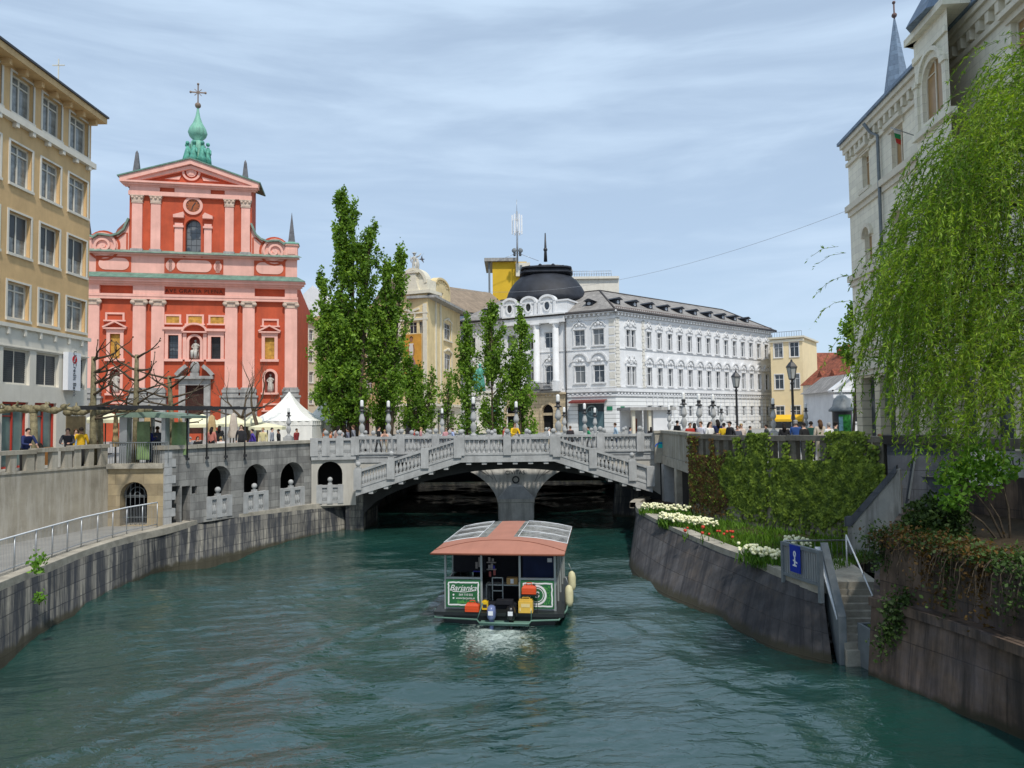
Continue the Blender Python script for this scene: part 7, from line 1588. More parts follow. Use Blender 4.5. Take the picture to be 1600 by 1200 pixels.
# sign panels at the stern
def panel(x0, x1):
    b = MB(); b.box(x0, x1, -.075, -.04, .53, 1.35); lk('stern_panel', b, m_green)
    b = MB(); t = .028; X0, X1, Z0, Z1 = x0+.08, x1-.06, .60, 1.27
    pts = []; k = 12
    for (p, q) in (((X0, Z0), (X1, Z0)), ((X1, Z0), (X1, Z1)), ((X1, Z1), (X0, Z1)), ((X0, Z1), (X0, Z0))):
        for i in range(k): tt = i/k; pts.append((p[0]+(q[0]-p[0])*tt+random.uniform(-.008, .008), p[1]+(q[1]-p[1])*tt+random.uniform(-.008, .008)))
    b.fcurve(f0, pts, .042, .076, .082, closed=True); lk('panel_border', b, M['white'])
panel(-1.63, -.58); panel(.65, 1.65)
def btxt(s, size, x, z, sh=0, mat=None, sp=1):
    me = text(s, size, .003, shear=sh, spacing=sp); me.materials.clear(); me.materials.append(mat or M['white']); me.transform(Matrix.Rotation(PI/2, 4, 'X')); return link('lettering', me, bo, (x, -.08, z))
btxt('Barjanka', .245, -1.11, 1.10, .35, sp=.98); btxt('069 710 035', .085, -1.02, .90); btxt('www.barjanka.si', .088, -1.04, .80)
b = MB(); b.fcurve(f0, [(-1.43, 1.0), (-1.05, .985), (-.75, 1.03)], .018, .077, .083); b.fpoly(f0, [(-1.40+.03*math.cos(k), .90+.03*math.sin(k)) for k in range(6)], .077, .083); b.fpoly(f0, [(-1.40+.03*math.cos(k), .80+.03*math.sin(k)) for k in range(6)], .077, .083); lk('panel_marks', b, M['white'])
b = MB()
for k in range(34): x = -1.3+random.random()*.62; z0 = .63+random.random()*.03; b.fcurve(f0, [(x, z0), (x+random.uniform(-.03, .03), z0+random.uniform(.04, .1))], .012, .077, .081)
for k in range(60): x = 1.30+random.random()*.24; z0 = .64+random.random()*.5; b.fcurve(f0, [(x, z0), (x+random.uniform(-.03, .03), z0+random.uniform(.03, .08))], .012, .077, .081)
lk('reed_print', b, mk('reed_green', (.10, .35, .08), var=.2))
b = MB(); cx_, cz_ = 1.13, .93; b.fcurve(f0, [(cx_+.27*math.cos(2*PI*k/30), cz_+.27*math.sin(2*PI*k/30)) for k in range(30)], .06, .077, .084, closed=True); b.fcurve(f0, [(cx_+.2*math.cos(2*PI*k/30), cz_+.2*math.sin(2*PI*k/30)) for k in range(30)], .02, .077, .084, closed=True); lk('round_logo', b, M['white'])
btxt('B', .26, cx_, cz_, .2)
# canopy: barrel-vaulted, hipped at the stern
b = MB(); RW = 2.0; nx_ = 14
def rz_(x, y):
    t = x/RW; crown = .22*(1-abs(t)**2.2); k = min(1, max(0, (y+.55)/1.15)); return 2.20+crown*k**.8+.02
ysr = [-.55, -.3, 0, .3, .6, .61, 1.3, 1.9, 2.5, 3.1, 3.8, 4.4, 4.95]
g = [[(RW*(-1+2*i/nx_)*(1 if y > 0 else 1), y, rz_(RW*(-1+2*i/nx_), y)) for i in range(nx_+1)] for y in ysr]; W_ = nx_+1
V = [p for r_ in g for p in r_]; V2 = [(x, y, z-.05) for x, y, z in V]; nV = len(V)
fs = []; fp_ = []
for j in range(len(ysr)-1):
    for i in range(nx_):
        xm = RW*(-1+2*(i+.5)/nx_); panel_ = ysr[j] >= 1.29 and (xm > .42 or xm < -.62)
        (fp_ if panel_ else fs).append((j*W_+i, j*W_+i+1, (j+1)*W_+i+1, (j+1)*W_+i))
b.add(V, fs, 0, True); b.add(V2, fs, 0); ring = [i for i in range(W_)]+[j*W_+W_-1 for j in range(1, len(ysr))]+[(len(ysr)-1)*W_+i for i in range(W_-2, -1, -1)]+[j*W_ for j in range(len(ysr)-2, 0, -1)]
b.add([V[i] for i in ring]+[V2[i] for i in ring], [(i, (i+1) % len(ring), len(ring)+(i+1) % len(ring), len(ring)+i) for i in range(len(ring))]); lk('canopy', b, m_can)
b = MB(); b.tube([(RW*(-1+2*i/nx_), .6-.62*(abs(-1+2*i/nx_))**3, rz_(RW*(-1+2*i/nx_), .6-.62*(abs(-1+2*i/nx_))**3)+.004) for i in range(nx_+1)], .012, 5); b.tube([(-RW, -.55, 2.2), (RW, -.55, 2.2)], .03, 5); lk('canopy_seam', b, mk('seam_brown', (.2, .07, .04)))
b = MB(); b.add(V, fp_); lk('clear_panels', b, mk('clear_vinyl', (.20, .20, .19), var=.98, scale=3.0, rough=.12, spec=.6))
b = MB()
for s_ in (-1, 1):
    xs_ = [x for x in ((.43, 1.0, 1.5, 1.99) if s_ > 0 else (-.86, -1.2, -1.6, -1.99))]
    for x in (xs_[0], xs_[-1]): b.tube([(x, y, rz_(x, y)+.012) for y in ysr[6:]], .014, 4)
    for y in ysr[6::2]: b.tube([(x, y, rz_(x, y)+.012) for x in xs_], .013, 4)
lk('panel_battens', b, M['railwhite'])
# outboard motors, fuel tanks, cans, crates, bottle shelves, fenders: all lie in or hang from the boat
def bthing(name, label, cat, x, y, z, group=None):
    c = math.cos(by); s = math.sin(by); return T(name, label, cat, (BOAT.x+c*x-s*y, BOAT.y+s*x+c*y, z), by, group)
for x, col, lab in ((-.16, (.14, .18, .34), 'blue grey outboard motor clamped to the boat stern'), (.42, (.012, .012, .014), 'black outboard motor beside the yellow generator')):
    t = bthing('outboard_motor', lab, 'outboard motor', x, -.62, .05, 'outboard motors on the boat'); mt = mk('cowl_%d' % (x*100), col, rough=.3, spec=.5)
    b = MB(); b.lathe([(.10, .28), (.145, .36), (.15, .52), (.13, .64), (.06, .69)], (0, 0, 0), 10, sx=.9, sy=1.3); lk('cowling', b, mt, t)
    b = MB(); b.tube([(0, .02, .3), (0, .02, -.4)], [.07, .05], 8); b.box(-.05, .05, .04, .22, .18, .34); lk('leg', b, mt, t)
    b = MB(); b.box(-.07, .07, -.19, -.175, .44, .56); lk('label_plate', b, M['railwhite'], t)
def fuel(x, y, z, lab, yaw=0):
    t = bthing('fuel_tank', lab, 'fuel tank', x, y, z, 'red fuel tanks on the boat'); mt = mk('tank_red', (.60, .075, .02), var=.1, rough=.4)
    b = MB(); b.box(-.21, .21, -.12, .12, .02, .19); b.add([(-.21, -.12, .19), (.21, -.12, .19), (.21, .12, .19), (-.21, .12, .19), (-.16, -.08, .26), (.16, -.08, .26), (.16, .08, .26), (-.16, .08, .26)], [(0, 1, 5, 4), (1, 2, 6, 5), (2, 3, 7, 6), (3, 0, 4, 7), (4, 5, 6, 7)]); b.box(-.2, .2, -.125, -.12, .09, .11); lk('tank', b, mt, t)
    b = MB(); b.tube([(-.08, 0, .25), (-.07, 0, .33), (.07, 0, .33), (.08, 0, .25)], .014, 6); lk('handle', b, mt, t); b = MB(); b.lathe([(.04, 0), (.04, .05)], (.15, 0, .25), 8); lk('cap', b, M['dark'], t)
fuel(-.78, -.30, .46, 'red fuel tank on the deck below the phone panel'); fuel(.92, -.22, .99, 'upper red fuel tank in front of the round logo')
b = MB(); b.box(.68, 1.2, -.36, -.05, .96, .985); b.box(.7, .72, -.34, -.32, .46, .96); b.box(1.16, 1.18, -.34, -.32, .46, .96); lk('stern_shelf', b, m_hull)
t = bthing('generator', 'yellow portable generator standing at the boat stern', 'generator', .83, -.32, .46); mt = mk('gen_yellow', (.66, .42, .07), var=.12, rough=.45)
b = MB(); b.box(-.21, .21, -.14, .14, .03, .36); b.box(-.19, .19, -.12, .12, .36, .41); lk('case', b, mt, t)
b = MB(); b.tube([(-.12, 0, .40), (-.1, 0, .46), (.1, 0, .46), (.12, 0, .40)], .02, 6); lk('handle', b, mt, t); b = MB(); b.box(-.13, .13, -.146, -.14, .2, .3)
for k in (-.16, .16): b.box(k-.02, k+.02, -.145, -.14, .08, .18)
lk('front_panel', b, mk('gen_pale', (.7, .55, .25)), t); b = MB(); b.box(-.2, -.14, -.1, .1, 0, .03); b.box(.14, .2, -.1, .1, 0, .03); lk('foot', b, M['dark'], t)
t = bthing('jerry_can', 'small yellow can beside the left stern panel', 'can', -.42, -.15, .50); b = MB(); b.box(-.09, .09, -.07, .07, 0, .24); b.box(-.05, .05, -.05, .05, .24, .27); lk('body', b, mk('can_yellow', (.72, .48, .02), var=.05, rough=.4), t); b = MB(); b.tube([(-.06, 0, .24), (-.05, 0, .31), (.05, 0, .31), (.06, 0, .24)], .012, 5); lk('handle', b, M['dark'], t); b = MB(); b.box(-.06, .06, -.075, -.07, .06, .16); lk('label_plate', b, M['dark'], t)
t = bthing('cardboard_box', 'cardboard box on the counter inside the boat', 'box', .32, .6, 1.10); b = MB(); b.box(-.17, .17, -.1, .1, 0, .2); lk('carton', b, mk('card_brown', (.42, .26, .10), var=.15), t); b = MB(); b.box(-.05, .05, -.104, -.1, .03, .17); lk('tape', b, M['railwhite'], t)
b = MB(); b.box(-.5, .55, .5, .85, 1.06, 1.095); b.box(-.5, -.46, .5, .85, .46, 1.06); b.box(-.3, .05, .44, .47, .9, .93); b.box(-.3, .05, .44, .47, 1.3, 1.33); b.box(-.3, -.27, .44, .47, .5, 1.33); b.box(.02, .05, .44, .47, .5, 1.33); lk('counter', b, m_alu)
b = MB(); b.box(-.48, .5, .05, .5, .46, .62); b.box(-.1, .4, -.05, .2, .62, .74); lk('engine_cover', b, m_dark)
b = MB()
for x, z, h, c in ((-.44, 1.5, .12, 0), (-.36, 1.5, .16, 0), (-.3, 1.5, .1, 1), (-.44, 1.72, .14, 0), (-.33, 1.72, .1, 0), (-.28, 1.3, .2, 2), (-.42, 1.25, .16, 2), (-.75, 1.55, .3, 0), (-.85, 1.5, .2, 0)): b.box(x-.035, x+.035, .86, .89, z, z+h, c)
b.box(-.52, -.22, .8, .9, 1.69, 1.715); b.box(-.52, -.22, .8, .9, 1.475, 1.495); b.box(-.95, -.66, .84, .9, 1.40, 1.43, 1); lk('shelf_goods', b, [mk('goods_pale', (.35, .32, .30), var=.3), mk('goods_blue', (.05, .05, .35)), mk('goods_red', (.35, .10, .09))])
b = MB(); b.box(1.42, 1.56, .47, .5, 1.80, 1.92); b.box(1.42, 1.46, .47, .5, 2.0, 2.08); lk('switch_box', b, M['railwhite'])
for y, lab in ((.8, 'cream fender hanging near the stern of the boat'), (2.9, 'cream fender hanging farther forward on the boat')):
    t = bthing('fender', lab, 'fender', 2.05, y, .75, 'fenders along the boat side'); b = MB(); b.lathe([(.02, -.36), (.1, -.33), (.135, -.2), (.135, .1), (.1, .24), (.03, .3)], (0, 0, 0), 12); lk('bulb', b, mk('fender_cream', (.62, .58, .36), var=.12, rough=.5, blotch=.4, bcol=(.35, .32, .2), bsc=5), t)
    b = MB(); b.tube([(0, 0, .3), (-.1, 0, .55)], .012, 5); lk('rope', b, m_alu, t)
# ================================================================== LAMPS
lm = {}
def lamp_meshes():
    b = MB(); b.box(-.27, .27, -.27, .27, 0, .08); b.lathe([(.27, .08), (.20, .16), (.09, .28), (.12, .36), (.205, .62), (.17, .82), (.09, .94), (.085, 1.0), (.12, 1.04), (.19, 1.14), (.205, 1.25), (.15, 1.5), (.085, 1.72), (.08, 1.78)], seg=14); lm['c'] = b.mesh('column', M['bridge'])
    b = MB(); b.lathe([(.08, 1.78), (.22, 1.80), (.24, 1.86), (.12, 1.90), (.12, 2.06), (.16, 2.08), (.13, 2.14)], seg=12); lm['k'] = b.mesh('collar', M['dark'])
    b = MB(); b.lathe([(.11, 2.14), (.115, 2.2), (.115, 2.50), (.09, 2.57), (.01, 2.60)], seg=12); lm['g'] = b.mesh('globe', M['lampglass'])
lamp_meshes()
def lamp(px, ytop, ybase, Y, lab):
    p = P(px, ybase, Y); h = P(px, ytop, Y).z-p.z; s = h/2.6
    r = T('balustrade_lamp', lab, 'lamp', p, group='stone balustrade lamps on the bridges')
    for n_, k in (('column', 'c'), ('collar', 'k'), ('globe', 'g')): o = link(n_, lm[k], r); o.scale = (s, s, s)
    return r
LAMPS = [(451, 636, 683, 47, 'baluster shaped stone lamp in front of the large white tent'), (565.5, 625, 684, 41.3, 'stone lamp at the left foot of the poplar, outer one of two'), (607, 626, 683, 43, 'stone lamp against the poplar trunk, inner one of two'),
 (691, 638, 683, 52, 'smaller stone lamp before the thin shrubs and corner building'), (740, 620, 683, 41, 'tall stone lamp in front of the green bronze monument'), (807, 627, 682, 43, 'stone lamp before the rightmost slim poplar'),
 (872.5, 616, 682, 41.0, 'tall stone lamp where the right flight meets the landing'), (882, 636, 682, 53, 'slim stone lamp just right of the palace entrance arch'), (914, 630, 682, 47, 'stone lamp in front of the teal shop window, left one'), (930, 637, 682, 52, 'shorter stone lamp in front of the teal shop window, right one'),
 (1046, 633, 676, 55, 'short stone lamp beside the white street pavilion roof'), (1069, 613, 676, 42, 'leftmost of three tall stone lamps before the palace side'), (1093, 615, 676, 44, 'middle of three tall stone lamps before the palace side'), (1115, 616, 676, 46, 'rightmost of three tall stone lamps before the palace side'),
 (1128, 631, 676, 55, 'short stone lamp just left of the iron street lantern'), (1209, 622, 676, 44, 'stone lamp at the joint of palace and ochre house'), (1240, 630, 674, 48, 'stone lamp hidden partly behind the big iron lantern'), (1260, 630, 672, 48, 'stone lamp in front of the tiled house')]
for a in LAMPS:
    r = lamp(*a)
    if a[0] > 1040:   # these stand on a stone plinth rising from the street
        b = MB(); z = r.location.z; b.box(-.3, .3, -.3, .3, STREET-z, 0); o = link('plinth', b.mesh('plinth', M['bridge']), r)
    elif a[3] > 43.5 or a[0] == 607 or a[0] == 807:
        b = MB(); z = r.location.z; b.box(-.28, .28, -.28, .28, STREET-.1-z, 0); o = link('plinth', b.mesh('plinth', M['bridge']), r)
def street_lantern(px, ytop, Y, lab):
    top = P(px, ytop, Y); h = top.z-STREET; r = T('street_lantern', lab, 'street lamp', (top.x, top.y, STREET), group='iron street lanterns')
    b = MB(); b.lathe([(.2, 0), (.2, .25), (.13, .35), (.11, .9), (.07, 1.0), (.06, h-1.25), (.1, h-1.2), (.05, h-1.1), (.04, h-1.0)], seg=10); link('pole', b.mesh('pole', M['dark']), r)
    b = MB(); b.lathe([(.12, h-1.0), (.15, h-.97), (.245, h-.42), (.26, h-.4)], seg=6, smooth=False); link('glass', b.mesh('glass', mk('lantern_glass', (.45, .46, .44), rough=.15, spec=.6)), r)
    b = MB(); b.lathe([(.29, h-.42), (.27, h-.36), (.13, h-.18), (.06, h-.12), (.05, h-.05), (.01, h)], seg=6, smooth=False)
    for k in range(6): a = PI/3*k; b.tube([(.15*math.cos(a), .15*math.sin(a), h-.98), (.25*math.cos(a), .25*math.sin(a), h-.4)], .014, 4)
    b.lathe([(.04, h-1.05), (.16, h-1.0), (.16, h-.96)], seg=6, smooth=False); link('cap', b.mesh('cap', M['dark']), r)
street_lantern(1149.5, 578, 42, 'slimmer iron street lantern standing before the palace side'); street_lantern(1236.5, 561, 36, 'larger iron street lantern standing before the ochre house')
# ================================================================== MONUMENT, KIOSK, TENTS, UMBRELLAS
mp0 = P(762, HY, 78); mo = T('monument', 'bronze poet monument with verdigris figures on a pale stone pedestal', 'monument', (mp0.x, mp0.y, STREET))
b = MB(); p = Vector((mp0.x, mp0.y, STREET)); zp = P(750, 612, 78).z
b.lathe([(2.2, STREET), (2.2, STREET+.5), (1.9, STREET+.5), (1.9, STREET+1.4), (1.15, STREET+1.7), (.95, zp-.3), (1.15, zp-.2), (1.15, zp)], (mp0.x, mp0.y, 0), 4, smooth=False, rot=PI/4); b.build('pedestal', M['trim'], mo)
zf = P(750, 568, 78).z; f_ = robed((mp0.x-.75, mp0.y-.2, zp), zf-zp, M['bronze'], 'figure'); o = f_; s = (zf-zp)/1.75; c = Vector((mp0.x-.75, mp0.y-.2, zp)); q = lambda x, y, z: c+Vector((x*s, y*s, z*s)); o.tube([q(.2, 0, 1.38), q(.45, 0, 1.3), q(.6, -.05, .9)], [.12*s, .14*s, .05*s], 7); o.tube([q(-.15, 0, 1.3), q(-.35, .05, .8), q(-.25, 0, .1)], [.12*s, .2*s, .16*s], 7); o.build('figure', M['bronze'], mo)
zq = STREET+1.3; robed((mp0.x+.6, mp0.y-1.3, zq), 2.4, M['bronze'], 'figure', seat=True).build('muse', M['bronze'], mo)
kp = P(1316, HY, 62); kz = lambda y: P(1316, y, 62).z; rk = (P(1332, HY, 62).x-P(1300, HY, 62).x)/2
ki = T('poster_kiosk', 'round poster column kiosk with a dark dome and green poster', 'kiosk', (kp.x, kp.y, STREET))
b = MB(); b.lathe([(rk*1.0, STREET), (rk*1.0, STREET+.3), (rk*.9, STREET+.35), (rk*.9, kz(643)), (rk*.95, kz(641))], (kp.x, kp.y, 0), 20); b.build('drum', M['dark'], ki)
b = MB(); b.lathe([(rk*1.2, kz(643)), (rk*1.22, kz(640)), (rk*.9, kz(635)), (rk*.75, kz(625)), (rk*.4, kz(618)), (.08, kz(616)), (.05, kz(608)), (.01, kz(605))], (kp.x, kp.y, 0), 20); b.build('dome_roof', M['steelpaint'], ki)
b = MB(); aa = [(-PI/2-.75+1.3*k/10) for k in range(11)]; r_ = rk*.915
b.add([(kp.x+r_*math.cos(a), kp.y+r_*math.sin(a), z) for z in (kz(678), kz(648)) for a in aa], [(k, k+1, 12+k, 11+k) for k in range(10)], 0, True); b.build('poster', mk('poster_green', (.05, .28, .05), var=.8, scale=2.5), ki)
b = MB(); aa = [(-PI/2-.75+.4*k/6) for k in range(7)]; r_ = rk*.925
b.add([(kp.x+r_*math.cos(a), kp.y+r_*math.sin(a), z) for z in (kz(674), kz(651)) for a in aa], [(k, k+1, 8+k, 7+k) for k in range(6)], 0, True); b.build('poster_strip', mk('poster_blue', (.25, .45, .5), var=.4, scale=3), ki)
def tent(px, ytop, yeave, x0, x1, Y, lab):
    p = P(px, HY, Y); w_ = (P(x1, HY, Y).x-P(x0, HY, Y).x)/2; ze_ = P(px, yeave, Y).z; zt_ = P(px, ytop, Y).z
    r = T('marquee', lab, 'tent', (p.x, p.y, STREET), group='white peaked marquees'); b = MB(); prof = []
    for k in range(11): t = k/10; prof.append((w_*1.414*(1-t)+.04, ze_+(zt_-ze_)*(.45*t+.55*t**2.6)))
    b.lathe(prof, (p.x, p.y, 0), 4, smooth=False, rot=PI/4)
    for s_ in (-1, 1): pass
    b.build('roof', M['tent'], r); b = MB(); n_ = 28
    for side in range(4):
        a = PI/2*side; c_, s_ = math.cos(a), math.sin(a); pts = []
        if side == 3 or True:
            for k in range(n_+1): u = -w_+2*w_*k/n_; d = w_-.03+.05*math.sin(k*1.9); x, y = u, -d; pts.append((p.x+c_*x-s_*y, p.y+s_*x+c_*y))
        b.add([(x, y, ze_) for x, y in pts]+[(x, y, STREET+.05) for x, y in pts], [(k, k+1, n_+2+k, n_+1+k) for k in range(n_)], 0, True)
        b.add([(x*1.0+(x-p.x)*.012, y+(y-p.y)*.012, ze_+.03) for x, y in pts]+[(x+(x-p.x)*.012, y+(y-p.y)*.012, ze_-.35) for x, y in pts], [(k, k+1, n_+2+k, n_+1+k) for k in range(n_)])
    b.build('side_curtains', M['tent'], r); b = MB(); b.tube([(p.x, p.y, zt_-.3), (p.x, p.y, zt_+.25)], .03, 5); b.build('finial', M['dark'], r)
tent(452, 612, 658, 408, 506, 60, 'large white peaked marquee in front of the church'); tent(508, 619, 660, 480, 545, 63, 'second white marquee partly behind the big poplar')
def umbrella(px, yt, ye, hw, Y, lab):
    p = P(px, HY, Y); w_ = hw*Y/F; zt_, ze_ = P(px, yt, Y).z, P(px, ye, Y).z; r = T('cafe_umbrella', lab, 'umbrella', (p.x, p.y, STREET), group='open cream cafe umbrellas')
    b = MB(); b.lathe([(w_, ze_-.22), (w_, ze_), (w_*.5, ze_+(zt_-ze_)*.55), (.03, zt_)], (p.x, p.y, 0), 8, smooth=False, rot=PI/8); b.build('canopy', M['cream_canvas'], r)
    b = MB(); b.tube([(p.x, p.y, STREET), (p.x, p.y, zt_)], .04, 6); b.build('pole', M['bark'], r); b = MB(); b.box(p.x-.3, p.x+.3, p.y-.3, p.y+.3, STREET, STREET+.1); b.build('foot', M['dark'], r)
umbrella(316, 647, 663, 32, 52, 'open cream umbrella just right of the pergola posts'); umbrella(360, 648, 662, 30, 55, 'open cream umbrella in the middle of the cafe'); umbrella(396, 648, 661, 26, 58, 'open cream umbrella beside the large white marquee'); umbrella(418, 661, 667, 28, 54, 'low cream umbrella below the marquee edge'); umbrella(165, 643, 656, 34, 50, 'white open umbrella behind the pollarded plane')
def folded(px, yt, yb, hw, Y, mat, lab):
    p = P(px, HY, Y); w_ = hw*Y/F; zt_, zb_ = P(px, yt, Y).z, P(px, yb, Y).z; r = T('folded_umbrella', lab, 'umbrella', (p.x, p.y, STREET), group='folded cafe umbrellas'); b = MB(); H = zt_-zb_
    n_ = 16; prof = [(.9, 0), (1.0, .12), (.75, .35), (.85, .5), (.6, .72), (.5, .9), (.1, 1)]; pts = []
    for rr, t in prof:
        for k in range(n_): a = 2*PI*k/n_; q_ = w_*rr*(1+.25*math.cos(4*a+t*3)); pts.append((p.x+q_*math.cos(a), p.y+q_*math.sin(a), zb_+H*t))
    b.add(pts, [(i*n_+k, i*n_+(k+1) % n_, (i+1)*n_+(k+1) % n_, (i+1)*n_+k) for i in range(len(prof)-1) for k in range(n_)], 0, True); b.build('folded_canopy', mat, r)
    b = MB(); b.tube([(p.x, p.y, STREET), (p.x, p.y, zt_+.12)], .035, 6); b.build('pole', M['bark'], r)
for a in ((181, 645, 698, 5, 34, M['beige_canvas'], 'folded tan umbrella left of the pavilion pillar'), (231, 645, 690, 8, 36, M['beige_canvas'], 'folded tan umbrella behind the two people at the pavilion'), (282, 652, 684, 5, 38, M['beige_canvas'], 'narrow folded tan umbrella right of the pavilion'), (331, 648, 682, 8, 46, M['beige_canvas'], 'folded tan umbrella among the cream umbrellas'), (365, 645, 684, 8, 46, M['pale_canvas'], 'folded pale grey umbrella before the bare tree')): folded(*a)
# overhead cable
p0, p1 = P(640, 440, 118), P(1420, 290, 60); cb = MB(); pts = [p0.lerp(p1, k/24)-Vector((0, 0, 4.6*4*(k/24)*(1-k/24))) for k in range(25)]
# aim the sag so that it passes where the photograph shows it
t = T('overhead_cable', 'thin overhead cable strung across the sky behind the dome', 'cable', p0); cb.tube(pts, .018, 5); cb.build('wire', M['steel'], t)
# ================================================================== BARE PLANES AND POLLARDS
def limb(b, p, d, L, r, depth, spread=.7, droop=0, knob=False):
    pts = [p]; rr = [r]; n_ = 4
    for i in range(n_):
        d = (d+Vector((random.uniform(-.25, .25), random.uniform(-.25, .25), random.uniform(-.12, .22)-droop))).normalized(); p = p+d*(L/n_); pts.append(p); rr.append(r*(1-.45*(i+1)/n_))
    b.tube(pts, rr, 5 if r < .05 else 7)
    if knob and depth == 0: b.ball(p, r*1.25, seg=6)
    if depth > 0:
        for k in range(random.choice((2, 3))):
            dd = (d+Vector((random.uniform(-1, 1), random.uniform(-1, 1), random.uniform(-.3, .8)))*spread).normalized(); limb(b, pts[-1-random.choice((0, 0, 1))], dd, L*random.uniform(.55, .8), rr[-1]*.8, depth-1, spread, droop, knob)
def bare_plane(px, ybase, ytop, Y, lean, lab, seed, hs=(.45, .55, .66, .76, .86, .97)):
    random.seed(seed); p0 = P(px, ybase, Y); p0.z = STREET; zt_ = P(px, ytop, Y).z; H = zt_-STREET; r = T('pollarded_plane', lab, 'tree', p0, group='bare pollarded planes before the church')
    b = MB(); b.tube([p0+Vector((lean*H*t, 0, H*t*.95)) for t in (0, .3, .6, .85, 1.0)], [.19, .15, .13, .11, .09], 8); b.build('trunk', M['bark_pale'], r)
    b = MB()
    for h in hs:
        for s_ in ((-1, 1) if px > 160 else (1, 1)):
            q_ = p0+Vector((lean*H*h, 0, H*h*.95)); d = Vector((s_*random.uniform(.7, 1), random.uniform(-.6, .5), random.uniform(.05, .35))).normalized(); limb(b, q_, d, random.uniform(.9, 1.5)*(1.15 if h > .9 else 1), .065, 1, .5, 0, True)
    b.build('branches', M['bark'], r)
bare_plane(146, 690, 548, 33, -.01, 'bare knobbly plane tree right beside the ochre bank corner', 3); bare_plane(212, 690, 545, 36, .0, 'tall bare plane tree before the left church bay', 5); bare_plane(272, 690, 580, 37, -.06, 'bare plane tree leaning before the church door', 9)
random.seed(4); p0 = P(388, 690, 56); p0.z = STREET; H = P(388, 560, 56).z-STREET; r = T('bare_tree', 'gnarled dark bare tree before the right church bay', 'tree', p0)
b = MB(); fk = p0+Vector((-.5, 0, H*.34)); b.tube([p0, p0+Vector((-.1, 0, H*.16)), fk], [.34, .27, .22], 8); b.tube([p0+Vector((.5, .2, 0)), p0+Vector((.75, .1, H*.2)), p0+Vector((.35, 0, H*.42))], [.2, .16, .12], 7); b.build('trunk', M['bark'], r)
b = MB()
for d, st_ in (((-.5, 0, .8), fk), ((.15, 0, 1), fk), ((.6, .1, .6), fk), ((.7, -.1, .9), p0+Vector((.35, 0, H*.42))), ((-.2, 0, 1), p0+Vector((.35, 0, H*.42))), ((-.8, 0, .35), fk)): limb(b, st_, Vector(d).normalized(), H*.24, .10, 4, .55)
b.build('branches', M['bark'], r)
# low espaliered pollards along the terrace
def espalier(px, Y, x0, x1, ytop, lab, seed):
    random.seed(seed); r_ = ray(px, HY); Y = r_.y*LWf.A.dot(LWf.N)/r_.dot(LWf.N)+Y; p0 = P(px, HY, Y); p0.z = STREET; zt_ = P(px, ytop, Y).z; r = T('espaliered_pollard', lab, 'tree', p0, group='low espaliered pollards on the terrace')
    b = MB(); b.tube([p0, p0+Vector((.03, 0, 1)), Vector((p0.x-.06, p0.y, zt_))], [.16, .13, .15], 8); b.ball((p0.x-.06, p0.y, zt_), .2, seg=8); b.build('trunk', M['bark_pale'], r); b = MB()
    for xe in (x0, x1):
        e_ = P(xe, ytop, Y); n_ = max(4, int(abs(e_.x-p0.x)/.35)); pp = [Vector((p0.x+(e_.x-p0.x)*k/n_, Y+random.uniform(-.1, .1), zt_+random.uniform(-.09, .12))) for k in range(n_+1)]; b.tube(pp, [.13-.05*k/n_ for k in range(n_+1)], 7)
        for q_ in pp[1:]:
            b.ball(q_+Vector((0, 0, .05)), random.uniform(.12, .19), seg=7, sx=1.3)
            for k in range(2): b.tube([q_, q_+Vector((random.uniform(-.3, .3), random.uniform(-.2, .2), random.uniform(.05, .32)))], [.06, .035], 5)
    b.build('knobbly_branches', M['bark_pale'], r)
espalier(54, 1.6, -60, 118, 641, 'low knobbly pollard nearest the ochre shop windows', 21); espalier(157, 1.9, 105, 232, 644, 'low knobbly pollard beside the bank entrance', 22)
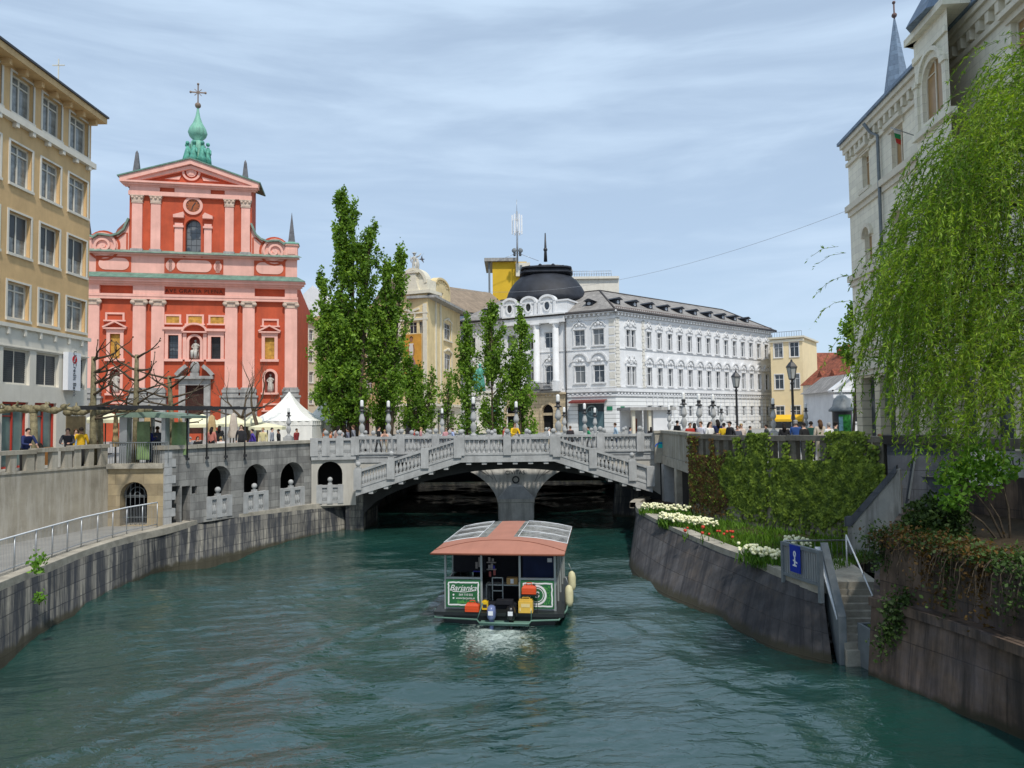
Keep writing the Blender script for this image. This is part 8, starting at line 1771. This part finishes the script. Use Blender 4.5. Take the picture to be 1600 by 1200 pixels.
# ================================================================== TREES IN LEAF
random.seed(12)
def column_tree(name, lab, px, ytop, Y, hw, n, leaf, seed, cols=None, group=None, zlow=.12, cat='poplar', mat=None):
    """upright tree: several steep stems, each carrying leaf tufts; open and ragged outline"""
    g = np.random.default_rng(seed); rr = random.Random(seed); p0 = P(px, HY, Y); p0.z = STREET; r = T(name, lab, cat, p0, group=group)
    tr_ = MB(); br_ = MB(); C = []; SZ = []
    for (cx_, cyt, chw, base, cn) in (cols or [(px, ytop, hw, .0, n)]):
        top = P(cx_, cyt, Y); W_ = chw*Y/F; H = top.z-STREET; bx = p0.x+(top.x-p0.x)*.35*(1-base)
        ax = lambda t: Vector((bx+(top.x-bx)*t**.8, Y+.3*math.sin(t*3+cx_), STREET+H*t))
        tr_.tube([ax(t) for t in np.linspace(0, .93, 9)], [max(.03, (.30 if H > 12 else .13)*(1-t)**.8*(W_/2.2)**.3) for t in np.linspace(0, .93, 9)], 7)
        nb = int(H*(4.4 if chw > 19 and H > 12 else 8)); tufts = []
        for k in range(nb):
            t = zlow+(1-zlow)*rr.random()**.9; env = W_*min(1, (1.03-t)**.5*1.3)*(.95+.22*math.sin(t*17+cx_)+.14*math.sin(t*31+k)); a = rr.random()*2*PI; L = env*rr.uniform(.4, 1.3)
            s0 = ax(max(0, t-.07)); e_ = ax(t)+Vector((math.cos(a)*L, math.sin(a)*L*.9, rr.uniform(0, 1.0))); br_.tube([s0, s0.lerp(e_, .55)+Vector((0, 0, -.1)), e_], [.035, .022, .008], 4, cap=False); tufts.append((e_, L)); tufts.append((s0.lerp(e_, .6), L*.8))
        per = max(4, int(cn/len(tufts)))
        for e_, L in tufts:
            m_ = max(2, int(per*rr.uniform(.3, 1.8))); C.append(np.array(e_)+g.normal(0, 1, (m_, 3))*np.array([.17, .17, .30])*(.5+.28*W_))
    C = np.concatenate(C); leaf_obj('crown', leaves(C, leaf, .75), mat or LF, r); tr_.build('trunk', M['bark'], r); br_.build('branches', M['bark'], r); return r
column_tree('poplar', 'tall ragged poplar clump dominating the square beside the church', 540, 310, 60, 30, 9000, .25, 5, cols=[(532, 308, 22, 0, 9000), (578, 352, 27, 0, 8500), (553, 325, 21, 0, 6500), (506, 440, 25, .0, 6000), (535, 480, 39, 0, 7000)], zlow=.1)
column_tree('poplar', 'second poplar leaning right of the tall clump', 600, 395, 61, 24, 6000, .24, 8, cols=[(626, 393, 18, 0, 5200), (606, 415, 19, 0, 5200), (592, 480, 27, 0, 4000)], zlow=.14)
column_tree('young_tree', 'low leafy young tree between the poplars and corner building', 655, 585, 66, 24, 2600, .24, 9, zlow=.2, cat='tree', cols=[(628, 560, 24, 0, 2600), (652, 585, 22, 0, 2000), (676, 592, 16, 0, 1200)])
column_tree('young_tree', 'sparse young tree before the yellow corner building shops', 700, 590, 64, 14, 900, .22, 10, zlow=.1, cat='tree')
for px_, yt, hw_, sd, lab in ((729, 508, 15, 31, 'leftmost and shortest of the three slim poplars'), (768, 487, 21, 32, 'tallest slim poplar, beside the bronze monument'), (812, 500, 19, 33, 'rightmost slim poplar, in front of the palace entrance')):
    column_tree('slim_poplar', lab, px_, yt, 58, hw_*1.2, 6500 if hw_ > 16 else 4300, .22, sd, group='three slim poplars before the palace', zlow=.02)
column_tree('street_tree', 'leafy tree peeking out beside the bank palace corner', 1330, 492, 58, 30, 1800, .28, 41, cols=[(1335, 490, 34, .6, 2600)], zlow=.55, cat='tree')
# ---- weeping willow
wt = Vector((16.0, 17.0, 3.3)); wi = T('willow', 'big weeping willow draping bright hanging strands over the right bank', 'willow', wt)
tr_ = MB(); tr_.tube([wt, wt+Vector((-.1, .1, 2.5)), wt+Vector((-.5, 0, 5)), wt+Vector((-.9, .2, 7.5))], [.5, .4, .33, .22], 10); tr_.build('trunk', M['bark'], wi)
br_ = MB(); LC = []; LD_ = []; g = np.random.default_rng(77); rr = random.Random(77)
tips = []
def outline(px_, py_):   # crown limits in the picture, used only to choose strand lengths
    return True
def strand(p, L, out, dens=1.0):
    q_ = Vector(p); n_ = max(5, int(L/.16)); d = Vector((out.x*.6, out.y*.6, .25)); pts = [q_.copy()]
    for i in range(n_):
        d = (d*.80+Vector((0, 0, -1))*.20+Vector((rr.gauss(-.02, .045), rr.gauss(0, .045), 0))).normalized(); q_ = q_+d*.16; pts.append(q_.copy())
    br_.tube(pts[::2] if len(pts) > 4 else pts, .0045, 3, cap=False)
    for a_, c_ in zip(pts, pts[1:]):
        k = max(1, int(6.6*dens*rr.uniform(.5, 1.4))); t = g.random((k, 1)); base = np.array(a_)*(1-t)+np.array(c_)*t; dd = np.array((c_-a_).normalized())[None]*.75+g.normal(0, .42, (k, 3)); dd /= np.linalg.norm(dd, axis=1)[:, None]; LC.append(base+dd*.045); LD_.append(dd)
# main limbs and where strands hang from
limbs = []
for k in range(34):
    a = rr.uniform(0, 2*PI); R_ = rr.uniform(1.2, 4.8); hz = rr.uniform(6.5, 13.2)*1.0; s0 = wt+Vector((-.6, .1, min(hz*.55, 7)))
    e_ = Vector((wt.x-.9+math.cos(a)*R_, wt.y+math.sin(a)*R_*.8, 3.3+hz*(1-.012*R_*R_))); m_ = s0.lerp(e_, .5)+Vector((0, 0, .9)); br_.tube([s0, m_, e_], [.14, .09, .03], 6); limbs.append((s0, m_, e_))
for s0, m_, e_ in limbs:
    for j in range(24):
        t = rr.uniform(.35, 1); p = (s0.lerp(m_, t*2) if t < .5 else m_.lerp(e_, t*2-1))+Vector((rr.gauss(0, .35), rr.gauss(0, .35), rr.gauss(0, .3)))
        out = Vector((p.x-wt.x, p.y-wt.y, 0)); out = out.normalized() if out.length > .1 else Vector((1, 0, 0)); strand(p, min(rr.uniform(1.2, 4.2), max(.5, p.z-4.6)), out)
# the outer curtain: strands placed round the left edge of the crown, kept ragged
for (x0, x1, y0, y1, n_, L0, L1) in ((1560, 1640, 90, 230, 80, 1.5, 4.0), (1520, 1610, 140, 300, 120, 1.2, 3.4), (1468, 1560, 215, 400, 150, 1.2, 3.6), (1425, 1500, 290, 470, 120, 1.2, 3.6), (1392, 1450, 380, 520, 70, 1.0, 2.6), (1440, 1620, 380, 600, 210, 1.2, 2.6), (1480, 1540, 560, 690, 80, .8, 1.9), (1560, 1640, 430, 650, 110, 1.0, 2.2), (1366, 1400, 470, 560, 16, .6, 1.5)):
    for k in range(n_):
        p = P(rr.uniform(x0, x1), rr.uniform(y0, y1), rr.uniform(14.2, 19.5)); strand(p, rr.uniform(L0, L1), Vector((rr.uniform(-.5, .1), rr.uniform(-.4, .4), 0)), .9)
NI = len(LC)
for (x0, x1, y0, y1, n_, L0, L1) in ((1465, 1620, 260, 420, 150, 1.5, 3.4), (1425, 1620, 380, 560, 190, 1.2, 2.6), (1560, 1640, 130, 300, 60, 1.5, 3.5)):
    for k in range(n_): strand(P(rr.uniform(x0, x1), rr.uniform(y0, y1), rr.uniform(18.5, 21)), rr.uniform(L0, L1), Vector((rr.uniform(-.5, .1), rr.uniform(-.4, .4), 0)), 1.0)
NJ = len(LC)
for k in range(70): strand(P(rr.uniform(1550, 1640), rr.uniform(55, 170), rr.uniform(14.5, 19)), rr.uniform(1.2, 3), Vector((rr.uniform(-.5, .1), rr.uniform(-.4, .4), 0)), .9)
for (x, y, L) in ((1322, 395, .5), (1310, 385, .25), (1327, 470, 1.2), (1334, 430, 1.0), (1345, 520, 1.5)): strand(P(x, y, 15.5), L, Vector((-1, 0, 0)), .5)
C = np.concatenate(LC); D = np.concatenate(LD_); n_ = len(C); e_ = np.cross(D, g.normal(size=(n_, 3))); e_ /= np.linalg.norm(e_, axis=1)[:, None]; s = (.034+.045*g.random((n_, 1))); V = np.empty((n_, 4, 3)); V[:, 0] = C-D*s; V[:, 1] = C+e_*s*.24; V[:, 2] = C+D*s; V[:, 3] = C-e_*s*.24
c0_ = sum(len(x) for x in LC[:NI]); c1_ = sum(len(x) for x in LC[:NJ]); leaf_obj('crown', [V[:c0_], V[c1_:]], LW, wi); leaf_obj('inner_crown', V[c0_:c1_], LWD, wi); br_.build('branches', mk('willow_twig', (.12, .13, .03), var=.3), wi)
print('willow leaves', n_)
# ================================================================== PEOPLE
def skin_body(nodes, edges, root, zones):
    me = bpy.data.meshes.new('tmp'); me.from_pydata([n_[0] for n_ in nodes], edges, []); o = bpy.data.objects.new('tmp', me); COL.objects.link(o)
    md = o.modifiers.new('s', 'SKIN'); sv = me.skin_vertices[0].data
    for i, n_ in enumerate(nodes): sv[i].radius = n_[1] if isinstance(n_[1], tuple) else (n_[1], n_[1]); sv[i].use_root = (i == root)
    md.use_smooth_shade = True; o.modifiers.new('sub', 'SUBSURF').levels = 1
    dg = bpy.context.evaluated_depsgraph_get(); out = bpy.data.meshes.new_from_object(o.evaluated_get(dg)); bpy.data.objects.remove(o); out.name = 'person'; out.materials.clear()
    for k in range(4): out.materials.append(M['skin'])
    # zone per face: nearest bone
    segs = [(np.array(nodes[a][0]), np.array(nodes[b_][0]), nodes[b_][2]) for a, b_ in edges]
    for p in out.polygons:
        c = np.array(p.center); best, z = 9, 0
        for a, b_, zz in segs:
            ab = b_-a; t = np.clip(np.dot(c-a, ab)/max(np.dot(ab, ab), 1e-9), 0, 1); d = np.linalg.norm(c-a-ab*t)
            if d < best: best, z = d, zz
        p.material_index = z; p.use_smooth = True
    return out
def body(pose):
    S, TP, TR, SH = 0, 1, 2, 3; N = []; E = []
    def nd(x, y, z, r, zone, par=None): N.append(((x, y, z), r, zone)); E.append((par, len(N)-1)) if par is not None else None; return len(N)-1
    sit = pose == 'sit'; dz = -.42 if sit else 0; fw = {'lean': -.22, 'walk': -.03}.get(pose, 0)
    pel = nd(0, 0, .95+dz, (.15, .11), TR); wa = nd(0, fw*.3, 1.10+dz, (.145, .10), TP, pel); chn = nd(0, fw*.8, 1.30+dz, (.175, .115), TP, wa); nb = nd(0, fw, 1.43+dz, (.10, .08), TP, chn); nk = nd(0, fw-.01, 1.50+dz, .052, S, nb); hd = nd(0, fw-.02, 1.60+dz, (.075, .088), S, nk); ht = nd(0, fw-.01, 1.69+dz, (.065, .075), S, hd); nd(0, fw-.115, 1.595+dz, .014, S, hd)
    for s_ in (-1, 1):
        sh = nd(s_*.175, fw, 1.395+dz, .07, TP, chn)
        if pose == 'lean': el = nd(s_*.24, fw-.12, 1.15, .05, TP, sh); wr = nd(s_*.12, fw-.36, 1.12, .036, TP, el); nd(s_*.07, fw-.44, 1.12, .036, S, wr)
        elif pose == 'phone': el = nd(s_*.23, fw+.0, 1.13, .05, TP, sh); wr = nd(s_*.12, fw-.24, 1.25, .036, TP, el); nd(s_*.08, fw-.30, 1.30, .036, S, wr)
        elif sit: el = nd(s_*.24, -.05, 1.13+dz, .05, TP, sh); wr = nd(s_*.18, -.28, 1.04+dz, .036, TP, el); nd(s_*.15, -.36, 1.05+dz, .036, S, wr)
        else:
            sw_ = s_*.14 if pose == 'walk' else 0; el = nd(s_*.235, sw_*.5+.02, 1.13, .05, TP, sh); wr = nd(s_*.235, sw_-.05, .90, .036, TP, el); nd(s_*.23, sw_-.08, .81, .036, S, wr)
        st_ = -s_*.2 if pose == 'walk' else 0
        hp = nd(s_*.095, 0, .90+dz, .095, TR, pel)
        if sit: kn = nd(s_*.12, -.42, .50, .07, TR, hp); an = nd(s_*.12, -.40, .10, .05, TR, kn); nd(s_*.12, -.54, .05, .042, SH, an)
        else: kn = nd(s_*.10, st_*.5-.02, .50, .068, TR, hp); an = nd(s_*.10, st_+.03, .10, .048, TR, kn); nd(s_*.10, st_-.11, .045, .042, SH, an)
    return skin_body(N, E, 0, None), (0, fw-.012, 1.61+dz)
BODY = {p: body(p) for p in ('stand', 'walk', 'lean', 'sit', 'phone')}
def hair_mesh(kind):
    b = MB(); n_ = 12; pts = []
    for j in range(6):
        t = j/5; z = .105*math.cos(t*PI*.62); r_ = math.sin(t*PI*.62)
        for k in range(n_): a = 2*PI*k/n_; fr_ = math.sin(a) < -.3; zz = max(z, .035) if fr_ else z; pts.append((.088*r_*math.cos(a), .102*r_*math.sin(a)+.012, zz+.01))
    b.add(pts, [(i*n_+k, i*n_+(k+1) % n_, (i+1)*n_+(k+1) % n_, (i+1)*n_+k) for i in range(5) for k in range(n_)], 0, True)
    if kind == 'long': b.tube([(0, .055, .0), (0, .085, -.12), (0, .09, -.28)], [.085, .095, .05], 8)
    if kind == 'cap': b.lathe([(.10, .05), (.10, .08), (.07, .13), (.01, .14)], seg=12); b.box(-.07, .07, -.19, -.06, .05, .062)
    return b.mesh('hair', M['skin'])
HAIR = {k: hair_mesh(k) for k in ('short', 'long', 'cap')}
SKINS = [mk('skin_%d' % i, c, var=.05, rough=.6) for i, c in enumerate(((.55, .32, .23), (.45, .26, .18), (.60, .38, .28)))]
def colm(c, tag_): return mk('%s_%d_%d_%d' % (tag_, c[0]*999, c[1]*999, c[2]*999), c, var=.12, scale=6, rough=.85)
DK = (.02, .02, .022); NV = (.02, .03, .10); WH = (.72, .71, .69); GR = (.20, .21, .23); JN = (.06, .09, .16); BE = (.48, .42, .32)
HC_ = {'d': (.015, .011, .009), 'b': (.09, .045, .02), 'g': (.30, .29, .28), 'l': (.36, .24, .10)}
def person(px, yh, Y, pose, top, leg, hair, hk, rz, lab, cat='person', h=None):
    if px < 200 or 215 < px < 260:
        fw_ = LWf if px < 200 else BKf; r_ = ray(px, yh); t_ = (fw_.A-Vector((0, 0, 0))).dot(fw_.N)/r_.dot(fw_.N); Y = r_.y*t_+{39: 1.0, 62: 1.1, 108: 1.0, 119: 1.9, 127: 1.3, 152: 2.0, 233: 1.0, 246: 1.9}[px]
    me, hd = BODY[pose]; base = STREET if h is None else h; q_ = P(px, yh, Y); s = (q_.z-base)/(hd[2]+.0) if pose != 'sit' else 1.0
    s = min(max(s, .86), 1.12); z = base; o = link('person', me, None, (q_.x, q_.y, z), rz); o.scale = (s, s, s)
    for sl, m_ in enumerate((SKINS[int(px) % 3], colm(top, 'cloth'), colm(leg, 'trousers'), colm(DK, 'shoe'))): o.material_slots[sl].link = 'OBJECT'; o.material_slots[sl].material = m_
    tag(o, lab, cat, 'people on the banks and bridges', 'thing')
    if hair: ho = link('hair', HAIR[hk], o, hd); ho.material_slots[0].link = 'OBJECT'; ho.material_slots[0].material = colm(HC_[hair] if isinstance(hair, str) else hair, 'hair')
    return o
R_ = math.radians
PEOPLE = [
 (39, 668, 28.6, 'lean', NV, DK, 'd', 'short', R_(60), 'person in navy top leaning on the parapet by the shop window'),
 (62, 680, 28.9, 'sit', (.28, .29, .31), GR, 'd', 'long', R_(-80), 'dark haired person in grey hoodie sitting at the parapet'),
 (108, 673, 30.6, 'lean', (.05, .05, .06), JN, 'd', 'short', R_(20), 'person in black patterned top beside the yellow jacket'),
 (119, 674, 31.4, 'stand', (.30, .45, .65), JN, 'b', 'long', R_(30), 'person in light blue shirt left of the yellow jacket'),
 (127, 668, 31.0, 'walk', (.70, .42, .02), DK, 'd', 'short', R_(200), 'person in bright yellow jacket at the bank entrance'),
 (152, 682, 32.4, 'sit', DK, DK, 'b', 'short', R_(0), 'seated person in black under the low pollard'),
 (233, 666, 32.2, 'phone', (.03, .035, .20), NV, 'b', 'short', R_(150), 'person in deep blue standing in the glass pavilion'),
 (246, 668, 33.2, 'stand', (.14, .15, .20), DK, 'b', 'short', R_(190), 'person in grey jacket behind the deep blue figure'),
 (297, 671, 41, 'sit', GR, DK, 'g', 'short', R_(-30), 'grey haired cafe guest in grey jacket by the pergola post'),
 (309, 673, 42, 'sit', DK, DK, 'd', 'long', R_(40), 'cafe guest in black with dark hair under the cream umbrella'),
 (331, 670, 42, 'stand', (.55, .20, .16), DK, 'd', 'long', R_(170), 'person in red and white top between the pergola posts'),
 (343, 668, 44, 'stand', DK, DK, 'd', 'long', R_(180), 'tall dark figure behind the red and white top'),
 (345, 684, 40.5, 'sit', WH, JN, 'l', 'short', R_(180), 'person in white seen low above the gallery coping'),
 (377, 667, 42, 'stand', (.03, .03, .035), DK, 'b', 'long', R_(20), 'long haired person in black by the bare tree trunk'),
 (395, 673, 42, 'walk', (.08, .05, .32), NV, 'd', 'short', R_(-60), 'person in violet jacket near the large marquee'),
 (411, 671, 43, 'stand', (.68, .60, .32), BE, 'l', 'short', R_(0), 'person in pale yellow top near the marquee curtain'),
 (425, 671, 45, 'stand', (.30, .32, .36), DK, 'd', 'short', R_(90), 'person in grey striped shirt beside the marquee'),
 (436, 673, 44, 'walk', DK, DK, 'd', 'short', R_(-90), 'person in black walking under the marquee edge'),
 (463, 672, 46, 'walk', (.22, .03, .03), DK, 'd', 'short', R_(60), 'person in dark red top beside the tent lamp'),
 (506, 672, 43, 'walk', (.45, .12, .03), JN, 'b', 'short', R_(90), 'leading person in orange at the left bridge rail'),
 (516, 676, 42.5, 'walk', (.50, .16, .06), JN, 'b', 'short', R_(90), 'following shorter person in orange at the left bridge rail'),
 (529, 668, 43, 'stand', (.60, .42, .36), BE, 'd', 'long', R_(160), 'long haired person in pale pink before the small marquee'),
 (544, 671, 43.5, 'walk', (.16, .17, .22), DK, 'd', 'short', R_(-90), 'person in slate grey walking before the poplar'),
 (553, 667, 43, 'walk', (.22, .23, .26), JN, 'b', 'short', R_(-90), 'taller person in grey just left of the outer lamp'),
 (591, 669, 45, 'walk', DK, DK, 'd', 'short', R_(90), 'person in black between the two poplar lamps'),
 (601, 674, 42.5, 'lean', (.60, .36, .27), BE, 'l', 'short', R_(10), 'person in peach top beside the inner poplar lamp'),
 (646, 672, 46, 'walk', (.38, .05, .04), DK, 'd', 'short', R_(90), 'person in red jacket before the young tree'),
 (657, 670, 47, 'walk', (.50, .25, .26), GR, 'l', 'short', R_(90), 'person in dusty pink next to the red jacket'),
 (697, 671, 46, 'stand', (.55, .28, .30), JN, 'b', 'long', R_(0), 'person in rose top beside the small thin lamp'),
 (708, 671, 45, 'walk', (.35, .42, .65), JN, 'd', 'short', R_(-90), 'person in pale blue near the monument'),
 (787, 669, 45, 'walk', (.40, .06, .04), DK, 'd', 'short', R_(80), 'person in red before the slim poplars'),
 (793, 671, 44, 'stand', WH, JN, 'b', 'short', R_(0), 'person in white shirt before the slim poplars'),
 (802, 664, 43, 'lean', (.72, .46, .02), DK, 'b', 'short', R_(20), 'person in yellow top at the middle of the bridge'),
 (857, 670, 45, 'walk', WH, BE, 'g', 'short', R_(90), 'grey haired person in white near the palace door'),
 (891, 668, 44, 'stand', (.04, .035, .04), DK, 'b', 'short', R_(160), 'person in black jacket right of the landing lamp'),
 (920, 669, 45, 'walk', (.02, .28, .12), DK, 'd', 'short', R_(-90), 'person in bright green top before the teal shop'),
 (962, 664, 48, 'walk', (.42, .55, .66), JN, 'b', 'cap', R_(-90), 'person in pale blue cap and shirt by the palace corner'),
 (984, 670, 46, 'walk', (.20, .22, .26), DK, 'd', 'short', R_(90), 'person in dark grey left of the white pavilion'),
 (1017, 671, 46, 'stand', DK, DK, 'd', 'long', R_(180), 'dark haired figure in front of the white pavilion'),
 (1058, 660, 43, 'stand', DK, DK, 'd', 'short', R_(120), 'person in black standing left of the three lamps'),
 (1078, 664, 37, 'stand', (.42, .04, .03), DK, 'b', 'short', R_(0), 'person in red top below the three tall lamps'),
 (1085, 664, 38.5, 'walk', DK, DK, 'd', 'long', R_(160), 'person in black right behind the red top'),
 (1095, 662, 37, 'stand', (.66, .67, .74), JN, 'b', 'short', R_(-50), 'person in white shirt left of the bald man'),
 (1102, 661, 36, 'lean', DK, DK, None, 'short', R_(50), 'bald man in black leaning on the end parapet'),
 (1109, 663, 35.5, 'stand', (.76, .75, .73), WH, 'd', 'long', R_(30), 'long haired person in white beside the bald man'),
 (1121, 659, 37, 'stand', (.02, .03, .09), DK, 'd', 'long', R_(190), 'tall person in navy coat below the lamps'),
 (1131, 664, 36.5, 'stand', (.68, .45, .02), DK, 'd', 'short', R_(170), 'person in yellow with black vest on the right bank'),
 (1141, 662, 36, 'walk', (.03, .03, .035), DK, 'd', 'short', R_(-70), 'person in black left of the slim lantern'),
 (1152, 668, 36, 'stand', (.10, .11, .14), JN, 'b', 'short', R_(0), 'person in dark blue grey right at the slim lantern'),
 (1158, 665, 37, 'stand', (.62, .52, .45), BE, 'l', 'long', R_(0), 'blonde person in cream beside the slim lantern'),
 (1171, 668, 42, 'walk', (.05, .08, .06), DK, 'd', 'short', R_(90), 'person in dark green walking before the palace side'),
 (1198, 666, 40, 'walk', (.06, .07, .06), DK, 'd', 'short', R_(-90), 'person in charcoal left of the joint lamp'),
 (1225, 665, 34, 'stand', DK, DK, 'd', 'long', R_(170), 'dark haired person in black left of the big lantern'),
 (1243, 661, 34, 'stand', (.03, .08, .25), NV, 'g', 'cap', R_(160), 'person in blue jacket and pale cap at the big lantern'),
 (1256, 664, 33, 'stand', DK, DK, 'd', 'short', R_(200), 'person in black facing away right of the big lantern'),
 (1267, 662, 33.5, 'stand', (.02, .08, .06), DK, 'd', 'short', R_(150), 'person with dark green backpack among the crowd'),
 (1281, 660, 32, 'stand', (.52, .45, .36), BE, 'b', 'long', R_(180), 'person in beige coat standing in the crowd'),
 (1295, 664, 31.5, 'stand', WH, JN, 'g', 'short', R_(200), 'person in white shirt right of the beige coat'),
 (1304, 664, 33, 'walk', (.05, .10, .05), DK, 'd', 'cap', R_(90), 'person in dark green jacket left of the poster kiosk'),
 (1340, 668, 29, 'sit', (.74, .74, .73), GR, 'b', 'short', R_(180), 'person in white shirt below the poster kiosk'),
 (1374, 668, 29, 'sit', (.25, .03, .025), DK, 'b', 'short', R_(180), 'person in dark red top behind the creeper parapet'),
 (1428, 675, 25.8, 'stand', (.12, .13, .10), DK, 'g', 'short', R_(0), 'grey haired man looking over the blue grey pier'),
]
for a in PEOPLE: person(*a)
# white sign with letters behind the right parapet
sp_ = P(1562, 733, 22.5); sgn = T('cafe_board', 'white board with black letters seen through the parapet opening', 'sign', sp_)
bf = Face((sp_.x-.75, sp_.y+.3), (sp_.x+.75, sp_.y-.3)); b = MB(); b.fbox(bf, 0, bf.L, sp_.z-.5, sp_.z+.55, -.04, 0); b.build('board', M['white'], sgn); put_text(text('OU', .34, .004), M['dark'], sgn, bf, bf.L*.68, sp_.z+.2, .005)
# seagull gliding by the rooftop statue
gp = P(659, 405, 90); gu = T('gull', 'small dark gull gliding beside the rooftop statue', 'bird', gp); b = MB()
b.lathe([(.01, -.35), (.09, -.15), (.11, .05), (.06, .28), (.01, .36)], (0, 0, 0), 8); b.v = [(z+gp.x, y+gp.y, x+gp.z) for x, y, z in b.v]
for s_ in (-1, 1): b.add([gp+Vector(v) for v in ((-.12, 0, .05), (.12, 0, .05), (.05, s_*.1-.1, .35+.1*s_), (.3, -.1, .62*s_+.1), (-.02, -.1, .3*s_+.08))], [(0, 1, 2, 3, 4)])
b.build('body', M['obelisk'], gu)
